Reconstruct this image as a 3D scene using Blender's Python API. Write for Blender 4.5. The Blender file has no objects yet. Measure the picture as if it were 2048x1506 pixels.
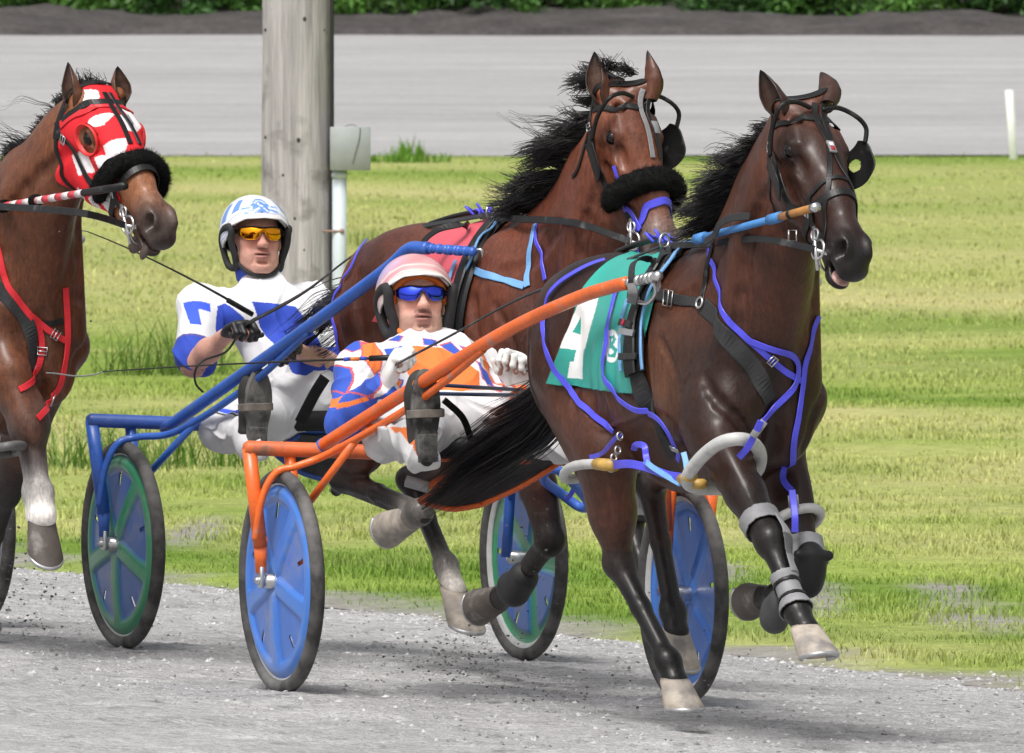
import bpy, bmesh, math, random
import numpy as np
from mathutils import Vector, Matrix
from mathutils.bvhtree import BVHTree
random.seed(7)
rng = np.random.default_rng(11)
R = math.radians
SC = bpy.context.scene
COL = SC.collection

# ------------------------------------------------------------------ camera
CAM_H, PITCH, FPX = 2.5, math.atan(923/25000), 25000.0
cam = bpy.data.cameras.new("camera"); cam_o = bpy.data.objects.new("camera", cam); COL.objects.link(cam_o)
cam_o.location = (0, 0, CAM_H); cam_o.rotation_euler = (math.pi/2-PITCH, 0, 0)
cam.sensor_width = 36.0; cam.sensor_fit = 'HORIZONTAL'; cam.lens = 36*FPX/2048
cam.clip_start = 0.5; cam.clip_end = 3000
cam.dof.use_dof = True; cam.dof.focus_distance = 39.5; cam.dof.aperture_fstop = 26
SC.camera = cam_o
# ------------------------------------------------------------------ sky, sun, exposure
SUN_EL, SUN_AZ = R(58), R(205)       # bright overcast, high light from behind the photographer
w = bpy.data.worlds.new("World"); SC.world = w; w.use_nodes = True
nt = w.node_tree; nt.nodes.clear()
sky = nt.nodes.new('ShaderNodeTexSky'); sky.sky_type = 'NISHITA'; sky.sun_disc = False
sky.sun_elevation = SUN_EL; sky.sun_rotation = SUN_AZ
sky.air_density = 1.0; sky.dust_density = 6.0; sky.ozone_density = 0.6
hs = nt.nodes.new('ShaderNodeHueSaturation'); hs.inputs['Saturation'].default_value = 0.22
bg = nt.nodes.new('ShaderNodeBackground'); bg.inputs['Strength'].default_value = 0.125
wo = nt.nodes.new('ShaderNodeOutputWorld')
nt.links.new(sky.outputs[0], hs.inputs['Color']); nt.links.new(hs.outputs[0], bg.inputs[0]); nt.links.new(bg.outputs[0], wo.inputs[0])
sl = bpy.data.lights.new("sun", 'SUN'); sl.energy = 1.75; sl.angle = R(17); sl.color = (1.0, .97, .93)
so = bpy.data.objects.new("sun", sl); COL.objects.link(so)
sv = Vector((math.sin(SUN_AZ)*math.cos(SUN_EL), math.cos(SUN_AZ)*math.cos(SUN_EL), math.sin(SUN_EL)))
so.rotation_euler = sv.to_track_quat('Z', 'Y').to_euler(); so.location = (0, 0, 30)
SC.view_settings.view_transform = 'Standard'; SC.view_settings.look = 'None'
SC.view_settings.exposure = 0.30; SC.view_settings.gamma = 1.0
SC.cycles.max_bounces = 6; SC.cycles.use_denoising = True

# ------------------------------------------------------------------ small vector helpers
def V3(*a): return np.array(a, float)
def unit(v): v = np.asarray(v, float); return v/ (np.linalg.norm(v)+1e-12)
CAM = V3(0, 0, CAM_H)
FW = V3(0, math.cos(PITCH), -math.sin(PITCH)); UP = V3(0, math.sin(PITCH), math.cos(PITCH)); RT = V3(1, 0, 0)
def ray(px, py): return unit(FW + RT*(px-1024)/FPX - UP*(py-753)/FPX)
def at(px, py, Y):                      # point of the ground plan distance Y seen at a photo position
    r = ray(px, py); return CAM + r*(Y/r[1])
def proj(p):
    q = np.asarray(p, float)-CAM; z = q@FW
    return 1024+FPX*(q@RT)/z, 753-FPX*(q@UP)/z
class Frame:                            # a vehicle frame: s forward, u to its left, z up
    def __init__(f, x, y, deg, z0=0, zs=0):
        a = R(deg); f.o = V3(x, y, z0); f.d = V3(math.sin(a), -math.cos(a), 0); f.n = V3(math.cos(a), math.sin(a), 0); f.zs = zs
    def w(f, p):
        p = np.asarray(p, float); s, u, z = p[..., 0:1], p[..., 1:2], p[..., 2:3]
        return f.o + s*f.d + u*f.n + (z+f.zs*u)*V3(0, 0, 1)
    def loc(f, p):
        q = np.asarray(p, float)-f.o; u = q@f.n
        return np.stack([q@f.d, u, q[..., 2]-f.zs*u], -1)
    def hp(f, px, py, u):               # photo position -> local point on the plane u = const
        r = ray(px, py); t = (u-(CAM-f.o)@f.n)/(r@f.n); return f.loc(CAM+r*t)
    def hs(f, px, py, s):
        r = ray(px, py); t = (s-(CAM-f.o)@f.d)/(r@f.d); return f.loc(CAM+r*t)

# ------------------------------------------------------------------ objects and tags
def tag(o, label=None, cat=None, group=None, kind=None):
    if label: o['label'] = label
    if cat: o['category'] = cat
    if group: o['group'] = group
    if kind: o['kind'] = kind
    return o
def thing(name, loc, label, cat, group=None):
    o = bpy.data.objects.new(name, None); COL.objects.link(o); o.location = tuple(loc); o.empty_display_size = .1
    return tag(o, label, cat, group)
def origin_of(parent):
    v = V3(0, 0, 0)
    while parent is not None: v += np.array(parent.location); parent = parent.parent
    return v
def mesh(name, verts, faces, mat, parent=None, col=None, smooth=True, mats=None, midx=None, label=None):
    """verts in world coordinates; faces: (N,4)/(N,3) array or list of lists"""
    verts = np.asarray(verts, float)
    if parent is not None: verts = verts - origin_of(parent)
    me = bpy.data.meshes.new(name)
    if isinstance(faces, np.ndarray) and faces.ndim == 2:
        n, k = faces.shape; tot = np.full(n, k, np.int32); loops = faces.ravel().astype(np.int32)
    else:
        tot = np.array([len(f) for f in faces], np.int32); loops = np.array([i for f in faces for i in f], np.int32); n = len(tot)
    me.vertices.add(len(verts)); me.vertices.foreach_set('co', verts.astype(np.float32).ravel())
    me.loops.add(len(loops)); me.loops.foreach_set('vertex_index', loops)
    me.polygons.add(n); st = np.zeros(n, np.int32); st[1:] = np.cumsum(tot)[:-1]
    me.polygons.foreach_set('loop_start', st); me.polygons.foreach_set('loop_total', tot)
    me.polygons.foreach_set('use_smooth', np.full(n, bool(smooth)))
    for m in (mats or [mat]): me.materials.append(m)
    if midx is not None: me.polygons.foreach_set('material_index', np.asarray(midx, np.int32))
    if col is not None:
        ca = me.color_attributes.new('Col', 'FLOAT_COLOR', 'POINT')
        c4 = np.ones((len(verts), 4), np.float32); c4[:, :3] = col; ca.data.foreach_set('color', c4.ravel())
    me.update(calc_edges=True); me.validate()
    o = bpy.data.objects.new(name, me); COL.objects.link(o)
    if parent is not None: o.parent = parent
    if label: o['label'] = label
    return o
class MB:                               # collects simple solids into one mesh
    def __init__(s): s.v = []; s.f = []; s.n = 0; s.m = []
    def add(s, v, f, m=0):
        v = np.asarray(v, float); s.v.append(v)
        for q in f: s.f.append([int(i)+s.n for i in q]); s.m.append(m)
        s.n += len(v); return s
    def tube(s, path, r, k=10, m=0, closed=False, caps=True, sq=None):
        s.add(*tube(path, r, k, closed, caps, sq), m=m); return s
    def box(s, c, ax, h, m=0, bev=.15):
        """box with axes ax (3 unit vectors) and half sizes h, corners chamfered"""
        c = np.asarray(c, float); A = [np.asarray(a, float) for a in ax]
        b = min(h)*bev; vs = []
        for k in range(3):
            for sx in (-1, 1):
                for (p, q) in ((-1, -1), (1, -1), (1, 1), (-1, 1)):
                    i, j = (k+1) % 3, (k+2) % 3
                    vs.append(c+A[k]*sx*h[k]+A[i]*p*(h[i]-b)+A[j]*q*(h[j]-b))
        vs = np.array(vs); bm = bmesh.new()
        for v in vs: bm.verts.new(v)
        r = bmesh.ops.convex_hull(bm, input=bm.verts); bm.verts.index_update()
        bmesh.ops.dissolve_limit(bm, angle_limit=.02, verts=bm.verts, edges=bm.edges)
        bm.verts.index_update(); bm.verts.ensure_lookup_table()
        s.add([list(v.co) for v in bm.verts], [[v.index for v in f.verts] for f in bm.faces], m); bm.free(); return s
    def ball(s, c, r, m=0, nu=12, nv=8, M=None):
        c = np.asarray(c, float); r = np.ones(3)*r; vs = [[0, 0, 1]]; fs = []
        for i in range(1, nv):
            t = math.pi*i/nv
            for j in range(nu):
                a = 2*math.pi*j/nu; vs.append([math.sin(t)*math.cos(a), math.sin(t)*math.sin(a), math.cos(t)])
        vs.append([0, 0, -1]); L = len(vs)-1
        for j in range(nu): fs.append([0, 1+j, 1+(j+1) % nu]); fs.append([L, 1+(nv-2)*nu+(j+1) % nu, 1+(nv-2)*nu+j])
        for i in range(nv-2):
            for j in range(nu):
                a = 1+i*nu+j; b = 1+i*nu+(j+1) % nu; fs.append([a, a+nu, b+nu, b])
        vs = np.array(vs)*r
        if M is not None: vs = vs@np.asarray(M)      # rows of M are the local axes
        s.add(vs+c, fs, m); return s
    def torus(s, c, axis, R_, r, m=0, nu=28, nv=8, up=None, e=1.0):
        c = np.asarray(c, float); ax = unit(axis); t = np.asarray(up if up is not None else ([0, 0, 1] if abs(ax[2]) < .9 else [1, 0, 0]), float)
        a = unit(np.cross(t, ax)); b = np.cross(ax, a)
        path = [c+R_*(math.cos(2*math.pi*i/nu)*a+e*math.sin(2*math.pi*i/nu)*b) for i in range(nu)]
        s.tube(path, r, nv, m, closed=True); return s
    def build(s, name, mat, parent=None, smooth=True, mats=None, label=None):
        return mesh(name, np.concatenate(s.v), s.f, mat, parent, smooth=smooth, mats=mats, midx=s.m if mats else None, label=label)
def smooth_path(P, n=8, closed=False):
    P = np.asarray(P, float); N = len(P); out = []
    rng_ = range(N if closed else N-1)
    for i in rng_:
        if closed: p0, p1, p2, p3 = P[i-1], P[i], P[(i+1) % N], P[(i+2) % N]
        else: p0, p1, p2, p3 = P[max(i-1, 0)], P[i], P[i+1], P[min(i+2, N-1)]
        for k in range(n):
            t = k/n; out.append(.5*((2*p1)+(-p0+p2)*t+(2*p0-5*p1+4*p2-p3)*t*t+(-p0+3*p1-3*p2+p3)*t**3))
    if not closed: out.append(P[-1])
    return np.array(out)
def frames(path, closed=False):
    P = np.asarray(path, float); N = len(P)
    if closed: T = np.roll(P, -1, 0)-np.roll(P, 1, 0)
    else: T = np.gradient(P, axis=0)
    T /= np.linalg.norm(T, axis=1)[:, None]+1e-12
    a = V3(0, 0, 1) if abs(T[0][2]) < .9 else V3(1, 0, 0)
    A = np.zeros((N, 3)); A[0] = unit(a-T[0]*(a@T[0]))
    for i in range(1, N): v = A[i-1]-T[i]*(A[i-1]@T[i]); A[i] = unit(v)
    return P, T, A, np.cross(T, A)
def tube(path, r, k=10, closed=False, caps=True, sq=None):
    P, T, A, B = frames(path, closed); N = len(P); r = np.ones(N)*r if np.ndim(r) == 0 else np.interp(np.linspace(0, 1, N), np.linspace(0, 1, len(r)), r)
    th = np.arange(k)*2*math.pi/k; sa, sb = sq or (1, 1)
    vs = (P[:, None]+r[:, None, None]*(np.cos(th)[None, :, None]*A[:, None]*sa+np.sin(th)[None, :, None]*B[:, None]*sb)).reshape(-1, 3)
    fs = []
    for i in range(N if closed else N-1):
        j = (i+1) % N
        for q in range(k): fs.append([i*k+q, i*k+(q+1) % k, j*k+(q+1) % k, j*k+q])
    if not closed and caps: fs.append(list(range(k))[::-1]); fs.append([(N-1)*k+q for q in range(k)])
    return vs, fs
def ribbon(path, nor, wdt, th):
    """flat strap: path points, outward normals, width, thickness"""
    P = np.asarray(path, float); N = len(P); T = np.gradient(P, axis=0); T /= np.linalg.norm(T, axis=1)[:, None]+1e-12
    Nn = np.asarray(nor, float); Nn = Nn-T*np.sum(Nn*T, 1)[:, None]; Nn /= np.linalg.norm(Nn, axis=1)[:, None]+1e-12
    S = np.cross(T, Nn); wd = np.ones(N)*wdt if np.ndim(wdt) == 0 else np.interp(np.linspace(0, 1, N), np.linspace(0, 1, len(wdt)), wdt)
    h = wd[:, None]/2
    prof = [(-1, 0), (-.85, 1), (.85, 1), (1, 0), (.85, -1), (-.85, -1)]
    vs = np.stack([P+S*h*a+Nn*(th/2*b) for a, b in prof], 1).reshape(-1, 3); k = 6; fs = []
    for i in range(N-1):
        for q in range(k): fs.append([i*k+q, i*k+(q+1) % k, (i+1)*k+(q+1) % k, (i+1)*k+q])
    fs.append(list(range(k))[::-1]); fs.append([(N-1)*k+q for q in range(k)])
    return vs, fs

# ------------------------------------------------------------------ materials
def mat(name, col, rough=.5, spec=.5, metal=0., vcol=False, bump=None, var=None, sheen=0., coat=0., coords='Object', extra=None, rvar=None):
    """principled material. bump=(scale, strength, distance[, stretch]); var=(scale, amount, detail[, stretch]) value variation"""
    m = bpy.data.materials.new(name); m.use_nodes = True; t = m.node_tree; b = t.nodes['Principled BSDF']; L = t.links.new
    b.inputs['Roughness'].default_value = rough; b.inputs['Metallic'].default_value = metal
    b.inputs['Specular IOR Level'].default_value = spec
    if sheen: b.inputs['Sheen Weight'].default_value = sheen; b.inputs['Sheen Roughness'].default_value = .4
    if coat: b.inputs['Coat Weight'].default_value = coat; b.inputs['Coat Roughness'].default_value = .15
    src = None
    if vcol: a = t.nodes.new('ShaderNodeVertexColor'); a.layer_name = 'Col'; src = a.outputs['Color']
    else:
        c = t.nodes.new('ShaderNodeRGB'); c.outputs[0].default_value = (*col, 1); src = c.outputs[0]
    tc = t.nodes.new('ShaderNodeTexCoord')
    def noise(scale, detail, stretch, rough_=.6):
        mp = t.nodes.new('ShaderNodeMapping'); mp.inputs['Scale'].default_value = stretch or (1, 1, 1)
        L(tc.outputs[coords], mp.inputs[0]); n = t.nodes.new('ShaderNodeTexNoise')
        n.inputs['Scale'].default_value = abs(scale); n.inputs['Detail'].default_value = detail; n.inputs['Roughness'].default_value = rough_
        if scale < 0: n.noise_type = 'RIDGED_MULTIFRACTAL'; n.normalize = True
        L(mp.outputs[0], n.inputs['Vector']); return n
    if var:
        for vv in (var if isinstance(var, list) else [var]):
            n = noise(vv[0], vv[2], vv[3] if len(vv) > 3 else None)
            r = t.nodes.new('ShaderNodeMapRange'); r.inputs['From Min'].default_value = .25; r.inputs['From Max'].default_value = .75
            r.inputs['To Min'].default_value = 1-vv[1]; r.inputs['To Max'].default_value = 1+vv[1]
            L(n.outputs['Fac'], r.inputs['Value'])
            mx = t.nodes.new('ShaderNodeVectorMath'); mx.operation = 'SCALE'; L(src, mx.inputs[0]); L(r.outputs[0], mx.inputs['Scale']); src = mx.outputs[0]
    if extra:                           # dirt: (colour, scale, lo, hi)
        n = noise(extra[1], 6, None); r = t.nodes.new('ShaderNodeMapRange'); r.inputs['From Min'].default_value = extra[2]; r.inputs['From Max'].default_value = extra[3]
        L(n.outputs['Fac'], r.inputs['Value']); mx = t.nodes.new('ShaderNodeMix'); mx.data_type = 'RGBA'
        L(r.outputs[0], mx.inputs['Factor']); L(src, mx.inputs['A']); mx.inputs['B'].default_value = (*extra[0], 1); src = mx.outputs['Result']
    if rvar:                            # roughness varies: (scale, lo, hi)
        n = noise(rvar[0], 5, None); r = t.nodes.new('ShaderNodeMapRange'); r.inputs['From Min'].default_value = .32; r.inputs['From Max'].default_value = .68; r.inputs['To Min'].default_value = rvar[1]; r.inputs['To Max'].default_value = rvar[2]
        L(n.outputs['Fac'], r.inputs['Value']); L(r.outputs[0], b.inputs['Roughness'])
    L(src, b.inputs['Base Color'])
    if bump:
        prev = None
        for bb in (bump if isinstance(bump, list) else [bump]):
            n = noise(bb[0], 5, bb[3] if len(bb) > 3 else None)
            bp = t.nodes.new('ShaderNodeBump'); bp.inputs['Strength'].default_value = bb[1]; bp.inputs['Distance'].default_value = bb[2]
            L(n.outputs['Fac'], bp.inputs['Height'])
            if prev is not None: L(prev, bp.inputs['Normal'])
            prev = bp.outputs['Normal']
        L(prev, b.inputs['Normal'])
    return m
def lin(*rgb): return tuple((c/255/12.92 if c/255 <= .04045 else ((c/255+.055)/1.055)**2.4) for c in rgb)

# ------------------------------------------------------------------ smooth-blended solids (numpy) -> one continuous mesh
class Solid:
    def __init__(s): s.p = []
    def cap(s, a, b, ra, rb, k=.03, col=0, sq=None, op=1):
        s.p.append(('c', V3(*a), V3(*b), ra, rb, k, col, None if sq is None else (unit(sq[0]), sq[1]), op)); return s
    def chain(s, pts, rs, k=.02, col=0, sq=None):
        cols = col if isinstance(col, (list, tuple)) else [col]*(len(pts)-1)
        for i in range(len(pts)-1): s.cap(pts[i], pts[i+1], rs[i], rs[i+1], k, cols[i], sq)
        return s
    def ell(s, c, r, k=.03, col=0, M=None, op=1):
        s.p.append(('e', V3(*c), np.array(r, float)*np.ones(3), np.eye(3) if M is None else np.array(M, float), k, col, op)); return s
    @staticmethod
    def dist(p, X, Y, Z):
        if p[0] == 'c':
            _, a, b, ra, rb, k, col, sq, op = p
            x, y, z = X-a[0], Y-a[1], Z-a[2]; ba = b-a
            if sq is not None:
                ax, f = sq; g = (1/f-1); t = (x*ax[0]+y*ax[1]+z*ax[2])*g; x = x+t*ax[0]; y = y+t*ax[1]; z = z+t*ax[2]; ba = ba+(ba@ax)*g*ax
            h = np.clip((x*ba[0]+y*ba[1]+z*ba[2])/(ba@ba+1e-12), 0, 1)
            d = np.sqrt((x-h*ba[0])**2+(y-h*ba[1])**2+(z-h*ba[2])**2)-(ra+(rb-ra)*h)
            return d*(min(1, sq[1]) if sq is not None else 1)
        _, c, r, M, k, col, op = p
        x, y, z = X-c[0], Y-c[1], Z-c[2]
        u = (x*M[0][0]+y*M[0][1]+z*M[0][2])/r[0]; v = (x*M[1][0]+y*M[1][1]+z*M[1][2])/r[1]; w_ = (x*M[2][0]+y*M[2][1]+z*M[2][2])/r[2]
        k0 = np.sqrt(u*u+v*v+w_*w_)+1e-9; k1 = np.sqrt((u/r[0])**2+(v/r[1])**2+(w_/r[2])**2)+1e-9
        return k0*(k0-1)/k1
    @staticmethod
    def bbox(p):
        if p[0] == 'c':
            m = max(p[3], p[4])*1.02; f = p[7][1] if p[7] is not None else 1
            m *= max(1, f); return np.minimum(p[1], p[2])-m, np.maximum(p[1], p[2])+m
        m = p[2].max(); e = np.sqrt(((p[3]*p[2][:, None])**2).sum(0)); return p[1]-e, p[1]+e
    def grid(s, h, inflate=0.):
        bb = [s.bbox(p) for p in s.p if p[-1] == 1]
        lo = np.min([b[0] for b in bb], 0)-.03-inflate; hi = np.max([b[1] for b in bb], 0)+.03+inflate
        n = np.ceil((hi-lo)/h).astype(int)+1; F = np.full(n, 1.0, np.float32)
        ax = [(lo[i]+h*np.arange(n[i])).astype(np.float32) for i in range(3)]
        for p in s.p:
            k = p[5] if p[0] == 'c' else p[4]; k = max(k, .002); l, u = s.bbox(p); mg = k+.02+2*h+max(inflate, 0)
            i0 = np.clip(np.floor((l-mg-lo)/h).astype(int), 0, n); i1 = np.clip(np.ceil((u+mg-lo)/h).astype(int)+1, 0, n)
            if np.any(i1 <= i0): continue
            sl_ = tuple(slice(i0[i], i1[i]) for i in range(3))
            d = s.dist(p, ax[0][sl_[0]][:, None, None], ax[1][sl_[1]][None, :, None], ax[2][sl_[2]][None, None, :]).astype(np.float32)
            a = F[sl_]
            if p[-1] == 1:
                t = np.clip(.5+.5*(a-d)/k, 0, 1); F[sl_] = a+(d-a)*t-k*t*(1-t)
            else:
                d = -d; t = np.clip(.5-.5*(a-d)/k, 0, 1); F[sl_] = a+(d-a)*t+k*t*(1-t)
        return F-np.float32(inflate), lo
    def eval(s, P):
        a = np.full(len(P), 1.0); lo, hi = P.min(0)-.12, P.max(0)+.12
        for p in s.p:
            l, u = s.bbox(p)
            if np.any(u < lo) or np.any(l > hi): continue
            k = max(p[5] if p[0] == 'c' else p[4], .002); d = s.dist(p, P[:, 0], P[:, 1], P[:, 2])
            if p[-1] == 1: t = np.clip(.5+.5*(a-d)/k, 0, 1); a = a+(d-a)*t-k*t*(1-t)
            else: d = -d; t = np.clip(.5-.5*(a-d)/k, 0, 1); a = a+(d-a)*t+k*t*(1-t)
        return a
    def onskin(s, pts, n=6, it=8):
        P = smooth_path(np.array(pts, float), n)
        for _ in range(it):
            d = s.eval(P); g = np.stack([s.eval(P+e)-d for e in np.eye(3)*.004], 1); g /= np.linalg.norm(g, axis=1)[:, None]+1e-9; P = P-g*np.clip(d, -.05, .05)[:, None]*.8
        return P, g
    def groove(s, pts, r=.012, depth=.010, k=.03, n=4):       # shallow furrow along the surface
        P, g = s.onskin(pts, n); Q = P+g*(r-depth+k*.25); S_ = [('c', Q[i], Q[i+1], r, r, k, 0, None, -1) for i in range(len(Q)-1)]; s.p += S_; return s
    def ridge(s, pts, r=.006, up=.003, k=.008, col=0, n=4):
        P, g = s.onskin(pts, n); Q = P+g*(up-r); s.p += [('c', Q[i], Q[i+1], r, r, k, col, None, 1) for i in range(len(Q)-1)]; return s
    def colors(s, P, pal, blur=.02):
        W = np.zeros(len(P)); C = np.zeros((len(P), 3))
        for p in s.p:
            if p[-1] != 1: continue
            l, u = s.bbox(p); mg = .12; m = np.all((P > l-mg) & (P < u+mg), 1)
            if not m.any(): continue
            Q = P[m]; d = s.dist(p, Q[:, 0], Q[:, 1], Q[:, 2]); wt = np.exp(-np.clip(d, -.06, .2)/blur)
            W[m] += wt; C[m] += wt[:, None]*np.array(pal[p[6] if p[0] == 'c' else p[5]])
        return C/(W[:, None]+1e-12)
    def mesh(s, h, inflate=0., smooth=2):
        F, lo = s.grid(h, inflate); return surface_nets(F, lo, h, smooth)
def surface_nets(F, lo, h, smooth=2):
    S = F < 0; n = F.shape
    c = [S[i:n[0]-1+i, j:n[1]-1+j, k:n[2]-1+k] for i in (0, 1) for j in (0, 1) for k in (0, 1)]
    anyi = c[0] | c[1] | c[2] | c[3] | c[4] | c[5] | c[6] | c[7]; alli = c[0] & c[1] & c[2] & c[3] & c[4] & c[5] & c[6] & c[7]
    act = anyi & ~alli; idx = np.argwhere(act); N = len(idx)
    ids = np.full(act.shape, -1, np.int32); ids[act] = np.arange(N, dtype=np.int32)
    acc = np.zeros((N, 3)); cnt = np.zeros(N)
    offs = [(i, j, k) for i in (0, 1) for j in (0, 1) for k in (0, 1)]
    val = {o: F[idx[:, 0]+o[0], idx[:, 1]+o[1], idx[:, 2]+o[2]] for o in offs}
    for o in offs:
        for a in range(3):
            if o[a] == 0:
                q = list(o); q[a] = 1; q = tuple(q); f0, f1 = val[o], val[q]; m = (f0 < 0) != (f1 < 0)
                t = f0[m]/(f0[m]-f1[m]); v = np.tile(np.array(o, float), (m.sum(), 1)); v[:, a] = t; acc[m] += v; cnt[m] += 1
    P = lo+h*(idx+acc/cnt[:, None]); quads = []
    for a in range(3):
        b, c_ = (a+1) % 3, (a+2) % 3
        sl0 = [slice(None)]*3; sl1 = [slice(None)]*3; sl0[a] = slice(0, n[a]-1); sl1[a] = slice(1, n[a])
        A, B = S[tuple(sl0)], S[tuple(sl1)]; e = np.argwhere(A != B)
        ok = (e[:, b] > 0) & (e[:, c_] > 0) & (e[:, b] < n[b]-1) & (e[:, c_] < n[c_]-1); e = e[ok]
        flip = A[e[:, 0], e[:, 1], e[:, 2]]
        def g(db, dc):
            q = e.copy(); q[:, b] += db; q[:, c_] += dc; return ids[q[:, 0], q[:, 1], q[:, 2]]
        Q = np.stack([g(-1, -1), g(0, -1), g(0, 0), g(-1, 0)], 1); Q[~flip] = Q[~flip][:, ::-1]; quads.append(Q)
    Q = np.concatenate(quads); Q = Q[(Q >= 0).all(1)]
    for _ in range(smooth): P = laplace(P, Q, .5)
    return P, Q
def laplace(P, Q, lam):
    k = Q.shape[1]; a = Q.ravel(); b = np.roll(Q, -1, 1).ravel(); N = len(P)
    cnt = np.bincount(a, minlength=N)+np.bincount(b, minlength=N); out = np.zeros_like(P)
    for i in range(3): out[:, i] = np.bincount(a, P[b, i], N)+np.bincount(b, P[a, i], N)
    return P+lam*(out/np.maximum(cnt, 1)[:, None]-P)
def vnormals(P, Q):
    n = np.cross(P[Q[:, 2]]-P[Q[:, 0]], P[Q[:, 3 if Q.shape[1] == 4 else 1]]-P[Q[:, 1 if Q.shape[1] == 4 else 0]]); N = np.zeros_like(P)
    for c in range(Q.shape[1]):
        for i in range(3): N[:, i] += np.bincount(Q[:, c], n[:, i], len(P))
    return N/(np.linalg.norm(N, axis=1)[:, None]+1e-12)
def ripple(P, f, seed=0, oct=3):           # smooth pseudo noise in [-1,1]
    r = np.random.default_rng(seed); out = np.zeros(len(P)); amp = 1.; tot = 0
    for o in range(oct):
        for _ in range(4):
            k = r.normal(size=3); k = k/np.linalg.norm(k)*f*(2**o)*r.uniform(.7, 1.3); out += amp*np.sin(P@k+r.uniform(0, 6.28)); tot += amp*.7
        amp *= .5
    return out/tot*1.6
class Skin:                              # surface queries on a built solid (world coordinates)
    def __init__(s, P, Q): s.t = BVHTree.FromPolygons(P.tolist(), Q.tolist())
    def near(s, p):
        r = s.t.find_nearest(Vector(p)); return np.array(r[0]), np.array(r[1])
    def hit(s, px, py):
        r = s.t.ray_cast(Vector(CAM), Vector(ray(px, py))); 
        if r[0] is not None: return np.array(r[0]), np.array(r[1])
        d = ray(px, py); best = None                    # beside the outline: nearest surface point to the ray
        for t in np.linspace(36, 47, 56):
            q = s.t.find_nearest(Vector(CAM+d*t))
            if best is None or q[3] < best[3]: best = q
        return np.array(best[0]), np.array(best[1])
    def line(s, pts, off=.004, n=6, closed=False, snap=True, step=.012):
        """pts: list of (px,py) photo positions on the surface or 3-D points; returns path hugging the surface and its normals"""
        P = []
        for p in pts:
            if len(p) == 2:
                h = s.hit(*p)
                if h is None: continue
                P.append(h[0])
            else: P.append(np.array(p, float))
        P = smooth_path(P, n, closed)
        d = np.r_[0, np.cumsum(np.linalg.norm(np.diff(P, axis=0), axis=1))]; m = max(4, int(d[-1]/step)); t = np.linspace(0, d[-1], m)
        P = np.stack([np.interp(t, d, P[:, i]) for i in range(3)], 1)
        A = []; B = []
        for p in P:
            c, nn = s.near(p)
            A.append(c); B.append(nn)
        A = np.array(A); B = np.array(B)
        for _ in range(3): B[1:-1] = (B[:-2]+B[1:-1]*2+B[2:])/4
        B /= np.linalg.norm(B, axis=1)[:, None]+1e-9
        if snap: P2 = A+B*off
        else:                              # bridge hollows: keep taut line where it lies outside
            sd = np.sum((P-A)*B, 1); P2 = A+B*np.maximum(sd, off)[:, None]
        for _ in range(2): P2[1:-1] = (P2[:-2]+2*P2[1:-1]+P2[2:])/4
        return P2, B
# ------------------------------------------------------------------ ground: inner track, infield, far track, bank
E0 = V3(-2.095, 51.15, 0); ED = unit(V3(.4157, -.9095, 0)); EN = V3(-ED[1], ED[0], 0)
def qdist(x, y): return (x-E0[0])*EN[0]+(y-E0[1])*EN[1]
def zg(x, y):
    q = np.maximum(qdist(x, y), -12.0); return np.where(q < 0, -.16-.05*q, -.16)
def n2(x, y, f, seed, oct=3, sx=1.):
    return ripple(np.stack([np.ravel(x)*sx, np.ravel(y), np.ravel(x)*0], 1), f, seed, oct).reshape(np.shape(x))
def sheet(name, us, vs, fn, m, kind='structure', col=None):
    U, V = np.meshgrid(us, vs, indexing='ij'); P = fn(U, V).reshape(-1, 3); nv = len(vs)
    i, j = np.meshgrid(np.arange(len(us)-1), np.arange(nv-1), indexing='ij'); a = (i*nv+j).ravel()
    o = mesh(name, P, np.stack([a, a+nv, a+nv+1, a+1], 1), m, col=None if col is None else col(P)); o['kind'] = kind; return o
track_m = mat('track_grit', (.42, .415, .415), rough=.95, spec=.2, var=[(.9, .14, 5, (.5, 1, 1)), (7, .16, 4, (.35, 1, 1)), (28, .24, 4, (.45, 1, 1)), (120, .38, 2, (.5, 1, 1))],
              bump=[(12, .5, .03), (40, .8, .02), (140, .9, .008)], extra=((.17, .165, .165), 7.5, .58, .78))
# inner track surface: q across (from the infield edge outwards), t along the rail
def track_pt(q, t, amp=1):
    x = E0[0]+ED[0]*t+EN[0]*q; y = E0[1]+ED[1]*t+EN[1]*q
    z = zg(x, y)+amp*np.clip(.3-q*3, .15, 1)*(.008*n2(q, t, 9, 3)+.006*n2(q, t, 31, 4, 2))
    return np.stack([x, y, z], -1)
sheet('track', np.r_[np.arange(-12, -5.5, .5), np.arange(-5.5, .6, .022)], np.r_[np.arange(-40, -8, 1.), np.arange(-8, 17, .035), np.arange(17, 46, 1.)], lambda q, t: track_pt(q, t), track_m)
sheet('outer_ground', [-80, -11.9], np.arange(-90, 91, 10.), lambda q, t: np.stack([E0[0]+ED[0]*t+EN[0]*q, E0[1]+ED[1]*t+EN[1]*q, 0*q+.43], -1), track_m)
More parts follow.
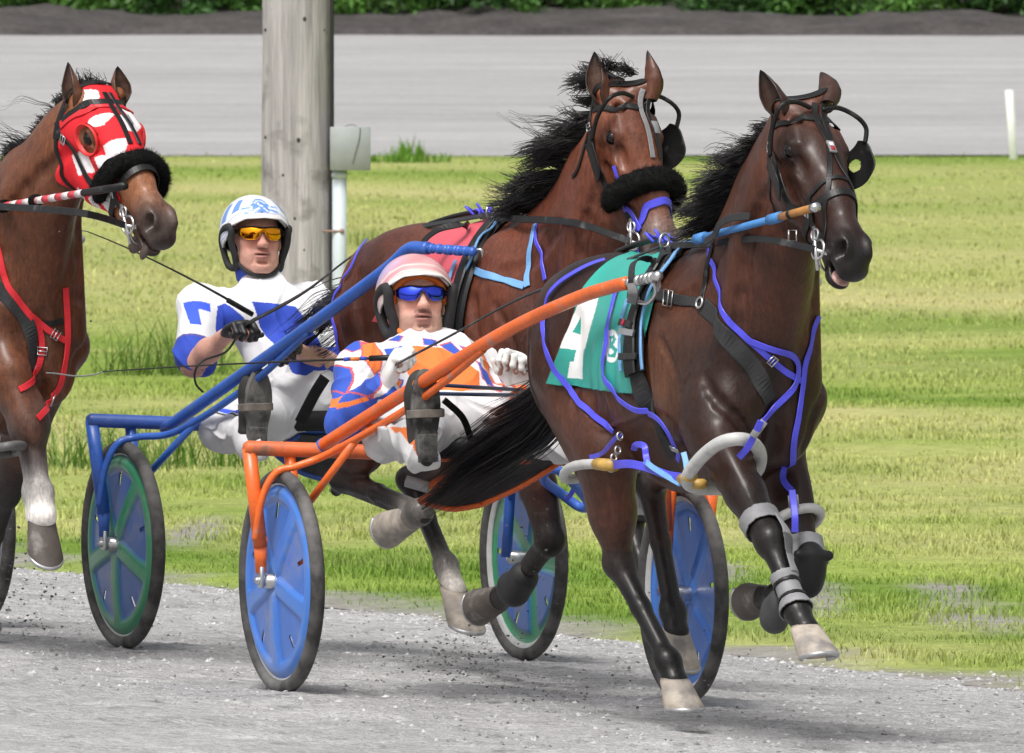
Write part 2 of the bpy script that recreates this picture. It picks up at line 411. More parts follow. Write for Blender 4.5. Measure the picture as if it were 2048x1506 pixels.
# infield: soil sheet under the grass
def dryness(x, y):                       # mown, dried-off bands and patches
    yy = -170+25000*2.66/np.maximum(y, 20)
    b = np.interp(yy, [300, 318, 352, 372, 405, 432, 450, 480, 520, 560, 620, 680, 740, 830, 920, 1040, 1150], [.05, .0, .10, .72, .60, .34, .34, .52, .50, .60, .50, .46, .28, .24, .30, .20, .25])
    return np.clip(b+.03+.38*n2(x, y, .55, 21, 3, 1.6)+.26*n2(x, y, 2.2, 22, 2, 1.6), 0, 1)
def grasscol(x, y, rnd):
    g0 = np.array([.19, .315, .045]); g1 = np.array([.365, .465, .105]); d0 = np.array([.64, .60, .27])
    d = dryness(x, y)[..., None]; lime = np.clip(.5+.7*n2(x, y, 3.1, 25, 3), 0, 1)[..., None]
    c = (g0*(1-lime)+g1*lime)*(1-d)+d0*d; return c*(.62+.76*rnd[..., None])
soil_m = mat('turf_soil', (1, 1, 1), rough=1, spec=.1, vcol=True, var=[(9, .25, 5), (60, .3, 3)], bump=(40, .6, .02))
def infield_pt(q, t):
    e = np.where(q <= .0001, .07*n2(q*0, t, 5.5, 31)+.05*n2(q*0, t, 21, 32, 2), 0)
    x = E0[0]+ED[0]*t+EN[0]*(q+e); y = E0[1]+ED[1]*t+EN[1]*(q+e)
    z = np.where(q <= .0001, zg(x, y)+.001, -.148+.012*n2(x, y, 3, 33)); return np.stack([x, y, z], -1)
def soilcol(P):
    c = grasscol(P[:, 0], P[:, 1], np.full(len(P), .4))*.75; q = qdist(P[:, 0], P[:, 1])
    bare = np.clip((.42-q)/.4+.8*n2(P[:, 0], P[:, 1], 4, 35), 0, 1); bare = np.maximum(bare, bare_patch(P[:, 0], P[:, 1]))[:, None]
    return c*(1-bare)+bare*np.array([.27, .255, .24])
def bare_patch(x, y):                    # scuffed earth showing through near the edge
    s = np.zeros(np.shape(x))
    for (px, py, rx, ry) in ((1620, 1200, 90, 1.6), (1900, 1215, 110, 2.0), (1990, 1240, 90, 1.6), (420, 1060, 60, 1.4), (360, 1085, 60, 1.2), (1450, 1150, 50, 1.2)):
        c = at(px, py, 25000*2.66/(py+170)); s = np.maximum(s, 1-np.hypot((x-c[0])/(rx/555), (y-c[1])/ry))
    return np.clip(s*1.6+.5*n2(x, y, 7, 36, 2)*(s > 0), 0, 1)
sheet('infield', np.r_[0, np.arange(.26, 3, .12), np.arange(3, 12, .5), np.arange(12, 150, 3)], np.r_[np.arange(-100, -25, 5.), np.arange(-25, 14, .06), np.arange(14, 60, 3.)], infield_pt, soil_m, col=soilcol)
far_m = mat('far_track_grit', (.34, .335, .335), rough=.95, spec=.15, var=[(.30, .13, 5, (.10, 1, 1)), (1.6, .12, 5, (.12, 1, 1)), (9, .12, 4, (.2, 1, 1)), (34, .16, 3, (.35, 1, 1))], bump=(14, .4, .02, (.4, 1, 1)))
sheet('far_track', np.arange(-70, 71, 2.), np.r_[137.4, np.arange(138, 164, 1.)], lambda x, y: np.stack([x, y+.25*n2(x, y*0, .9, 41)*(y < 137.5), -.14+np.clip(y-138, 0, 99)*.0455+.01*n2(x, y, 1.3, 42)], -1), far_m)
bank_m = mat('bank_soil', (.075, .069, .067), rough=1, spec=.1, var=[(1.2, .35, 5), (9, .35, 4)], bump=[(3, .7, .12), (14, .6, .04)])
sheet('earth_bank', np.arange(-70, 71, .25), np.arange(161.8, 182, .3), lambda x, y: np.stack([x, y, 1.0+np.interp(y, [161.8, 162.1, 164.5, 168, 171, 181], [-.07, .035, .10, .22, .7, 2.2])+.07*n2(x, y, 2.2, 43)*(y > 162.2)+.03*n2(x, y, 7, 44)*(y > 162.2)], -1), bank_m)

# ------------------------------------------------------------------ grass blades (uncountable)
def blades(px, py, hgt, wid, colr, lean=.5, seed=1, zoff=-.16):
    r = np.random.default_rng(seed); N = len(px); a = r.uniform(0, 2*np.pi, N); l = r.uniform(.1, lean, N)*hgt
    dx, dy = np.cos(a), np.sin(a); b = a+np.pi/2+r.normal(0, .5, N); wx, wy = np.cos(b)*wid/2, np.sin(b)*wid/2
    z0 = np.full(N, zoff) if np.ndim(zoff) == 0 else zoff
    def lv(t, s, k): return [np.stack([px+dx*l*k+sg*wx*s, py+dy*l*k+sg*wy*s, z0+hgt*t], -1) for sg in (-1, 1)]
    A = lv(0, 1, 0)+lv(.55, .85, .3)+[np.stack([px+dx*l, py+dy*l, z0+hgt*.95], -1)]
    V = np.stack(A, 1).reshape(-1, 3); i = np.arange(N)*5
    F4 = np.stack([i, i+1, i+3, i+2], 1); F3 = np.stack([i+2, i+3, i+4], 1)
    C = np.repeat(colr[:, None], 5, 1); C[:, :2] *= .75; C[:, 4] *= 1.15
    return V, F4, F3, C.reshape(-1, 3)
def blade_mesh(name, parts, m, parent=None):
    V = np.concatenate([p[0] for p in parts]); C = np.concatenate([p[3] for p in parts]); off = np.cumsum([0]+[len(p[0]) for p in parts])
    F4 = np.concatenate([p[1]+o for p, o in zip(parts, off)]); F3 = np.concatenate([p[2]+o for p, o in zip(parts, off)])
    me = bpy.data.meshes.new(name); n4, n3 = len(F4), len(F3)
    if parent is not None: V = V-origin_of(parent)
    me.vertices.add(len(V)); me.vertices.foreach_set('co', V.astype(np.float32).ravel())
    me.loops.add(n4*4+n3*3); me.loops.foreach_set('vertex_index', np.r_[F4.ravel(), F3.ravel()].astype(np.int32))
    me.polygons.add(n4+n3); tot = np.r_[np.full(n4, 4), np.full(n3, 3)].astype(np.int32); st = np.r_[0, np.cumsum(tot)[:-1]].astype(np.int32)
    me.polygons.foreach_set('loop_start', st); me.polygons.foreach_set('loop_total', tot); me.polygons.foreach_set('use_smooth', np.ones(n4+n3, bool))
    me.materials.append(m); ca = me.color_attributes.new('Col', 'FLOAT_COLOR', 'POINT'); c4 = np.ones((len(V), 4), np.float32); c4[:, :3] = C; ca.data.foreach_set('color', c4.ravel())
    me.update(calc_edges=True); o = bpy.data.objects.new(name, me); COL.objects.link(o)
    if parent is not None: o.parent = parent
    return o
leaf_m = mat('grass_leaf', (1, 1, 1), rough=.6, spec=.3, vcol=True); 
def translucent(m, f=.35):
    t = m.node_tree; b = t.nodes['Principled BSDF']; out = t.nodes['Material Output']; tr = t.nodes.new('ShaderNodeBsdfTranslucent'); mx = t.nodes.new('ShaderNodeMixShader')
    mx.inputs[0].default_value = f; src = b.inputs['Base Color'].links[0].from_socket; t.links.new(src, tr.inputs[0])
    t.links.new(b.outputs[0], mx.inputs[1]); t.links.new(tr.outputs[0], mx.inputs[2]); t.links.new(mx.outputs[0], out.inputs[0])
translucent(leaf_m)
def scatter(N, seed, y0, y1, power, xa=-260, xb=2308):
    r = np.random.default_rng(seed); yy = y0+(y1-y0)*r.uniform(0, 1, N)**power; Y = 25000*2.66/(yy+170); X = (r.uniform(xa, xb, N)-1024)/25000*Y
    return X, Y, r
parts = []
for (N_, sd_, xa, xb) in ((235000, 5, -260, 2308), (45000, 15, -1300, -260), (45000, 16, 2308, 3350)):
    X, Y, r = scatter(N_, sd_, 306, 1420 if N_ > 2e5 else 1750, .85, xa, xb)
    q = qdist(X, Y); den = np.clip((q-.02+.30*n2(X, Y, 3.2, 54, 3))/.62, 0, 1)**1.3*(1-.6*bare_patch(X, Y)); den = den*np.clip(.75+.45*n2(X, Y, 5, 51, 2), .05, 1)
    k = (r.uniform(0, 1, len(X)) < den) & (Y < 138) & (q > .02); X, Y = X[k], Y[k]; rn = r.uniform(0, 1, len(X))
    clump = np.clip(.5+.6*n2(X, Y, 6.5, 52, 2), 0, 1); H = (.012+.026*clump+.014*r.uniform(0, 1, len(X)))*np.clip(.6+q[k]*.8, .5, 1)
    W = np.maximum(.004, 1.25*2*Y/25000)*r.uniform(.7, 1.4, len(X))
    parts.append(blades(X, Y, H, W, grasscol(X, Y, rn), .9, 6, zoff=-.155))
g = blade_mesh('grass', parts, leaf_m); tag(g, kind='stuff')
# ------------------------------------------------------------------ loose grit on the track (uncountable)
def stones(N, seed, qlo, qhi, tlo, thi, s0, s1, base=None, zfn=None):
    r = np.random.default_rng(seed); q = r.uniform(qlo, qhi, N); t = r.uniform(tlo, thi, N); P = track_pt(q, t) if base is None else base
    N = len(P); s = s0+(s1-s0)*r.uniform(0, 1, N)**4; o = np.array([[1, 0, 0], [-1, 0, 0], [0, 1, 0], [0, -1, 0], [0, 0, 1], [0, 0, -1]], float)
    V = P[:, None]+(o[None]*r.uniform(.6, 1.3, (N, 6, 1))+r.normal(0, .18, (N, 6, 3)))*s[:, None, None]*np.array([1, 1, .7])
    f = np.array([[0, 2, 4], [2, 1, 4], [1, 3, 4], [3, 0, 4], [2, 0, 5], [1, 2, 5], [3, 1, 5], [0, 3, 5]])
    return V.reshape(-1, 3), (np.arange(N)[:, None, None]*6+f[None]).reshape(-1, 3), r
V, F, r = stones(46000, 61, -4.2, .12, -6, 15, .002, .012)
c = np.repeat((np.clip(r.normal(.38, .12, 46000), .10, .62))[:, None], 6, 0)*np.array([1, .985, .98])
grit_m = mat('grit', (1, 1, 1), rough=.9, spec=.2, vcol=True)
tag(mesh('loose_grit', V, F, grit_m, col=c, smooth=False), kind='stuff')
V, F, r = stones(9000, 62, -.25, .45, -8, 15, .004, .013)
c = np.repeat((np.clip(r.normal(.46, .11, 9000), .15, .68))[:, None], 6, 0)*np.array([1, .985, .98])
tag(mesh('edge_stones', V, F, grit_m, col=c, smooth=False), kind='stuff')

# ------------------------------------------------------------------ pole, conduit, box, marker post
PB = at(592, 1010, 66.); PB[2] = -.16
wood_m = mat('weathered_wood', lin(172, 167, 170), rough=.95, spec=.15, var=[(2.2, .22, 5, (3, 3, .35)), (6, .30, 6, (5, 5, .18)), (45, .16, 3, (3, 3, .12))], bump=[(14, .7, .02, (4, 4, .2))], extra=((.17, .16, .16), 4.5, .54, .74))
pole = thing('utility_pole', PB, 'thick weathered grey wooden pole standing in the grass behind the drivers', 'pole')
hh = np.linspace(0, 7.5, 60); path = np.stack([PB[0]+.002*hh, PB[1]+0*hh, PB[2]+hh], 1); rr = .188-.0030*hh
vs, fs = tube(path, rr, 40); vs[:, 0] += .005*ripple(vs, 9, 71); vs[:, 1] += .004*ripple(vs, 9, 72)
mesh('shaft', vs, fs, wood_m, pole)
knot_m = mat('knot_dark', (.045, .035, .03), rough=.9)
for (px, py, s) in ((609, 38, .010), (597, 280, .010), (530, 60, .007), (590, 437, .008), (531, 275, .008), (566, 350, .006), (608, 500, .007), (648, 60, .005), (573, 505, .006)):
    t = ray(px, py); X = CAM+t*(65.84/t[1]); dx = (X[0]-PB[0]); X[1] = PB[1]-math.sqrt(max(.182**2-dx*dx, 0.0004)); MB().ball(X, (s, .006, s*1.25)).build('knot', knot_m, pole)
cable_m = mat('black_cable', (.02, .02, .022), rough=.5)
cx = at(662.5, 300, 65.96)[0]
cab = [(cx+.0015*z+.003*math.sin(z*1.3), 65.93, z) for z in np.arange(-.16, 7, .3)]
MB().tube(smooth_path(cab, 4), .0106, 10).build('cable', cable_m, pole)
pipe_m = mat('pale_conduit', lin(196, 206, 212), rough=.5, var=(8, .10, 4), extra=((.42, .36, .32), 9, .66, .8))
cd = thing('conduit_pipe', at(679, 1010, 65.9)*V3(1, 1, 0)+V3(0, 0, -.16), 'pale upright conduit pipe beside the pole under the grey box', 'pipe')
x0 = at(679, 600, 65.9); zt = at(679, 342, 65.9)[2]
MB().tube([(x0[0]-.002, 65.9, -.18), (x0[0]-.001, 65.9, zt*.5), (x0[0], 65.9, zt+.005)], .038, 20).build('tube', pipe_m, cd)
zc = at(679, 352, 65.9)[2]; MB().tube([(x0[0], 65.9, zc-.012), (x0[0], 65.9, zc+.02)], .042, 20).build('coupling', pipe_m, cd)
zs_ = at(679, 462, 65.9)[2]; mb = MB().tube([(x0[0]-.10, 65.885, zs_), (x0[0]-.02, 65.865, zs_), (x0[0]+.02, 65.865, zs_)], .006, 8).ball((x0[0]+.012, 65.868, zs_), .014); mb.build('pipe_clamp', mat('rusty_clamp', lin(150, 122, 112), rough=.8), cd)
a, b = at(660, 255, 65.85), at(739, 339, 65.85); ctr = (a+b)/2
bx_ = thing('junction_box', (ctr[0], 65.9, b[2]), 'grey metal electrical box fixed on the pole above the conduit', 'box')
steel_m = mat('grey_box_paint', lin(150, 155, 155), rough=.5, var=(12, .08, 4), bump=(60, .08, .002))
hx, hz = (b[0]-a[0])/2, (a[2]-b[2])/2
MB().box((ctr[0], 65.9, ctr[2]), np.eye(3), (hx, .068, hz), bev=.06).build('housing', steel_m, bx_)
mb = MB().box((ctr[0]+.004, 65.824, ctr[2]), np.eye(3), (hx+.002, .006, hz+.004), bev=.3); mb.build('lid', steel_m, bx_)
MB().tube(smooth_path([(ctr[0]+.015, 65.812, ctr[2]-hz*.75), (ctr[0]+.03, 65.812, ctr[2]-.02), (ctr[0]+.05, 65.812, ctr[2]+.05), (ctr[0]+.055, 65.812, ctr[2]+hz)], 8), .0022, 6).build('wire', mat('box_wire', (.16, .16, .16)), bx_)
MB().tube(smooth_path([(ctr[0]-.03, 65.86, ctr[2]+hz), (ctr[0]-.01, 65.86, ctr[2]+hz+.012), (ctr[0]+.02, 65.86, ctr[2]+hz+.013), (ctr[0]+.045, 65.86, ctr[2]+hz)], 6), .0025, 6).build('wire', mat('box_wire_top', (.2, .2, .2)), bx_)
pt, pb_ = at(2018, 180, 136.), at(2027, 317, 136.); pb_[2] = -.17
pst = MB(); up_ = unit(pt-pb_); sx_ = unit(np.cross(V3(0, -1, 0), up_)); pst.box((pt+pb_)/2, (sx_, V3(0, 1, 0), up_), (.043, .035, np.linalg.norm(pt-pb_)/2), bev=.25)
wp = pst.build('marker_post', mat('white_post_paint', (.82, .82, .83), rough=.6, var=(5, .05, 3))); tag(wp, 'short white marker post leaning at the edge of the far track', 'post')

# ------------------------------------------------------------------ shrubs on the bank
def shrub_mesh(seed, tint):
    r = np.random.default_rng(seed); N = 3600; cl = r.normal(0, 1, (26, 3)); cl /= np.linalg.norm(cl, axis=1)[:, None]; cl *= r.uniform(.35, .95, (26, 1))*np.array([.95, .7, .85])
    cl[:, 2] = np.abs(cl[:, 2]*1.0)+.18-.3*(r.uniform(0, 1, 26) < .3)
    i = r.integers(0, 26, N); d = r.normal(0, 1, (N, 3)); d /= np.linalg.norm(d, axis=1)[:, None]; P = cl[i]+d*r.uniform(.05, .30, (N, 1))
    P[:, 2] = np.abs(P[:, 2])*.95+.02; s = r.uniform(.035, .075, N); a = r.normal(0, 1, (N, 3)); a /= np.linalg.norm(a, axis=1)[:, None]; b = np.cross(a, r.normal(0, 1, (N, 3))); b /= np.linalg.norm(b, axis=1)[:, None]
    V = np.stack([P-a*s[:, None], P+b*s[:, None]*.45, P+a*s[:, None], P-b*s[:, None]*.45], 1).reshape(-1, 3)
    ct = np.array(tint)*r.uniform(.5, 1.5, (26, 1)); C = np.repeat(ct[i]*r.uniform(.7, 1.3, (N, 1)), 4, 0)
    return V, np.arange(N*4).reshape(-1, 4), C
bush_leaf = mat('bush_leaf', (1, 1, 1), rough=.5, spec=.4, vcol=True); translucent(bush_leaf, .3); twig_m = mat('bush_twig', (.09, .065, .045), rough=.9)
tints = [(.07, .17, .03), (.09, .21, .035), (.05, .13, .028)]
names = ['leftmost dark', 'second', 'third', 'fourth', 'fifth', 'sixth', 'seventh', 'eighth', 'ninth', 'tenth', 'eleventh', 'rightmost']
protos = []
for kx in range(12):
    x = -6.9+1.22*kx+random.uniform(-.15, .15); y = 168.2+random.uniform(-.5, .4); sc = random.uniform(.85, 1.15); z = 1.07+.04*math.sin(kx*1.7)+random.uniform(-.05, .05)
    t = thing('shrub', (x, y, z), f'{"leafy green shrub" if kx%3 else "dark leafy shrub"} on the earth bank, {["leftmost","second","third","fourth","fifth","sixth","seventh","eighth","ninth","tenth","eleventh","rightmost"][kx]} from the left at the top edge', 'shrub', 'shrubs along the far bank')
    t.scale = (sc*1.05, sc, sc); t.rotation_euler = (0, 0, random.uniform(0, 6))
    if kx < 3:
        V, F, C = shrub_mesh(80+kx, tints[kx]); fo = mesh('foliage', V, F, bush_leaf, col=C, smooth=False); fo.parent = t
        mb = MB()
        for j in range(7): an = j*.9+kx; mb.tube(smooth_path([(0, 0, -.15), (.15*math.cos(an), .15*math.sin(an), .3), (.45*math.cos(an), .4*math.sin(an), .75)], 4), [.025, .006], 6)
        st = mb.build('stem', twig_m); st.parent = t; protos.append((fo, st))
    else:
        for ch in protos[kx % 3]: cc = ch.copy(); COL.objects.link(cc); cc.parent = t
# ------------------------------------------------------------------ taller weeds in the infield
def weed(px, py, Y, N, h0, h1, rad, colr, label, name='grass_tuft', lean=.8, wid=.006, seed=0):
    c = at(px, py, Y); c[2] = -.16; r = np.random.default_rng(seed); a = r.uniform(0, 6.28, N); d = rad*np.sqrt(r.uniform(0, 1, N))
    X, Y_ = c[0]+d*np.cos(a)*1.3, c[1]+d*np.sin(a); H = r.uniform(h0, h1, N)*(1-.4*d/rad)
    t = thing(name, c, label, 'grass tuft', 'taller grass tufts in the infield')
    p = [blades(X, Y_, H, np.full(N, wid)*r.uniform(.7, 1.3, N), np.array(colr)*r.uniform(.6, 1.4, (N, 1)), lean, seed+1, zoff=-.16)]
    blade_mesh('leaf', p, leaf_m, t)
weed(285, 800, 60., 520, .12, .42, .50, (.12, .23, .035), 'long dark green grass clump left of the driver in blue and white', seed=91, lean=1.3)
weed(330, 660, 72., 220, .25, .55, .32, (.13, .23, .04), 'wispy tall grass behind the shoulder of the driver in blue and white', seed=93, lean=1.5)
weed(820, 316, 134., 60, .22, .42, .13, (.16, .33, .04), 'tall bright green weed at the far edge of the grass right of the grey box', seed=95, wid=.025, lean=.35)
weed(795, 316, 134., 200, .10, .22, .45, (.15, .30, .04), 'low bright green weed patch right of the grey box', seed=97, wid=.02, lean=.8)
weed(745, 440, 100., 160, .12, .33, .40, (.17, .24, .05), 'thin stalks of grass just right of the pale conduit pipe', seed=99, wid=.005, lean=.6)
# ------------------------------------------------------------------ horses
PAL = None
def head_frame(P, N, roll=0., lat=None):
    P, N = V3(*P), V3(*N); h = unit(N-P); l = unit(V3(0, 1, 0) if lat is None else lat); l = unit(l-h*(l@h)); v = np.cross(h, l)
    if roll: c, s_ = math.cos(roll), math.sin(roll); l, v = l*c+v*s_, v*c-l*s_
    return P, h, v, l
def add_head(S, HF, ears, sc=1., mouth=0.):
    O, h, v, l = HF; M = np.array([h, v, l])
    def q(x, y, z): return O+sc*(x*h+y*v+z*l)
    def E(x, y, z, r, k=.03, col=1, op=1, M_=M): S.ell(q(x, y, z), np.array(r)*sc, k, col, M_, op)
    def C(a, b, ra, rb, k=.03, col=1, sq=None): S.cap(q(*a), q(*b), ra*sc, rb*sc, k, col, sq)
    E(.085, -.045, 0, (.12, .085, .078), .04, 1)                   # cranium
    E(.175, -.005, 0, (.12, .050, .080), .04, 1)                   # forehead
    for g in (-1, 1):
        C((.120, .010, .060*g), (.180, .014, .073*g), .022, .016, .020, 1)   # brow
        E(.215, -.115, .046*g, (.125, .098, .034), .035, 1)        # jowl
        C((.255, -.035, .070*g), (.365, -.045, .054*g), .014, .010, .03, 1)  # facial crest
        C((.22, -.15, .045*g), (.40, -.115, .030*g), .03, .022, .035, 1)
        E(.115, -.055, .075*g, (.05, .045, .02), .03, 1)
    C((.19, -.02, 0), (.36, -.022, 0), .066, .056, .04, 1, (l, .95))
    C((.33, -.012, 0), (.47, -.020, 0), .050, .045, .04, 1, (l, .85))
    C((.26, -.10, 0), (.46, -.075, 0), .060, .045, .05, 1, (l, .78))
    E(.50, -.038, 0, (.075, .052, .054), .04, 2)                   # muzzle
    E(.555, -.040, 0, (.045, .045, .052), .03, 2)
    E(.585, -.052, 0, (.022, .035, .044), .02, 2)                  # upper lip
    dm = mouth
    C((.44, -.085-.2*dm, 0), (.535, -.098-dm, 0), .034, .028, .03, 2, (l, 1.05))
    E(.550, -.100-dm, 0, (.034, .020, .034), .02, 2)               # chin and lower lip
    if dm > 0:
        E(.575, -.086-dm*.45, 0, (.07, .006+dm*.26, .050), .012, 2, -1)      # open mouth
    else: C((.50, -.077, 0), (.60, -.080, 0), .0, .0, .01, 2)
    for g in (-1, 1):
        E(.528, -.004, .036*g, (.045, .030, .020), .018, 2)         # nostril rim
        E(.548, -.010, .053*g, (.020, .033, .017), .006, 4, -1, np.array([unit(h+.45*v), unit(v-.45*h), l]))
        E(.547, -.006, .044*g, (.016, .026, .024), .006, 4, -1, np.array([unit(h+.45*v), unit(v-.45*h), l]))
        
        C((.140, -.008, .078*g), (.170, .004, .087*g), .008, .010, .008, 5); C((.170, .004, .087*g), (.208, -.014, .080*g), .010, .006, .008, 5)
        C((.148, -.038, .083*g), (.174, -.045, .084*g), .007, .007, .008, 5); C((.174, -.045, .084*g), (.208, -.028, .079*g), .007, .006, .008, 5); E(.175, -.021, .106*g, (.029, .0185, .027), .005, 5, -1)
        E(.245, -.008, .078*g, (.036, .018, .014), .02, 1, -1); E(.10, .012, .055*g, (.022, .018, .012), .02, 1, -1)
        E(.30, -.085, .078*g, (.07, .02, .010), .02, 1, -1); C((.27, -.07, .070*g), (.42, -.085, .043*g), .005, .004, .012, 1)
    for g, (bs, tip, op_) in zip((-1, 1), ears):                    # ear roots; the shells are meshes of their own
        bs = V3(*bs); S.cap(O+(bs-O)*.5+.02*h, bs+.25*(V3(*tip)-bs)*.35, .034*sc, .024*sc, .03, 1)
def make_ear(bs, tip, op_, m, parent, fr, outer, inner, dark, sc=1.):
    bs, tip, op_ = V3(*bs), V3(*tip), unit(op_); ax = unit(tip-bs); L = np.linalg.norm(tip-bs); bs = bs-ax*.035; L += .035; op_ = unit(op_-ax*(op_@ax)); sd = np.cross(ax, op_)
    nt_, npx = 26, 17; T = np.linspace(0, 1, nt_); rr = np.interp(T, [0, .18, .40, .62, .82, .94, 1], [.024, .030, .036, .032, .019, .009, .001])*sc
    pm = np.interp(T, [0, .2, .45, .75, 1], [3.0, 2.75, 2.1, 1.75, 1.5]); V = []; C = []
    for sgn in (1, -1):
        for i, t in enumerate(T):
            c = bs+ax*L*t+op_*(.020*math.sin(t*3.1)-.012*t)*sc
            for j in range(npx):
                ph = -pm[i]+2*pm[i]*j/(npx-1); r_ = max(rr[i]-(0 if sgn > 0 else .0042)*min(1, (1-t)*6), .0003)
                V.append(c-op_*math.cos(ph)*r_*.9+sd*math.sin(ph)*r_); e = abs(ph)/pm[i]; k = max(np.clip((t-.72)/.2, 0, 1), np.clip((e-.82)/.18, 0, 1)*.8)
                col = np.array(outer if sgn > 0 else inner)*(1-k)+np.array(dark)*k; C.append(col)
    F = []; n1 = nt_*npx
    for i in range(nt_-1):
        for j in range(npx-1): a = i*npx+j; F.append([a, a+npx, a+npx+1, a+1]); b = a+n1; F.append([b, b+1, b+npx+1, b+npx])
        for j, fl in ((0, 0), (npx-1, 1)):
            a = i*npx+j; q = [a, a+n1, a+n1+npx, a+npx]; F.append(q[::-1] if fl else q)
    return mesh('ear', fr.w(np.array(V)), F, m, parent, col=np.array(C))
def add_trunk(S, o=0., dz=0.):
    U = V3(0, 1, 0)
    def P(s, u, z): return V3(s+o, u, z+dz)
    S.cap(P(1.30, 0, 1.16), P(2.02, 0, 1.145), .265, .315, .05, 0, (U, .76))
    S.ell(P(1.72, 0, 1.09), (.48, .242, .265), .08, 0)
    S.cap(P(1.72, 0, 1.37), P(2.08, 0, 1.40), .085, .10, .10, 0, (U, .62))       # withers
    S.cap(P(1.62, 0, 1.30), P(1.20, 0, 1.31), .12, .135, .10, 0)                 # loin
    S.cap(P(1.22, 0, 1.36), P(1.02, 0, 1.31), .07, .06, .10, 0)
    for g in (-1, 1):
        S.ell(P(1.22, .115*g, 1.28), (.21, .125, .155), .07, 0)
        S.ell(P(1.08, .125*g, 1.17), (.17, .125, .23), .04, 0)
        S.ell(P(1.36, .15*g, 1.20), (.10, .075, .13), .07, 0)                      # point of hip
        S.cap(P(1.97, .105*g, 1.37), P(2.34, .135*g, 1.06), .080, .090, .05, 0)     # shoulder blade
        S.cap(P(2.00, .150*g, 1.33), P(2.27, .195*g, 1.08), .018, .022, .04, 0)
        S.ell(P(2.13, .165*g, 1.04), (.125, .065, .135), .025, 0)                  # triceps
        S.ell(P(2.385, .072*g, .985), (.10, .080, .125), .03, 0)                    # breast
    S.ell(P(2.23, 0, 1.06), (.24, .175, .25), .07, 0)
    S.cap(P(2.15, 0, .86), P(1.75, 0, .86), .11, .12, .08, 0)
def add_neck(S, mid, top, o=0.):
    for g in (-1, 1):
        m_, t_ = V3(*mid), V3(*top)
        S.cap(t_+V3(-.02, .045*g, -.08), m_+V3(.03, .075*g, 0), .045, .060, .03, 0); S.cap(m_+V3(.03, .075*g, 0), V3(2.40+o, .115*g, 1.10), .060, .070, .03, 0)
def add_lines(S, mid, top, o=0., dz=0.):
    """shallow furrows and veins between the muscles"""
    m_, t_ = V3(*mid), V3(*top)
    for g in (-1, 1):
        def P(s, u, z): return V3(s+o, u*g, z+dz)
        S.groove([t_+V3(.03, .10*g, -.16), m_+V3(.10, .13*g, -.02), P(2.50, .14, 1.22)], .012, .013, .03)
        S.groove([m_+V3(-.06, .16*g, .0), P(2.22, .22, 1.38), P(2.10, .24, 1.34)], .012, .011, .04)
        S.groove([P(1.98, .26, 1.24), P(2.02, .28, 1.08), P(2.00, .27, .95)], .014, .015, .035)
        S.groove([P(2.12, .26, 1.22), P(2.24, .26, 1.10), P(2.30, .25, .98)], .010, .012, .025)
        S.groove([P(2.40, .20, 1.12), P(2.46, .14, 1.0), P(2.46, .12, .90)], .010, .012, .025)
        S.groove([P(1.02, .26, 1.34), P(1.06, .28, 1.15), P(1.12, .26, .98)], .012, .014, .03)
        S.groove([P(1.42, .28, 1.28), P(1.43, .28, 1.14), P(1.38, .28, 1.0)], .02, .018, .05)
        S.groove([P(1.18, .28, 1.30), P(1.24, .28, 1.12)], .010, .006, .04)
        for j in range(5): S.groove([P(1.50+.085*j, .28, 1.24), P(1.47+.085*j, .30, 1.10), P(1.49+.085*j, .28, .98)], .012, .003, .03)
        S.ridge([P(2.36, .22, 1.18), P(2.30, .24, 1.08), P(2.33, .24, .98), P(2.28, .24, .92)], .006, .003)
        S.ridge([P(1.95, .24, .98), P(1.75, .26, .93), P(1.58, .25, .95), P(1.46, .24, 1.0)], .006, .003)
    S.groove([P(2.52, 0, 1.16), P(2.54, 0, 1.0), P(2.46, 0, .88)], .014, .012, .04)
def hind(S, pts, U=V3(0, 1, 0), g=-1, hipo=(1.14, 1.12)):
    """pts: hip side, stifle, hock, fetlock, coronet"""
    st, hk, fe, co = pts
    S.cap((hipo[0], .14*g, hipo[1]), st, .185, .115, .05, 0, (U, .78)); S.cap((hipo[0]-.08, .13*g, hipo[1]-.05), (st+hk)/2, .13, .075, .06, 0, (U, .75))
    ax = unit(hk-st); S.ell(st+ax*.13+V3(0, .03*g, 0), (.13, .06, .045), .022, 0, np.array([ax, unit(np.cross(V3(0, 1, 0), ax)), np.cross(ax, unit(np.cross(V3(0, 1, 0), ax)))])); S.cap(st, st*.45+hk*.55, .105, .076, .04, 0, (U, .80)); S.cap(st*.45+hk*.55, hk, .074, .043, .03, 8, (U, .9))
    ax = unit(fe-hk); back = unit(hk-st); back = unit(back-ax*(back@ax))
    S.ell(hk, (.050, .050, .042), .025, 9); S.cap(hk+back*.015-ax*.02, hk-ax*.055+back*.052, .026, .020, .02, 9)   # point of hock
    S.cap(hk, hk*.55+fe*.45, .042, .031, .025, 9); S.cap(hk*.55+fe*.45, fe, .030, .032, .02, 9)
    S.ell(fe, (.040, .043, .040), .02, 9); S.cap(fe-back*.0, fe-ax*.02-(0*back), .03, .03, .02, 9); S.ell(fe+back*.018, (.026, .028, .03), .02, 9)
    S.cap(hk-ax*.0+back*.034+ax*.03, fe+back*.026, .015, .017, .008, 9); S.cap(fe, co, .034, .042, .02, 10); S.cap(fe+back*.022, co+back*.012, .024, .026, .015, 10)
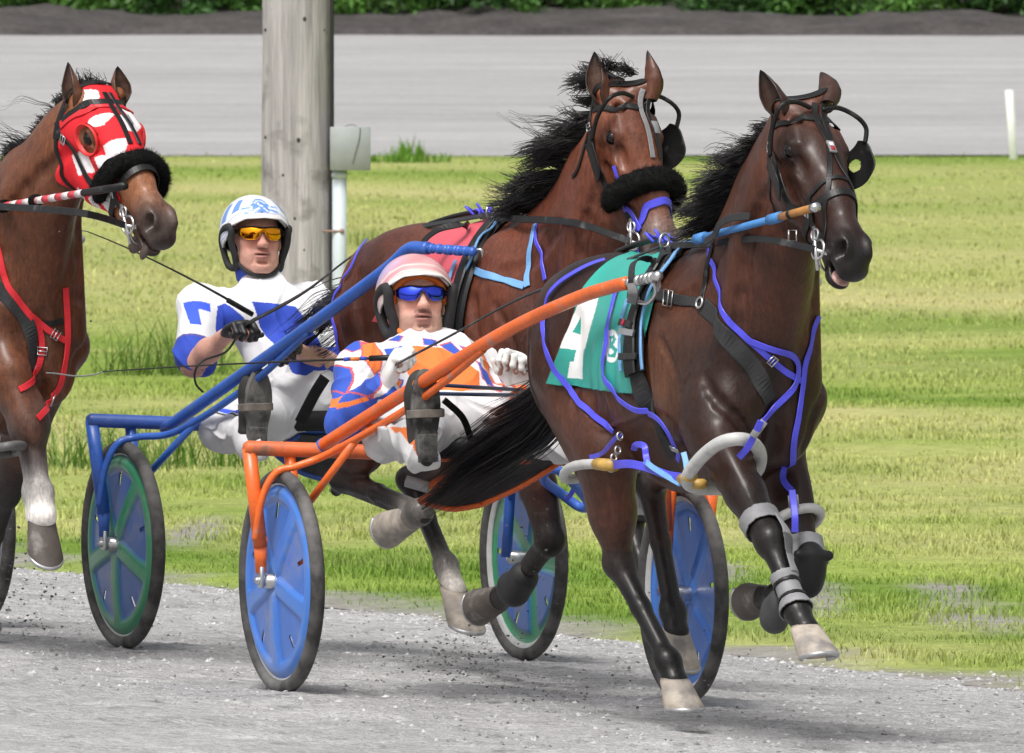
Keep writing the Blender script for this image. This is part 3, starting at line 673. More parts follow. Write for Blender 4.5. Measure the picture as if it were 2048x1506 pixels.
def fore(S, pts, U=V3(0, 1, 0), g=-1, boot=False):
    sh, el, kn, fe, co = pts
    S.cap(sh, el, .105, .095, .04, 0, (U, .80)); S.ell(el+V3(-.05, .02*g, .05), (.11, .065, .10), .03, 0)
    ax = unit(kn-el); f_ = unit(V3(1, 0, .3)-ax*(V3(1, 0, .3)@ax)); M_ = np.array([ax, f_, np.cross(ax, f_)])
    S.cap(el, el*.45+kn*.55, .090, .064, .04, 0, (U, .88)); S.cap(el*.45+kn*.55, kn, .062, .046, .03, 8)
    S.ell(el+ax*.13+f_*.045+V3(0, .02*g, 0), (.14, .042, .042), .022, 0, M_); S.ell(el+ax*.12-f_*.05, (.12, .04, .045), .022, 0, M_); S.ell(el+ax*.10-V3(0, .045*g, 0), (.10, .05, .035), .022, 0, M_)
    S.ell(kn, (.050, .048, .055), .02, 9); S.cap(kn, kn*.5+fe*.5, .042, .029, .02, 9); S.cap(kn*.5+fe*.5, fe, .027, .030, .02, 9)
    ax2 = unit(fe-kn); b2 = unit(el-kn); b2 = b2-ax2*(b2@ax2); b2 = -unit(V3(1, 0, .2)-ax2*(V3(1, 0, .2)@ax2)) if np.linalg.norm(b2) < .35 else unit(b2)*(1 if (b2@V3(-1, 0, -.5)) > 0 else -1)
    S.cap(kn+ax2*.05+b2*.032, fe+b2*.024, .015, .017, .008, 9); S.ell(fe+b2*.020, .026, .015, 9)
    S.ell(fe, (.041, .041, .041), .02, 9); S.cap(fe, co, .033, .041, .02, 10)
def make_hoof(name, co, sole, m, parent, fr, toe=None, size=1., rim=None):
    """truncated oblique cone from the coronet to the sole, with an iron shoe"""
    ax = unit(sole-co); t = V3(1, 0, 0) if toe is None else unit(toe); sd = unit(np.cross(ax, t)); t = unit(t-ax*(t@ax)) if rim is None else unit(V3(*rim)); sd = unit(sd-t*(sd@t)); L = np.linalg.norm(sole-co)
    rows = [(-.012, .040, .040, -.002), (.0, .046, .044, 0), (.25*L, .050, .047, .006), (.6*L, .057, .053, .014), (.93*L, .064, .058, .022), (L, .062, .056, .022)]; k = 28; V = []
    for (d, a, b, off) in rows:
        for j in range(k):
            th = 2*math.pi*j/k; c, s_ = math.cos(th), math.sin(th); rr = a*(1 if c > 0 else .86); V.append(co+ax*d+t*(off*size+rr*c*size)+sd*b*s_*size)
    V = np.array(V); F = []
    for i in range(len(rows)-1):
        for j in range(k): F.append([i*k+j, i*k+(j+1) % k, (i+1)*k+(j+1) % k, (i+1)*k+j])
    F.append(list(range(k))); F.append([(len(rows)-1)*k+j for j in range(k)][::-1])
    h = mesh(name, fr.w(V), F, m, parent)
    sh = []                                # iron shoe
    for j in range(-11, 12):
        th = j*.21; c, s_ = math.cos(th), math.sin(th); rr = .058 if c > 0 else .052; sh.append(co+ax*(L+.004)+t*(.022*size+rr*c*size)+sd*.052*s_*size)
    MB().tube(fr.w(np.array(sh)), .008, 8, sq=(1, .8)).build('shoe', shoe_m, h); return h
shoe_m = mat('iron_shoe', (.45, .45, .46), rough=.4, metal=.7, var=(30, .3, 3))
eye_m = mat('horse_eye', (.004, .0028, .002), rough=.08, spec=.45)
def coat(name, rough=.46):
    return coatmat(name, rough)
def coatmat(name, rough):
    m = mat(name, (1, 1, 1), rough=rough, spec=.24, vcol=True, coat=.30, rvar=(3.2, .42, .66), var=[(3.2, .42, 5), (12, .20, 4), (75, .30, 3, (1, 1, .22)), (170, .22, 2, (1, 1, .2))],
               bump=[(7, .45, .025), (-5, .18, .014), (26, .34, .006), (80, .40, .004, (1, 1, .25)), (190, .35, .002, (1, 1, .25))], extra=((.20, .16, .14), 62, .735, .80))
    m.node_tree.nodes['Principled BSDF'].inputs['Coat Roughness'].default_value = .26; return m
def finish_horse(name, S, fr, pal, root, m, h=.0046, paint=None):
    P, Q = S.mesh(h, smooth=2); C = S.colors(P, pal, .022)
    if paint is not None: C = paint(P, C)
    W = fr.w(P); o = mesh(name, W, Q, m, root, col=C); return o, Skin(W, Q), (W, Q, P)
def add_eyes(HF, root, fr, sc=1.):
    O, h, v, l = HF
    for g in (-1, 1):
        c = O+sc*(.175*h-.021*v+.0765*g*l); mb = MB().ball(fr.w(c), .0235*sc, nu=18, nv=12); mb.build('eye', eye_m, root)
def zroot(fr, s, u): p = fr.w(V3(s, u, 0)); return V3(p[0], p[1], float(zg(p[0], p[1])))

A1 = Frame(-.092, 40.25, 21.0, -.027, -.047); A2 = Frame(-.650, 43.32, 23.0, -.066, -.05)
# ---- horse with the green number cloth
F1 = A1
poll4, nose4 = F1.hp(1602, 205, 0.0), F1.hp(1716, 508, .02)
H4 = head_frame(poll4, nose4, 0.03, lat=V3(-.26, 1, 0))
S4 = Solid(); add_trunk(S4)
S4.chain([V3(2.16, 0, 1.22), V3(2.40, 0, 1.50), V3(2.53, 0, 1.70), V3(2.60, 0, 1.86)], [.275, .185, .135, .098], .09, 0, (V3(0, 1, 0), .60))
S4.cap((2.30, 0, 1.12), (2.52, 0, 1.52), .18, .105, .08, 0, (V3(0, 1, 0), .72))
S4.cap((2.02, 0, 1.44), (2.36, 0, 1.70), .06, .055, .08, 0, (V3(0, 1, 0), .6))
S4.cap((2.47, 0, 1.60), (2.63, 0, 1.80), .105, .085, .06, 0, (V3(0, 1, 0), .75))
def earp(fr, bx, by, tx, ty, ub, ut): return (fr.hp(bx, by, ub), fr.hp(tx, ty, ut))
e4r = earp(F1, 1568, 222, 1517, 142, -.062, -.135); e4l = earp(F1, 1652, 200, 1649, 147, .062, .10)
add_neck(S4, (2.46, 0, 1.55), (2.60, 0, 1.84))
add_head(S4, H4, [(*e4r, V3(.5, -.8, .25)), (*e4l, V3(.45, .8, .2))], 1.07, .024)
rf = [V3(2.40, -.125, 1.03), F1.hp(1428, 868, -.165), F1.hp(1541, 1082, -.13), F1.hp(1594, 1222, -.11), F1.hp(1612, 1258, -.10)]
lf = [V3(2.34, .105, 1.03), V3(2.16, .135, .90), F1.hp(1612, 1128, .15), F1.hp(1556, 1196, .15), F1.hp(1528, 1196, .15)]
rh = [F1.hp(1212, 905, -.185), F1.hp(1238, 1128, -.13), F1.hp(1336, 1322, -.07), F1.hp(1350, 1362, -.06)]
lh = [V3(1.33, .17, .93), F1.hp(1300, 968, .19), F1.hp(1346, 1222, .195), F1.hp(1352, 1262, .195)]
fore(S4, rf, g=-1); fore(S4, lf, g=1); hind(S4, rh, g=-1, hipo=(1.2, 1.10)); hind(S4, lh, g=1)
PB4 = {0: (.040, .0140, .0082), 1: (.068, .0235, .0135), 2: (.020, .016, .015), 3: (.42, .25, .22), 4: (.008, .006, .006), 5: (.014, .010, .009), 6: (.02, .013, .010), 7: (.05, .03, .025), 8: (.022, .014, .012), 9: (.013, .011, .011), 10: (.013, .011, .011)}
coat4 = coat('dark_bay_coat')
horse4 = thing('racehorse', zroot(F1, 1.75, 0), 'dark bay pacing horse in front wearing the green saddle cloth with number 4', 'horse')
def paint4(P, C):
    pt_ = np.clip(.5+1.1*ripple(P*V3(1, 1, .7), 5.5, 401, 2), 0, 1)[:, None]; C = C*(.55+.85*pt_)+pt_*np.array([.016, .004, .001])*(P[:, 2] > .55)[:, None]
    top = np.clip((P[:, 2]-1.28)/.15, 0, 1)*np.clip((2.3-P[:, 0])/.3, 0, 1); C = C*(1-.45*top[:, None])
    warm = np.exp(-((P[:, 0]-2.1)/.16)**2-((P[:, 2]-1.05)/.22)**2)*(np.abs(P[:, 1]) > .1); C = C+warm[:, None]*np.array([.070, .027, .010])
    warm = np.exp(-((P[:, 0]-1.35)/.2)**2-((P[:, 2]-.70)/.15)**2); C = C+warm[:, None]*np.array([.045, .017, .006]); return C
add_lines(S4, (2.46, 0, 1.55), (2.60, 0, 1.84), 0.)
body4, K4, raw4 = finish_horse('body', S4, F1, PB4, horse4, coat4, paint=paint4); add_eyes(H4, horse4, F1, 1.07)
for e_, o_ in ((e4r, V3(.35, -.8, .3)), (e4l, V3(-.35, .9, .1))): make_ear(*e_, o_, coat4, horse4, F1, (.045, .020, .013), (.055, .030, .022), (.012, .009, .008), 1.12)
hoof_pale = mat('hoof_pale', lin(176, 165, 152), rough=.6, var=[(25, .25, 4, (1, 1, .3)), (9, .25, 3)], extra=((.20, .185, .175), 12, .44, .66)); hoof_dark = mat('hoof_dark', (.09, .075, .065), rough=.6, var=(20, .3, 4), extra=((.3, .28, .26), 12, .55, .75))
make_hoof('hoof', rf[4], F1.hp(1631, 1314, -.095), hoof_pale, horse4, F1, V3(1, 0, .25), 1.08, (.93, 0, .22))
make_hoof('hoof', lf[4], F1.hp(1496, 1186, .15), hoof_dark, horse4, F1, V3(-.3, 0, -1))
make_hoof('hoof', rh[3], F1.hp(1362, 1416, -.055), hoof_pale, horse4, F1, V3(1, 0, .1), 1.08, (1, 0, .02))
make_hoof('hoof', lh[3], F1.hp(1360, 1322, .195), hoof_pale, horse4, F1, V3(1, 0, -.1), 1.0, (.9, 0, -.35))
# ---- horse in the middle, running beside the first driver
a_ = R(28.); c_ = A2.w(V3(2.45, 0, 0)); F2 = Frame(c_[0]-2.45*math.sin(a_), c_[1]+2.45*math.cos(a_), 28., -.08, -.05)   # this horse has swung out a little from its sulky
FH2 = F2
poll2, nose2 = F2.hp(1243, 168, 0.0), F2.hp(1338, 492, .04)
H2 = head_frame(poll2, nose2, -.06, lat=V3(-.14, 1, 0))
S2 = Solid(); add_trunk(S2, -.02, .07)
S2.chain([V3(2.12, 0, 1.22), V3(2.36, 0, 1.50), V3(2.48, 0, 1.72), V3(2.56, 0, 1.88)], [.275, .19, .14, .10], .09, 0, (V3(0, 1, 0), .60))
S2.cap((2.28, 0, 1.12), (2.48, 0, 1.52), .18, .11, .08, 0, (V3(0, 1, 0), .72)); S2.cap((2.0, 0, 1.49), (2.30, 0, 1.74), .06, .055, .08, 0, (V3(0, 1, 0), .6))
S2.cap((2.43, 0, 1.60), (2.58, 0, 1.82), .11, .088, .06, 0, (V3(0, 1, 0), .75))
e2r = earp(F2, 1208, 192, 1184, 103, -.066, -.09); e2l = earp(F2, 1300, 180, 1303, 101, .066, .085)
add_head(S2, H2, [(*e2r, V3(.6, -.6, .2)), (*e2l, V3(.8, .2, .2))], 1.08, .0); add_neck(S2, (2.42, 0, 1.55), (2.56, 0, 1.86))
rf2 = [V3(2.33, -.145, 1.03), V3(2.17, -.16, .90), F2.hp(1100, 1080, -.125), F2.hp(1030, 1178, -.12), F2.hp(998, 1196, -.12)]
lf2 = [V3(2.40, .145, 1.03), V3(2.36, .16, .92), F2.hp(1258, 1040, .14), F2.hp(1300, 1185, .12), F2.hp(1312, 1225, .11)]
rh2 = [V3(1.20, -.17, .90), V3(.86, -.15, .66), F2.hp(842, 1022, -.15), F2.hp(822, 1034, -.15)]
lh2 = [V3(1.42, .17, .88), F2.hp(822, 960, .15), F2.hp(892, 1130, .13), F2.hp(908, 1178, .13)]
fore(S2, rf2, g=-1); fore(S2, lf2, g=1); hind(S2, rh2, g=-1, hipo=(1.12, 1.19)); hind(S2, lh2, g=1, hipo=(1.12, 1.19))
PB2 = {0: (.092, .0265, .0140), 1: (.155, .049, .0245), 2: (.12, .105, .10), 3: (.3, .2, .18), 4: (.01, .008, .008), 5: (.02, .013, .011), 6: (.02, .014, .012), 7: (.09, .045, .035), 8: (.03, .017, .013), 9: (.016, .013, .012), 10: (.5, .46, .42)}
horse2 = thing('racehorse', zroot(F2, 1.75, 0), 'bay pacing horse in the middle with a black shadow roll and blue bridle tape', 'horse')
coat2 = coat('bay_coat')
def paint2(P, C):
    pt_ = np.clip(.5+1.1*ripple(P*V3(1, 1, .7), 5.0, 402, 2), 0, 1)[:, None]; C = C*(.60+.75*pt_)
    f = (P[:, 2] < .55) & (P[:, 0] > 1.45) & ((P[:, 1] < 0) | (P[:, 0] > 1.95)); C[f & (C[:, 0] > .12)] = [.02, .016, .015]; return C
add_lines(S2, (2.42, 0, 1.55), (2.56, 0, 1.86), -.02, .06)
body2, K2, raw2 = finish_horse('body', S2, F2, PB2, horse2, coat2, paint=paint2); add_eyes(H2, horse2, F2, 1.08)
for e_, o_ in ((e2r, V3(.3, -.8, .2)), (e2l, V3(.35, .9, .1))): make_ear(*e_, o_, coat2, horse2, F2, (.090, .032, .018), (.08, .045, .032), (.012, .009, .008), 1.15)
make_hoof('hoof', rf2[4], F2.hp(955, 1198, -.12), hoof_dark, horse2, F2, V3(-.2, 0, -1), 1.05)
make_hoof('hoof', lf2[4], F2.hp(1324, 1270, .11), hoof_dark, horse2, F2)
make_hoof('hoof', rh2[3], F2.hp(772, 1044, -.15), hoof_pale, horse2, F2, V3(0, 0, -1), 1.05)
make_hoof('hoof', lh2[3], F2.hp(926, 1246, .13), hoof_pale, horse2, F2, V3(1, 0, -.2), 1.15, (.9, 0, -.3))
# ---- horse entering at the left with the red and white hood
p3 = at(182, 186, 41.7); F3 = Frame(p3[0]-.125-2.60*math.sin(R(22)), p3[1]+.03+2.60*math.cos(R(22)), 22., -.0, -.04)
poll3 = F3.loc(p3); n3 = at(330, 448, 41.35); nose3 = F3.loc(n3); hh_ = unit(nose3-poll3)
lat3 = unit(np.cross(V3(0, 0, 1), V3(hh_[0], hh_[1], 0))); H3 = head_frame(poll3, nose3, .05, lat=lat3)
S3 = Solid(); add_trunk(S3, -.02, .0)
S3.chain([V3(2.14, 0, 1.22), V3(2.36, 0, 1.50), V3(2.36, 0, 1.50)*.42+poll3*.58-V3(.0, 0, .03), poll3-V3(.01, 0, .06)], [.275, .185, .125, .085], .07, 0, (V3(0, 1, 0), .60))
S3.cap((2.28, 0, 1.12), (2.47, .0, 1.52), .18, .11, .08, 0, (V3(0, 1, 0), .72)); S3.cap((2.0, 0, 1.44), (2.28, 0, 1.62), .06, .055, .08, 0, (V3(0, 1, 0), .6))
S3.cap((2.44, 0, 1.60), poll3+V3(.0, .0, -.08), .11, .088, .06, 0, (V3(0, 1, 0), .75))
add_neck(S3, (2.42, 0.01, 1.55), poll3-V3(0, 0, .04))
def ear3(bx, by, tx, ty, dyb, dyt): return (F3.loc(at(bx, by, 41.7+dyb)), F3.loc(at(tx, ty, 41.7+dyt)))
e3r = ear3(160, 208, 130, 126, -.04, -.05); e3l = ear3(234, 194, 240, 133, .03, .03)
add_head(S3, H3, [(*e3r, V3(.3, -.9, .1)), (*e3l, V3(.8, -.4, .2))], 1.08, .016)
rf3 = [V3(2.38, -.12, 1.0), V3(2.44, -.10, .95), F3.hp(58, 852, -.06), F3.hp(76, 985, -.05), F3.hp(82, 1030, -.05)]
lf3 = [V3(2.28, .09, 1.0), V3(2.12, .11, .9), F3.hp(12, 985, .10), F3.hp(-30, 1150, .10), F3.hp(-45, 1190, .10)]
rh3 = [V3(1.22, -.17, .90), V3(.86, -.15, .66), V3(.80, -.14, .34), V3(.78, -.14, .26)]
lh3 = [V3(1.42, .17, .88), V3(1.2, .15, .52), V3(1.42, .13, .22), V3(1.47, .13, .13)]
fore(S3, rf3, g=-1); S3.ell(rf3[2], (.074, .070, .080), .03, 9); S3.cap(rf3[2], rf3[3], .050, .040, .02, 9); S3.ell(rf3[3], .052, .02, 9); S3.cap(rf3[3], rf3[4], .044, .052, .02, 10); fore(S3, lf3, g=1); hind(S3, rh3, g=-1); hind(S3, lh3, g=1)
PB3 = {0: (.125, .042, .0180), 1: (.23, .088, .038), 2: (.05, .038, .034), 3: (.10, .07, .06), 4: (.01, .008, .008), 5: (.03, .018, .014), 6: (.03, .02, .016), 7: (.07, .035, .028), 8: (.035, .025, .022), 9: (.035, .031, .030), 10: (.80, .76, .72)}
horse3 = thing('racehorse', zroot(F3, 1.75, 0), 'bay pacing horse at the left edge wearing a red and white hood', 'horse')
coat3 = coat('red_bay_coat')
def paint3(P, C):
    pt_ = np.clip(.5+1.1*ripple(P*V3(1, 1, .7), 5.0, 403, 2), 0, 1)[:, None]; C = C*(.68+.60*pt_)
    C[(P[:, 2] < .9) & (C[:, 0] > .15) & (P[:, 1] > 0)] = [.035, .03, .03]; return C
add_lines(S3, (2.42, 0.01, 1.55), poll3-V3(0, 0, .04), -.02)
body3, K3, raw3 = finish_horse('body', S3, F3, PB3, horse3, coat3, paint=paint3); add_eyes(H3, horse3, F3, 1.08)
for e_, o_ in ((e3r, V3(.2, -.9, .1)), (e3l, V3(.9, .3, .1))): make_ear(*e_, o_, coat3, horse3, F3, (.13, .052, .026), (.10, .055, .04), (.02, .012, .010), 1.1)
make_hoof('hoof', rf3[4], F3.hp(87, 1102, -.05), hoof_dark, horse3, F3, V3(1, 0, -.3), 1.06, (.75, 0, -.6))
make_hoof('hoof', lf3[4], F3.hp(-55, 1240, .10), hoof_dark, horse3, F3)
make_hoof('hoof', rh3[3], V3(.70, -.14, .24), hoof_dark, horse3, F3, V3(0, 0, -1)); make_hoof('hoof', lh3[3], V3(1.52, .13, .05), hoof_dark, horse3, F3)

def lip(HF, fr, root, sc, dm, name='lower_lip', tongue=False):
    O, h, v, l = HF; M = np.array([h, v, l]); S = Solid(); q = lambda a, b, c: O+sc*(a*h+b*v+c*l)
    S.ell(q(.556, -.0875-dm, 0), np.array([.030, .010, .029])*sc, .01, 0, M)
    if tongue: S.ell(q(.565, -.105-dm, -.026), np.array([.016, .030, .010])*sc, .01, 0, M); S.ell(q(.50, -.135-dm, -.01), np.array([.020, .040, .024])*sc, .012, 0, M)
    P, Q = S.mesh(.0035); mesh(name, fr.w(P), Q, lip_t if tongue else lip_m, root)
lip_m = mat('pink_lip', (.50, .30, .27), rough=.4, var=[(40, .35, 4)], extra=((.06, .05, .05), 70, .55, .7)); lip_t = mat('grey_lip', (.10, .07, .06), rough=.4, var=(30, .3, 3))
lip(H4, F1, horse4, 1.07, .024); lip(H3, F3, horse3, 1.08, .016, 'lower_lip', True)
# ------------------------------------------------------------------ sulkies
def paint_mat(name, col, scr=(.30, .27, .25), rough=.38): return mat(name, col, rough=rough, spec=.5, coat=.15, var=[(7, .16, 4), (60, .12, 3)], bump=(50, .12, .002), extra=(scr, 17, .60, .76))
worn_orange = mat('worn_orange', (.62, .13, .035), rough=.5, var=[(7, .2, 4), (40, .15, 3)], bump=(40, .15, .003), extra=((.16, .10, .07), 11, .50, .68)); orange_m = paint_mat('orange_paint', (.75, .135, .02)); blue_m = paint_mat('blue_paint', (.035, .12, .48), (.12, .16, .25)); navy_m = paint_mat('worn_blue_paint', (.03, .085, .33), (.2, .2, .22)); grey_m = paint_mat('grey_paint', (.3, .3, .31))
tyre_m = mat('tyre_rubber', (.045, .044, .043), rough=.8, spec=.3, var=[(20, .25, 4)], bump=(160, .5, .003), extra=((.21, .20, .195), 5, .40, .75))
rim_m = mat('rim_metal', (.56, .56, .55), rough=.45, metal=.1, var=(20, .15, 3)); disc_m = mat('wheel_disc', (1, 1, 1), rough=.32, spec=.5, vcol=True, coat=.2, var=[(9, .07, 4)], extra=((.30, .29, .28), 7, .50, .95))
steel = mat('bright_steel', (.62, .62, .62), rough=.3, metal=.9, var=(30, .2, 3)); black_m = mat('black_strap', (.009, .009, .010), rough=.5, spec=.3, var=(30, .3, 3), bump=(120, .2, .002)); vinyl_m = mat('black_vinyl', (.011, .011, .012), spec=.3, rough=.45, var=(8, .3, 3)); apron_m = mat('grey_canvas', (.055, .055, .057), rough=.85, var=[(5, .35, 5), (60, .2, 3)], bump=(25, .3, .006))
def wheel(fr, side, w, root, c_panel, c_spoke, ph=0., R_=.36):
    C = V3(0, side*w/2, R_); ex, ez, ey = V3(1, 0, 0), V3(0, 0, 1), V3(0, side, 0)
    def W(p): return fr.w(np.asarray(p))
    t = R_-.022; th = np.linspace(0, 2*np.pi, 73)[:-1]
    t_ = .318
    path = C+t*np.cos(th)[:, None]*ex+t*np.sin(th)[:, None]*ez
    hub = thing_child('wheel', fr.w(C), root)
    MB().tube(W(path), .0235, 16, closed=True).build('tyre', tyre_m, hub)
    MB().tube(W(C+t_*np.cos(th)[:, None]*ex+t_*np.sin(th)[:, None]*ez), .0205, 12, closed=True, sq=(.36, 1.0)).build('rim', rim_m, hub)
    nr, nth = 46, 360; r = np.linspace(.018, .3105, nr); a = np.linspace(0, 2*np.pi, nth, endpoint=False); RR, AA = np.meshgrid(r, a, indexing='ij')
    d = np.abs((((AA-ph)/(2*np.pi)*5+.5) % 1)-.5)*2*np.pi/5*RR; flare = .012+.016*np.clip((RR-.2)/.1, 0, 1)**2
    spoke = np.clip(1-(d/(.028+flare)), 0, 1)**.6*np.clip((RR-.02)/.03, 0, 1); ring = np.clip(1-np.abs(RR-.288)/.032, 0, 1)**.6; rid = np.maximum(spoke, ring)
    rid = np.clip(rid*1.35, 0, 1); rid = rid*rid*(3-2*rid)
    slot = (np.abs(((((AA-ph)/(2*np.pi)*5) % 1)-.5)*2*np.pi/5*RR) < .0105) & (RR > .200) & (RR < .258)
    for face, sg in (('disc', 1), ('disc', -1)):
        hgt = .004+.022*(1-(RR/.311)**2)+.012*rid*np.clip((.311-RR)/.02, 0, 1)+(.0 if sg > 0 else -.004)
        P = C+RR[..., None]*np.cos(AA)[..., None]*ex+RR[..., None]*np.sin(AA)[..., None]*ez+hgt[..., None]*ey
        col = np.array(c_panel)*(1-rid[..., None])+np.array(c_spoke)*rid[..., None]
        i, j = np.meshgrid(np.arange(nr-1), np.arange(nth), indexing='ij'); j2 = (j+1) % nth; keep = ~(slot[i, j] & slot[i+1, j2])
        F = np.stack([i*nth+j, (i+1)*nth+j, (i+1)*nth+j2, i*nth+j2], -1)[keep]
        if sg*side > 0: F = F[:, ::-1]
        mesh('disc', W(P.reshape(-1, 3)), F, disc_m, hub, col=col.reshape(-1, 3))
    mb = MB().tube(W([C-ey*.062, C-ey*.052, C+ey*.052, C+ey*.062]), [.012, .024, .024, .012], 18); mb.ball(fr.w(C+ey*.078), .012); mb.tube(W([C, C+ey*.075]), .008, 10); mb.build('hub', steel, hub)
    return hub
def thing_child(name, loc, parent):
    o = bpy.data.objects.new(name, None); COL.objects.link(o); o.empty_display_size = .1; o.location = tuple(np.asarray(loc)-origin_of(parent)); o.parent = parent; return o
def sulky(fr, w, label, m, panel, spokes, shaft_r, shaft_l, zb=.785, m_bar=None, tipm=None, ph=(0, 0), be=.115, dark=None):
    root = thing('sulky', V3(*(fr.w(V3(0, 0, 0)))), label, 'sulky'); W = lambda p: fr.w(np.array(p, float)); m_bar = m_bar or m; hb = w/2+be
    for side, c_s, p_ in ((-1, spokes[0], ph[0]), (1, spokes[1], ph[1])): wheel(fr, side, w, root, panel[0 if side < 0 else 1], c_s, p_)
    MB().tube(W([(0, -hb-.012, zb), (0, -hb, zb), (0, hb, zb), (0, hb+.012, zb)]), [.016, .024, .024, .016], 16).build('arch_bar', m_bar, root)
    for sd in (-1, 1):
        mb = MB().tube(W([(0, sd*(hb-.005), zb), (.0, sd*(w/2+.072), .47)]), .023, 14, sq=(1, .8)); mb.tube(W([(0, sd*(w/2+.0725), .50), (0, sd*(w/2+.070), .385)]), [.023, .017], 14, sq=(1, .55)); mb.build('fork', m, root)
        MB().box(fr.w(V3(0, sd*(w/2+.070), .372)), (fr.d, unit(fr.n+fr.zs*V3(0, 0, 1)), V3(0, 0, 1)), (.016, .007, .034), bev=.4).ball(fr.w(V3(0, sd*(w/2+.082), .362)), (.011, .011, .011)).build('axle_plate', steel, root)
        MB().tube(W([(-.01, sd*(w/2-.028), zb), (-.0, sd*(w/2-.050), .60), (-.0, sd*(w/2-.066), .36)]), .019, 12).build('fork', m, root)
    for sh, sd in ((shaft_r, -1), (shaft_l, 1)):
        P = smooth_path(np.array(sh, float), 8); L = np.r_[0, np.cumsum(np.linalg.norm(np.diff(P, axis=0), axis=1))]; T = L[-1]-.22
        k = L <= T; MB().tube(W(P[k]), .0215, 14).build('shaft', m, root)
        Q = P[~k]; n_ = len(Q); mb = MB().tube(W(np.concatenate([P[k][-2:], Q])), .013, 12)
        for i in range(7): c = Q[int((n_-1)*(i+.5)/8)]; c2 = Q[min(n_-1, int((n_-1)*(i+.5)/8)+1)]; ax = unit(c2-c) if np.linalg.norm(c2-c) > 0 else unit(Q[-1]-Q[-2]); mb.tube(W([c-ax*.010, c-ax*.005, c+ax*.005, c+ax*.010]), [.012, .0175, .0175, .012], 14)
        mb.ball(fr.w(Q[-1]), .0165); mb.build('shaft_tip', tipm or steel, root)
        # stay rod under the shaft, running down to the fork
        PA = lambda f_: np.array([np.interp(f_*L[-1], L, P[:, i]) for i in range(3)])
        m1 = PA(.50)-V3(0, 0, .015); m2 = PA(.30)-V3(0, sd*.005, .050); m3 = PA(.08)+V3(0, sd*.03, -.060)
        MB().tube(W(smooth_path([m1, m2, m3, (.07, sd*(w/2-.03), zb-.05), (.045, sd*(w/2+.035), zb-.075), (.025, sd*(w/2+.075), zb-.16), (.0, sd*(w/2+.090), .49)], 8)), .0125, 10).build('stay_rod', m, root)
        MB().tube(W([PA(.13)+V3(0, sd*.01, -.055), (.0, sd*(w/2-.050), .56)]), .0125, 10).build('stay_rod', m, root)
    return root
red_ = (.75, .135, .02)
F2 = A2
def shaft_pts(fr, pix, us): return [fr.hp(px, py, u) for (px, py), u in zip(pix, us)]
sr1 = shaft_pts(F1, [(636, 897), (820, 780), (1010, 664), (1150, 598), (1226, 573), (1255, 566), (1316, 552)], [-.56, -.475, -.385, -.32, -.285, -.275, -.262])
sr1 = np.array(sr1); sl1 = sr1*V3(1, -1, 1)
B_, G_ = (.045, .15, .52), (.045, .26, .13)
s1 = sulky(F1, 1.385, 'orange two wheeled sulky with blue disc wheels behind the front horse', orange_m, [B_, B_], [(.055, .19, .60), (.055, .19, .60)], sr1, sl1, m_bar=worn_orange, ph=(R(270), R(262)))
sr2 = np.array(shaft_pts(F2, [(330, 858), (560, 695), (760, 548), (815, 500), (845, 496), (900, 500), (945, 503)], [-.62, -.50, -.40, -.37, -.35, -.30, -.27])); sl2 = sr2*V3(1, -1, 1)
s2 = sulky(F2, 1.50, 'blue two wheeled sulky with green spoked blue disc wheels behind the middle horse', blue_m, [(.045, .115, .36), (.045, .13, .42)], [G_, G_], sr2, sl2, zb=.785, m_bar=navy_m, tipm=blue_m, ph=(R(268), R(285)), be=.12)
sr3 = sr1*V3(.98, 1, 1.0)
s3 = sulky(F3, 1.30, 'dusty dark grey sulky behind the hooded horse, one wheel showing at the left edge', grey_m, [(.09, .09, .095)]*2, [(.14, .14, .15)]*2, sr3, sr3*V3(1, -1, 1))
tape_m = mat('grey_tape', (.36, .36, .36), rough=.6, var=(20, .2, 3)); 
def seat(fr, root, m, zs=.80):
    U = [fr.d, fr.n, V3(0, 0, 1)]
    MB().box(fr.w(V3(-.10, 0, zs+.015)), U, (.17, .20, .035), bev=.5).build('seat', vinyl_m, root)
    MB().box(fr.w(V3(-.29, 0, zs+.10)), [unit(fr.d*.5+V3(0, 0, 1)), fr.n, unit(np.cross(unit(fr.d*.5+V3(0, 0, 1)), fr.n))], (.09, .19, .022), bev=.5).build('backrest', vinyl_m, root)
    for sd in (-1, 1): MB().tube(fr.w(np.array([(0, sd*.16, .785), (-.1, sd*.15, zs-.02), (-.26, sd*.15, zs+.03)])), .012, 10).build('seat_bracket', m, root)
seat(F1, s1, orange_m); seat(F2, s2, navy_m); seat(F3, s3, grey_m)
def apron(fr, root, m, pts_px, tape=True):
    """canvas mud screen slung under the crossbar, framed by bent bars"""
    tl, bl, br, tr = [fr.hs(px, py, s_) for (px, py, s_) in pts_px]; n_, k = 14, 14; V = []
    for i in range(n_+1):
        for j in range(k+1):
            a, b = i/n_, j/k; p = (tl*(1-b)+tr*b)*(1-a)+(bl*(1-b)+br*b)*a; p = p+V3(-.06*math.sin(math.pi*b)*math.sin(math.pi*a), 0, -.02*math.sin(math.pi*b)*a); V.append(p)
    F = [[i*(k+1)+j, (i+1)*(k+1)+j, (i+1)*(k+1)+j+1, i*(k+1)+j+1] for i in range(n_) for j in range(k)]
    o = mesh('mud_screen', fr.w(np.array(V)), F, apron_m, root); so_ = o.modifiers.new('solid', 'SOLIDIFY'); so_.thickness = .006
    for P in ([tl, (tl+bl)/2+V3(.01, -.01, -.01), bl], [tr, (tr+br)/2+V3(0, .0, -.01), br], [bl, (bl+br)/2+V3(0, 0, -.02), br]): MB().tube(fr.w(smooth_path(P, 8)), .009, 8).build('screen_rod', m, root)
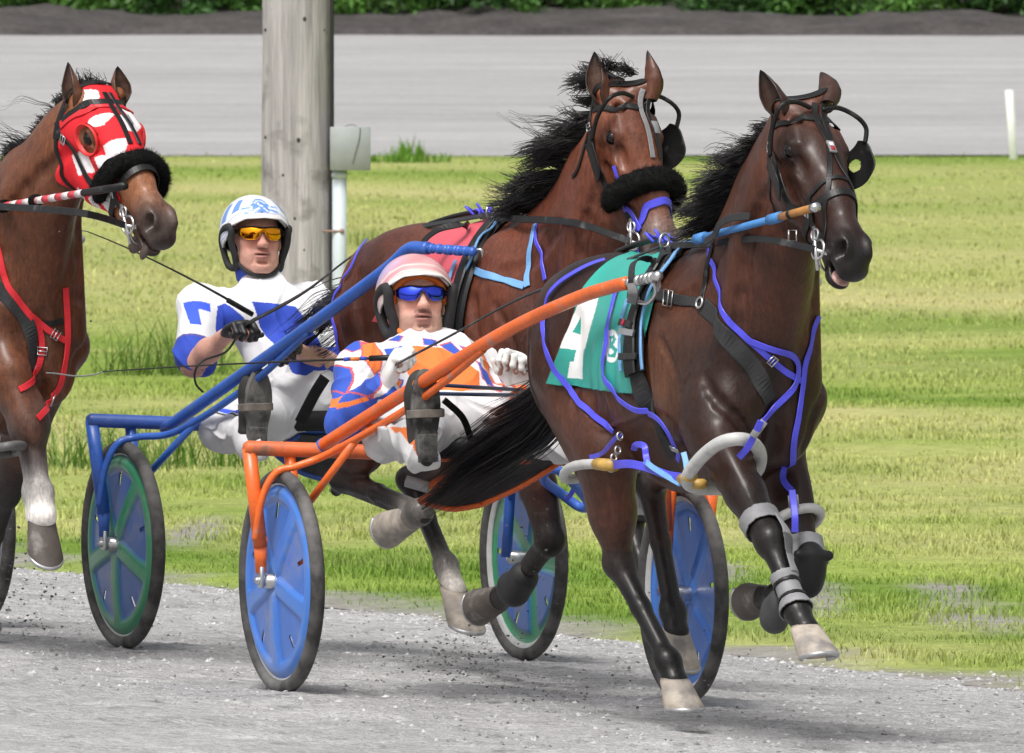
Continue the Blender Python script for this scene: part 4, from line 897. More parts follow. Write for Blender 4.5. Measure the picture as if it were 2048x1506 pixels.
apron(F1, s1, orange_m, [(985, 900, .04), (838, 1002, -.10), (962, 1010, -.05), (1122, 924, .04)])
apron(F2, s2, navy_m, [(600, 870, .02), (540, 900, -.10), (650, 960, -.05), (760, 890, .04)])
W = F1.w
MB().tube(W(smooth_path([F1.hs(992, 912, .01), F1.hs(905, 952, .0), F1.hs(858, 975, -.02)], 6)), [.020, .020, .016], 12).build('seat_brace', orange_m, s1)
MB().tube(W(np.array([F1.hs(858, 975, -.02), F1.hs(812, 962, -.06)])), .019, 12).build('brace_tape', tape_m, s1)
MB().tube(W(smooth_path([F1.hs(1000, 866, .04), F1.hs(1018, 822, .10), F1.hs(1032, 782, .14), F1.hs(1052, 776, .15)], 6)), [.011, .012, .012, .012], 10).build('hand_post', orange_m, s1)
# foot rods and straps
rod_m = mat('dark_blue_rod', (.03, .045, .10), rough=.4)
for a_, b_ in (((846, 768), (1044, 780)), ((856, 787), (1062, 791))): MB().tube(W(np.array([F1.hs(*a_, .60), F1.hs(*b_, .16)])), .0062, 8).build('foot_rod', rod_m, s1)
for fr, rt, u0, z0_ in ((F1, s1, -.445, .93), (F2, s2, -.52, .865)):
    for sd in (1, -1):
        Pq = smooth_path([(.64, sd*(u0-.056), z0_-.004), (.690, sd*(u0-.046), z0_), (.696, sd*u0, z0_+.003), (.690, sd*(u0+.046), z0_+.006), (.64, sd*(u0+.056), z0_+.008)], 6)
        Nq = np.array([unit(p-V3(.60, sd*u0, p[2])) for p in Pq]); Nw_ = Nq[:, :1]*fr.d+Nq[:, 1:2]*fr.n+Nq[:, 2:3]*V3(0, 0, 1); MB().add(*ribbon(fr.w(Pq), Nw_, .026, .006)).build('foot_strap', bpy.data.materials.get('foot_strap') or mat('foot_strap', (.16, .14, .12), rough=.8, var=(30, .3, 3)), rt, smooth=False)
MB().tube(W(np.array([sr1[0]*.955+sr1[1]*.045, sr1[0]*.93+sr1[1]*.07])), .0232, 14).build('tape_band', blue_m, s1)

# ------------------------------------------------------------------ drivers
def oframe(f, up):
    f = unit(f); u = unit(np.asarray(up, float)-f*(f@np.asarray(up, float))); l = np.cross(u, f); return f, u, l
def face(S, O, f, u, l, sc=1.):
    M = np.array([f, u, l])
    def E(a, b, c, r, k=.02, op=1, col=0): S.ell(O+sc*(a*f+b*u+c*l), np.array(r)*sc, k, col, M, op)
    def C(a, b, ra, rb, k=.01, col=0): S.cap(O+sc*(a[0]*f+a[1]*u+a[2]*l), O+sc*(b[0]*f+b[1]*u+b[2]*l), ra*sc, rb*sc, k, col)
    E(-.008, .03, 0, (.098, .098, .077)); E(.035, -.035, 0, (.060, .090, .062), .03); E(.035, -.082, 0, (.056, .042, .052), .03); E(.078, -.108, 0, (.018, .018, .024), .02)
    for g in (-1, 1):
        E(.062, -.022, .041*g, (.026, .024, .022), .02); E(.050, -.075, .038*g, (.032, .030, .020), .025); C((.022, -.085, .052*g), (.07, -.112, .020*g), .016, .014, .02)
        E(.080, .024, .025*g, (.016, .011, .026), .012); E(.104, .000, .032*g, (.017, .013, .019), .010, -1); E(.0835, -.001, .031*g, (.010, .010, .013), .006)
        E(.108, -.038, .012*g, (.012, .009, .009), .006); E(.113, -.0455, .008*g, (.006, .003, .004), .003, -1, 2)
        E(-.006, -.012, .079*g, (.019, .033, .010), .006); E(.001, -.010, .089*g, (.010, .020, .006), .005, -1)
        S.p.append(('c', O+sc*(.112*f-.040*u+.020*g*l), O+sc*(.094*f-.078*u+.039*g*l), .0032*sc, .0028*sc, .008, 0, None, -1))
        S.p.append(('c', O+sc*(.098*f-.076*u+.028*g*l), O+sc*(.086*f-.098*u+.033*g*l), .0026*sc, .002*sc, .006, 0, None, -1))
    C((.090, .016, 0), (.114, -.028, 0), .008, .011, .014); E(.116, -.035, 0, (.012, .011, .011), .008)
    E(.096, -.062, 0, (.013, .0065, .024), .006, 1, 1); E(.094, -.0765, 0, (.0135, .0072, .020), .006, 1, 1); E(.112, -.0690, 0, (.020, .0016, .026), .004, -1, 1); E(.092, -.095, 0, (.012, .006, .018), .01, -1)
    C((-.015, -.07, 0), (-.03, -.15, 0), .052, .054, .03)
def hand(S, wr, a, n, sc=1., curl=(1.15, 1.35, .8), thumb=.5, side=1, col=0):
    """wrist, direction to the knuckles, palm normal"""
    a = unit(a); n = unit(np.asarray(n, float)-a*(a@np.asarray(n, float))); b = np.cross(a, n)*side; wr = V3(*wr)
    M = np.array([a, n, b]); S.ell(wr+a*.052*sc, np.array([.055, .019, .043])*sc, .012, col, M); S.ell(wr+a*.03*sc+n*.010*sc+b*.022*sc, np.array([.034, .017, .020])*sc, .012, col, M)
    S.cap(wr-a*.03*sc, wr+a*.03*sc, .027*sc, .025*sc, .015, col, (n, .75))
    for i, (off, L) in enumerate(zip((.032, .011, -.011, -.031), (.078, .086, .080, .064))):
        p = wr+a*(.098-.006*abs(i-1))*sc+b*off*sc; ang = 0.
        for j, fr_ in enumerate((.45, .31, .24)):
            ang += curl[j]*(1+.06*i); q = p+(a*math.cos(ang)+n*math.sin(ang))*L*fr_*sc; S.cap(p, q, (.0100-.0008*j)*sc, (.0094-.0010*j)*sc, .005, col); p = q
    p = wr+a*.028*sc+b*.036*sc+n*.006*sc; q = p+(a*.62+b*.45+n*.45)*.040*sc; r = q+(a*(.75)+b*(-.1+.6*thumb)+n*.55*(1-thumb))*.034*sc
    S.cap(p, q, .0135*sc, .0115*sc, .010, col); S.cap(q, r, .0112*sc, .0088*sc, .006, col)
def cloth_mesh(name, S, fr, m, parent, h=.005, pat=None, wr=.004, seed=1, inflate=0., keep=None):
    P, Q = S.mesh(h, inflate, 2); N = vnormals(P, Q)
    if wr:                                  # loose folds with sharp creases
        f1_ = (1-np.clip(np.abs(ripple(P*V3(1, 1.2, 1.8), 10, seed, 2))*1.7, 0, 1))**2; f2_ = (1-np.clip(np.abs(ripple(P*V3(1.6, .7, 1.1), 20, seed+1, 1))*1.8, 0, 1))**2.5; f3_ = (1-np.clip(np.abs(ripple(P*V3(.8, 1.4, .9), 34, seed+2, 1))*1.8, 0, 1))**2
        m_ = np.clip(.5+1.2*ripple(P, 6, seed+5, 1), 0, 1); P = P+N*(wr*(2.0*f1_-.8)+wr*1.6*f2_*m_+wr*.7*f3_*(1-m_*.5))[:, None]; P = laplace(P, Q, .2)
    if keep is not None:
        km = keep(P); fm = km[Q].all(1); Q = Q[fm]; used = np.unique(Q); mp = np.full(len(P), -1); mp[used] = np.arange(len(used)); P = P[used]; N = N[used]; Q = mp[Q]
    return mesh(name, fr.w(P), Q, m, parent, col=None if pat is None else pat(P, N)), P, Q, N
def inpoly(x, y, poly):
    poly = np.array(poly, float); r = np.zeros(np.shape(x), bool); n = len(poly)
    for i in range(n):
        (x1, y1), (x2, y2) = poly[i], poly[(i+1) % n]; c = ((y1 > y) != (y2 > y)) & (x < (x2-x1)*(y-y1)/(y2-y1+1e-12)+x1); r ^= c
    return r
skin_m = mat('skin', (1, 1, 1), rough=.48, spec=.4, vcol=True, var=[(14, .14, 4), (70, .10, 3)], bump=[(-28, .18, .003), (180, .2, .002)]); skin_m.node_tree.nodes['Principled BSDF'].inputs['Subsurface Weight'].default_value = .12; skin_m.node_tree.nodes['Principled BSDF'].inputs['Subsurface Radius'].default_value = (.012, .005, .003)
cloth_m = mat('racing_silks', (1, 1, 1), rough=.72, spec=.22, vcol=True, sheen=.05, var=(40, .03, 3), bump=[(-7, .55, .022), (-17, .35, .009), (45, .22, .004), (400, .10, .001)])
suit_m = mat('white_trousers', (.72, .71, .72), rough=.7, spec=.25, var=[(6, .06, 4), (30, .04, 3)], bump=[(16, .4, .014), (50, .25, .005)], extra=((.42, .40, .40), 9, .64, .85))
sole_m = mat('worn_sole', (.12, .116, .110), rough=.9, var=[(9, .35, 5), (60, .3, 3, (1, 1, .3))], bump=[(120, .8, .004, (1, 1, .25)), (18, .6, .008)], extra=((.025, .024, .024), 10, .5, .62)); boot_m = mat('worn_boot', (.026, .025, .024), rough=.75, var=[(14, .3, 4)], bump=[(60, .4, .004), (16, .3, .008)], extra=((.11, .105, .10), 11, .52, .78))
glove_w = mat('white_glove', (.74, .73, .71), rough=.65, var=[(40, .06, 3)], bump=(60, .35, .003), extra=((.45, .43, .41), 30, .60, .8)); glove_b = mat('black_glove', (.014, .014, .015), rough=.5, var=(30, .3, 3), bump=(70, .3, .003))
def helmet(fr, O, f, u, l, root, shell_m, pat, sc=1., guard=True, seedr=0, band=None):
    c = O+u*.012*sc-f*.012*sc; rf, ru, rl = .137*sc, .128*sc, .118*sc; n1, n2_ = 40, 96; V = []; col = []
    az = np.linspace(-np.pi, np.pi, n2_, endpoint=False)         # 0 = front
    edge = np.interp(np.abs(az), [0, .55, .95, 1.25, 1.7, 2.4, np.pi], [.045, .040, .010, -.030, -.050, -.058, -.060])*sc/ru
    th_end = np.arccos(np.clip(edge, -.99, .99)); rows = []
    for side_, k in ((1, 1.0), (-1, .93)):
        for i in range(n1+1):
            t = i/n1*th_end; p = np.stack([rf*np.sin(t)*np.cos(az), ru*np.cos(t), rl*np.sin(t)*np.sin(az)], 1)*k; V.append(c+p[:, :1]*f+p[:, 1:2]*u+p[:, 2:3]*l); col.append(pat(az, t, th_end) if side_ > 0 else np.full((n2_, 3), .02))
    F = []; R1 = n1+1
    for i in range(n1):
        for j in range(n2_): j2 = (j+1) % n2_; F.append([i*n2_+j, (i+1)*n2_+j, (i+1)*n2_+j2, i*n2_+j2]); F.append([(R1+i)*n2_+j, (R1+i)*n2_+j2, (R1+i+1)*n2_+j2, (R1+i+1)*n2_+j])
    for j in range(n2_): j2 = (j+1) % n2_; F.append([n1*n2_+j, (R1+n1)*n2_+j, (R1+n1)*n2_+j2, n1*n2_+j2])
    hm = mesh('helmet', fr.w(np.concatenate(V)), F, shell_m, root, col=np.concatenate(col))
    # peak
    V = []; nj = 41; A = np.linspace(-1.12, 1.12, nj)
    for a_, e in zip(A, np.interp(np.abs(A), [0, .55, .95, 1.25], [.048, .043, .020, -.01])*sc):
        w_ = math.cos(a_/1.12*math.pi/2)**.7; st = math.sqrt(max(0, 1-(e/ru)**2))
        b0 = V3(rf*st*math.cos(a_)*.985, e+.006, rl*st*math.sin(a_)*.985); tip = b0+V3(.048*w_*sc, -.012*w_*sc-.004, .004*math.sin(a_)*w_)
        for q, dz in ((b0, .006), (b0*.5+tip*.5, .0065), (tip, .002), (tip, -.003), (b0*.5+tip*.5, -.001), (b0, -.003)): V.append(c+q[0]*f+(q[1]+dz)*u+q[2]*l)
    F = [[i*6+k_, i*6+(k_+1) % 6, (i+1)*6+(k_+1) % 6, (i+1)*6+k_] for i in range(nj-1) for k_ in range(6)]+[[0, 1, 2, 3, 4, 5], [(nj-1)*6+k_ for k_ in range(6)][::-1]]
    pm_ = bpy.data.materials.get('peak_white') or mat('peak_white', (.74, .71, .69), rough=.4, var=(20, .1, 3), extra=((.5, .42, .38), 25, .62, .8)); mesh('peak', fr.w(np.array(V)), F, pm_, hm)
    rub = bpy.data.materials.get('helmet_padding') or mat('helmet_padding', (.022, .022, .023), rough=.8, var=(30, .3, 3), bump=(80, .3, .003))
    for g in (-1, 1):                       # ear guard: padded ring with an opening, and the chin strap
        def q(a, b, c_): return O+a*sc*f+b*sc*u+c_*sc*g*l
        mb = MB().tube(fr.w(smooth_path([q(.070, .02, .098), q(.055, -.03, .094), q(.040, -.075, .080), q(.012, -.105, .074), q(-.030, -.098, .088), q(-.045, -.05, .100), q(-.035, -.01, .108), q(.02, .02, .110)], 6, True)), (.017 if band else .0125)*sc, 10, closed=True, sq=(1.0, .9)); mb.build('ear_guard', rub, hm)
        MB().tube(fr.w(smooth_path([q(.030, -.085, .078), q(.06, -.122, .050), q(.072, -.135, .018), q(.073, -.137, 0)], 5)), .0075*sc, 8, sq=(1, .6)).build('chin_strap', band or rub, hm)
    rv = MB().ball(fr.w(c+f*rf*.93+u*.060), .004); rv.build('rivet', black_m, hm)
    return hm
def goggles(fr, O, f, u, l, root, m, frame_m, sc=1.):
    V = []; na, nb = 61, 12; A = np.linspace(-1.05, 1.05, na)
    top = np.interp(np.abs(A), [0, .12, .45, .85, 1.05], [.019, .020, .023, .021, .014]); bot = np.interp(np.abs(A), [0, .06, .16, .30, .60, .88, 1.05], [.008, .004, -.012, -.021, -.021, -.012, -.002])
    for sgn in (1, -1):
        for a_, t, b in zip(A, top, bot):
            for j in range(nb):
                y = b+(t-b)*j/(nb-1); bow = .004*math.sin(math.pi*j/(nb-1)); rr = .098 if sgn > 0 else .095
                V.append(O+sc*((.022+rr*math.cos(a_)**.85*1.0+bow if abs(a_) < 1.5 else 0)*f+(y+.0)*u+.086*math.sin(a_)*l))
    n1 = na*nb; F = []
    for i in range(na-1):
        for j in range(nb-1): a = i*nb+j; F.append([a, a+1, a+nb+1, a+nb]); b = a+n1; F.append([b, b+nb, b+nb+1, b+1])
        a = i*nb; F.append([a, a+nb, a+nb+n1, a+n1]); a = i*nb+nb-1; F.append([a, a+n1, a+nb+n1, a+nb])
    o = mesh('goggles', fr.w(np.array(V)), F, m, root)
    for g in (-1, 1): MB().tube(fr.w(smooth_path([O+sc*(.070*f+.008*u+g*.078*l), O+sc*(.04*f+.010*u+g*.088*l), O+sc*(-.02*f+.008*u+g*.090*l)], 4)), .005*sc, 8, sq=(1.5, .8)).build('temple_arm', frame_m, o)
    rim = [O+sc*((.0225+.098*math.cos(a_)**.85)*f+t*u+.0865*math.sin(a_)*l) for a_, t in zip(A, top)]; MB().tube(fr.w(np.array(rim)), .0025*sc, 6).build('brow_rim', frame_m, o)
    return o
def ring_collar(fr, c, up, r, hgt, m, root, open_=.5, name='collar', fdir=V3(1, 0, 0)):
    up = unit(up); f_ = unit(fdir-up*(up@fdir)); l_ = np.cross(up, f_); P = []; 
    for i in range(33): a = open_/2+(2*math.pi-open_)*i/32; P.append(c+f_*math.cos(a)*r*1.02+l_*math.sin(a)*r*1.05+up*.012*math.cos(a))
    Nn = [f_*math.cos(open_/2+(2*math.pi-open_)*i/32)+l_*math.sin(open_/2+(2*math.pi-open_)*i/32) for i in range(33)]
    mb = MB(); mb.add(*ribbon(fr.w(np.array(P)), np.array([x[0]*fr.d+x[1]*fr.n+x[2]*V3(0, 0, 1) for x in Nn]), hgt, .008)); return mb.build(name, m, root)

def driver(fr, J, label, jacket_pat, jacket_col, hl_m, hl_pat, gog, glove, skin, sleeve_long, headdir, hup, lipc, collar_m, strap_m=None, hsc=1., grip=None):
    root = thing('person', fr.w(J['pel']*V3(1, 1, 0)+V3(0, 0, .80)), label, 'person')
    pel, ch, nk, hd = J['pel'], J['chest'], J['neck'], J['head']
    tn = unit(np.cross(V3(0, 1, 0), unit(nk-pel)))        # torso front normal
    tn = tn if tn[0] > 0 else -tn
    arms = [(J['rs'], J['re'], J['rw']), (J['ls'], J['le'], J['lw'])]; legs = [(J['rh'], J['rk'], J['ra']), (J['lh'], J['lk'], J['la'])]
    def torso(S, d=0.):
        S.cap(pel+tn*.0, (pel+ch)/2, .145+d, .138+d, .05, 0, (tn, .78)); S.cap((pel+ch)/2, ch, .138+d, .150+d, .05, 0, (tn, .74)); S.ell((pel*.6+ch*.4)+tn*.040, (.11+d, .10+d, .11+d), .06)
        S.cap(arms[0][0]*.86+ch*.14, arms[1][0]*.86+ch*.14, .064+d, .064+d, .05); S.cap(ch, nk, .11+d, .058+d, .06, 0, (tn, .85))
        for g, a in zip((-1, 1), arms): S.ell(ch*.55+a[0]*.45+tn*.06-unit(nk-pel)*.03, (.075+d, .085+d, .07+d), .05)
    def arm(S, a, d=0., to=1.0, fore=True, k=.03):
        S.ell(a[0], .072+d, .04); S.cap(a[0], a[1], .066+d, .054+d, k)
        if fore: S.cap(a[1], a[1]*.55+a[2]*.45, .054+d, .050+d, k); S.cap(a[1]*.55+a[2]*.45, a[2]*to+a[1]*(1-to), .050+d, .034+d, k)
    def leg(S, L, d=0.): S.cap(L[0], L[1], .092+d, .066+d, .04); S.ell(L[1], .064+d, .03); S.cap(L[1], L[1]*.5+L[2]*.5, .062+d, .058+d, .03); S.cap(L[1]*.5+L[2]*.5, L[2], .058+d, .046+d, .03)
    f, u, l = oframe(headdir, hup)
    # one continuous body
    S = Solid(); torso(S, -.014); [arm(S, a, -.012) for a in arms]; [leg(S, L, -.014) for L in legs]; S.ell(pel, (.13, .15, .12), .05); face(S, hd, f, u, l, hsc); S.cap(hd-u*.10-f*.02, nk, .052, .060, .03)
    for w_, (a, n, sd) in J['hands'].items(): hand(S, J[w_], a, n, J.get('hsz', 1.18)-.09, J.get('curl', (1.15, 1.35, .8)), .6, sd)
    for L, ft in zip(legs, (J['rf'], J['lf'])): S.cap(L[2], ft*.7+L[2]*.3, .034, .024, .02)
    P, Q = S.mesh(.0029, 0, 1); C = S.colors(P, {0: skin, 1: lipc, 2: tuple(np.array(skin)*.35)}, .006)
    q_ = P-hd; q_ = q_/hsc; fx, ux, lx = q_@f, q_@u, q_@l
    red = np.exp(-((ux+.03)/.02)**2-((np.abs(lx)-.035)/.03)**2)*(fx > .05); C = C*(1+red[:, None]*np.array([.12, -.10, -.12]))
    beard = (fx > .02)*np.clip((-.050-ux)/.02, 0, 1)*J.get('stubble', 0); C = C*(1-.45*beard[:, None])
    mous = (fx > .08)*np.exp(-((ux+.052)/.006)**2)*(np.abs(lx) < .026)*J.get('stubble', 0); C = C*(1-.65*mous[:, None])
    ml = np.exp(-((ux+.0685)/.0022)**2)*(np.abs(lx) < .027)*(fx > .075); C = C*(1-.6*ml[:, None])  # shade in the crease between the lips, painted into the skin colour
    mesh('body', fr.w(P), Q, skin_m, root, col=C)
    # clothes
    S = Solid(); torso(S, .006)
    for a in arms:
        if sleeve_long: arm(S, a, .012, .93)
        else: S.ell(a[0], .084, .04); S.cap(a[0], a[0]*.12+a[1]*.88, .078, .074, .03)
    cloth_mesh('jacket', S, fr, cloth_m, root, .0031, jacket_pat, .0065, 3)
    S = Solid(); S.ell(pel, (.155, .175, .125), .05); [leg(S, L, .010) for L in legs]
    for L, ft in zip(legs, (J['rf'], J['lf'])): S.cap(L[2], ft-V3(.035, 0, .0), .062, .060, .03)
    cloth_mesh('trousers', S, fr, J['trouser_m'], root, .004, J.get('trouser_pat'), .0085, 5)
    for L, ft, toe in zip(legs, (J['rf'], J['lf']), (J['rt'], J['lt'])):           # boots: sole turned to the front
        S = Solid(); ax = unit(toe-ft); so_ = unit(np.cross(ax, V3(0, 1, 0))); so_ = so_ if so_[0] > 0 else -so_; sd = np.cross(ax, so_); M = np.array([ax, sd, so_]); Lf = np.linalg.norm(toe-ft)
        S.cap(ft+ax*.02-so_*.03, ft+ax*Lf*.7-so_*.045, .044, .046, .03, 0, (so_, .9)); S.ell(ft+ax*Lf*.78-so_*.032, (.07, .050, .034), .02, 0, M)
        b = cloth_mesh('boot', S, fr, boot_m, root, .005, None, .002, 9)[0]
        out = []; 
        for i in range(44):
            a = 2*math.pi*i/44; x = math.cos(a); y = math.sin(a); t = (x+1)/2; wd = np.interp(t, [0, .15, .35, .6, .8, 1], [.040, .044, .038, .050, .054, .046]); out.append(ft+ax*(-.035+(Lf+.06)*t)+sd*y*wd*(1 if abs(x) < .95 else .9)/max(.35, math.sqrt(max(0.0, 1-.55*x**6))))
        out = np.array(out); cc = out.mean(0); V = np.concatenate([cc+(out-cc)*.96+so_*.004, out+so_*.010, out+so_*.022, cc+(out-cc)*.93+so_*.027]); n_ = 44
        F = [[r*n_+i, r*n_+(i+1) % n_, (r+1)*n_+(i+1) % n_, (r+1)*n_+i] for r in range(3) for i in range(n_)]+[list(range(n_))[::-1], [3*n_+i for i in range(n_)]]
        mesh('sole', fr.w(V), F, sole_m, b, smooth=False)
        hp_ = ft+ax*(.005)+so_*.0285; MB().box(fr.w(hp_+ax*.02), [ax[0]*fr.d+ax[1]*fr.n+ax[2]*V3(0, 0, 1), sd[0]*fr.d+sd[1]*fr.n+sd[2]*V3(0, 0, 1), so_[0]*fr.d+so_[1]*fr.n+so_[2]*V3(0, 0, 1)], (.045, .032, .006), bev=.4).build('heel', sole_m, b)
    for w_, (a, n, sd) in J['hands'].items():
        S = Solid(); hand(S, J[w_], a, n, J.get('hsz', 1.18), J.get('curl', (1.15, 1.35, .8)), .6, sd); cloth_mesh('glove', S, fr, glove, root, .0032, None, .0008, 12)
    ring_collar(fr, nk+unit(hd-nk)*.030, unit(hd-u*.1-nk)*.8+unit(nk-pel)*.2, .074, .052, collar_m, root)
    helmet(fr, hd, f, u, l, root, hl_m, hl_pat, hsc, band=strap_m); goggles(fr, hd, f, u, l, root, gog, black_m, hsc)
    return root, (f, u, l)
def V(*a): return V3(*a)
# -- driver in white, blue and orange
J1 = dict(pel=V(-.10, -.02, .90), chest=V(-.30, -.07, 1.055), neck=F1.hs(826, 690, -.40), head=F1.hs(832, 600, -.40),
  rs=F1.hs(722, 742, -.35), re=F1.hs(690, 850, -.22), rw=F1.hs(772, 772, .0), ls=F1.hs(942, 738, -.36), le=F1.hs(1003, 822, -.16), lw=F1.hs(1040, 782, .06),
  rh=V(-.06, -.12, .88), rk=V(.27, -.43, .845), ra=V(.57, -.445, .845), rf=V(.645, -.445, .80), rt=V(.66, -.455, 1.05),
  lh=V(-.06, .11, .88), lk=V(.26, .38, .84), la=V(.57, .44, .84), lf=V(.645, .445, .80), lt=V(.66, .455, 1.05), stubble=.8,
  hands={'rw': (V(.35, .20, 1), V(.35, .9, -.2), 1), 'lw': (V(.2, -.1, 1), V(.5, -.8, 0), -1)}, trouser_m=cloth_m, hsz=1.22, trouser_pat=lambda P, N: tr1(P, N))
WHT, BLU, ORG = np.array([.72, .71, .72]), np.array([.045, .105, .50]), np.array([.80, .20, .05])
def pxlocal(fr, s, P):                      # front-plane coordinates (u, z) of the silks, expressed on the plane s = const
    return P
def uvpoly(fr, s, pix): return [tuple(fr.hs(px, py, s)[[1, 2]]) for px, py in pix]
def jack1(P, N):
    u, z = P[:, 1]+.35*0*P[:, 0], P[:, 2]; C = np.tile(WHT, (len(P), 1)); q = lambda pix, s=-.26: inpoly(u, z, uvpoly(F1, s, pix))
    chest = [(812, 700), (870, 695), (905, 745), (910, 800), (850, 800), (800, 740)]
    for poly, c in (([(640, 735), (700, 700), (730, 752), (690, 800), (640, 800)], BLU), ([(640, 728), (664, 716), (700, 745), (668, 770), (640, 762)], WHT),):
        pass
    RED = np.array([.55, .10, .12])
    def fig(poly, c, o=None, k=1.16):
        p_ = np.array(poly, float); m_ = p_.mean(0); 
        if o is not None: C[q(m_+(p_-m_)*k)] = o
        C[q(poly)] = c
    fig([(646, 776), (684, 770), (690, 800), (664, 822), (646, 805)], BLU, RED); fig([(646, 722), (704, 738), (700, 760), (684, 786), (650, 768)], BLU, RED); fig([(700, 690), (730, 676), (742, 692), (716, 704)], BLU, RED)
    fig([(736, 690), (760, 684), (757, 738), (746, 746), (728, 716)], ORG, RED); fig([(764, 698), (792, 690), (790, 700), (780, 704), (782, 716), (793, 716), (792, 737), (766, 740)], BLU); C[q([(768, 718), (779, 717), (779, 722), (768, 723)])] = WHT; C[q([(768, 728), (788, 726), (788, 730), (768, 732)])] = WHT
    fig([(770, 664), (800, 672), (788, 682), (762, 678)], BLU, RED); fig([(812, 690), (868, 694), (912, 740), (905, 796), (820, 800), (796, 742)], ORG, WHT); fig([(840, 676), (862, 680), (858, 690), (836, 688)], BLU, RED)
    fig([(868, 690), (890, 684), (905, 712), (888, 716)], BLU, RED); fig([(915, 720), (948, 745), (940, 775), (918, 752)], BLU, RED); fig([(952, 706), (968, 720), (958, 772), (944, 752)], ORG, RED); fig([(985, 745), (1006, 770), (1000, 790), (984, 775)], BLU, RED); fig([(905, 690), (930, 698), (938, 712), (915, 706)], RED, BLU); fig([(760, 755), (790, 760), (786, 800), (764, 790)], ORG, BLU)
    for st in ([(650, 731), (656, 729), (658, 764), (652, 766)], [(672, 726), (678, 724), (680, 758), (674, 760)], [(654, 746), (676, 741), (677, 748), (655, 752)]): C[q(st)] = ORG*V3(.8, 1.2, 1.6)   # letter H
    a = J1['re']; d = np.linalg.norm(P-(a*.75+J1['rw']*.25), axis=1); fa = inpoly(u, z, uvpoly(F1, -.1, [(655, 905), (668, 830), (720, 800), (760, 768), (795, 810), (735, 880)])) & (P[:, 0] > -.30) & (u < -.24)
    C[fa] = BLU; edge = inpoly(u, z, uvpoly(F1, -.1, [(645, 905), (660, 826), (716, 792), (724, 800), (672, 834), (660, 905)])) & (u < -.24); C[edge & ~fa] = ORG
    return C
def tr1(P, N):
    u, z = P[:, 1], P[:, 2]; C = np.tile(WHT*.97, (len(P), 1)); q = lambda pix, s=.15: inpoly(u, z, uvpoly(F1, s, pix)) & (u < -.2)
    C[q([(704, 846), (742, 838), (752, 902), (722, 898)])] = ORG; C[q([(742, 836), (752, 834), (764, 910), (752, 912)])] = BLU; C[q([(764, 852), (800, 842), (803, 858), (767, 868)])] = ORG; C[q([(768, 872), (802, 866), (803, 875), (770, 882)])] = BLU*1.5
    g_ = np.clip(.5+.9*ripple(P, 9, 31, 3), 0, 1)*np.clip((P[:, 0]-.1)/.3, 0, 1); return C*(1-.30*g_[:, None])
def tr2(P, N):
    u, z = P[:, 1], P[:, 2]; C = np.tile(W2_*.96, (len(P), 1)); q = lambda pix, s=.25: inpoly(u, z, uvpoly(F2, s, pix)) & (u < -.2)
    C[q([(425, 800), (440, 816), (480, 824), (480, 834), (436, 826), (420, 810)])] = BL2*1.6; C[q([(418, 812), (434, 828), (480, 838), (480, 842), (432, 833), (416, 817)])] = .03
    g_ = np.clip(.5+.9*ripple(P, 9, 33, 3), 0, 1)*np.clip((P[:, 0]-.1)/.3, 0, 1); return C*(1-.22*g_[:, None])
sk1 = (.70, .41, .32); sk2 = (.64, .345, .27)
hel1_m = mat('faded_helmet', (1, 1, 1), rough=.35, spec=.5, vcol=True, coat=.3, var=[(10, .10, 4)], extra=((.62, .55, .52), 22, .60, .80)); hel2_m = mat('helmet_gloss', (1, 1, 1), rough=.25, spec=.5, vcol=True, coat=.4)
def hpat1(az, t, te):
    k = t/te; C = np.tile(np.array([.62, .27, .28]), (len(az), 1)); side = np.clip((-az-.3)/1.0, 0, 1)*np.clip(1-np.abs(k-.55)/.35, 0, 1); C = C*(1-side[:, None]*.75)+np.array([.22, .28, .58])*side[:, None]*.75
    wv = .5+.5*np.sin(az*3+k*9); C = C+(.10*wv)[:, None]; band = (k > .86) | ((k > .70) & (k < .76)); C[band] = [.72, .55, .52]; C[k > .955] = [.70, .66, .63]; return C
def hpat2(az, t, te):
    k = t/te; x = az; C = np.tile(np.array([.80, .81, .84]), (len(az), 1)); bl = np.array([.13, .27, .62])
    xx = np.sin(az)*np.sin(t); yy = np.cos(t)       # seen from the front
    if np.isscalar(yy): pass
    C[(k > .80) & (np.abs(np.sin(k*78)) > .80)] = [.30, .38, .60]
    fr_ = np.cos(az) > 0; r = np.hypot(xx-.0, (yy-.60)*1.0); C[fr_ & (r < .25)] = bl; C[fr_ & (r < .20) & (r > .175)] = [.75, .78, .84]
    C[fr_ & (np.abs(yy-.60-.05*np.sin(xx*26+1)) < .022) & (r < .15)] = [.75, .78, .84]; C[fr_ & (np.abs(xx+.03) < .018) & (r < .15)] = [.75, .78, .84]
    wing = fr_ & (r > .27) & (r < .52) & (np.abs(yy-.52) < .13) & (np.sin(np.arctan2(yy-.6, xx)*22) > .1); C[wing] = bl*1.2
    C[fr_ & (np.abs(yy-.36) < .04) & (np.abs(xx) < .34)] = bl; C[(az < -.75) & (az > -1.5) & (k > .42) & (k < .74) & (np.sin(az*13) > -.3)] = bl; C[(az > .9) & (az < 1.5) & (k > .40) & (k < .7) & (np.sin(az*13+1) > 0)] = bl
    return C
gog1 = mat('blue_mirror', (.06, .10, .85), rough=.05, metal=1.0); gog2 = mat('amber_mirror', (.95, .36, .015), rough=.06, metal=1.0)
blue_cloth = mat('blue_cloth', (.035, .075, .46), rough=.7, bump=(60, .3, .003)); orange_band = mat('orange_band', (.85, .20, .03), rough=.6)
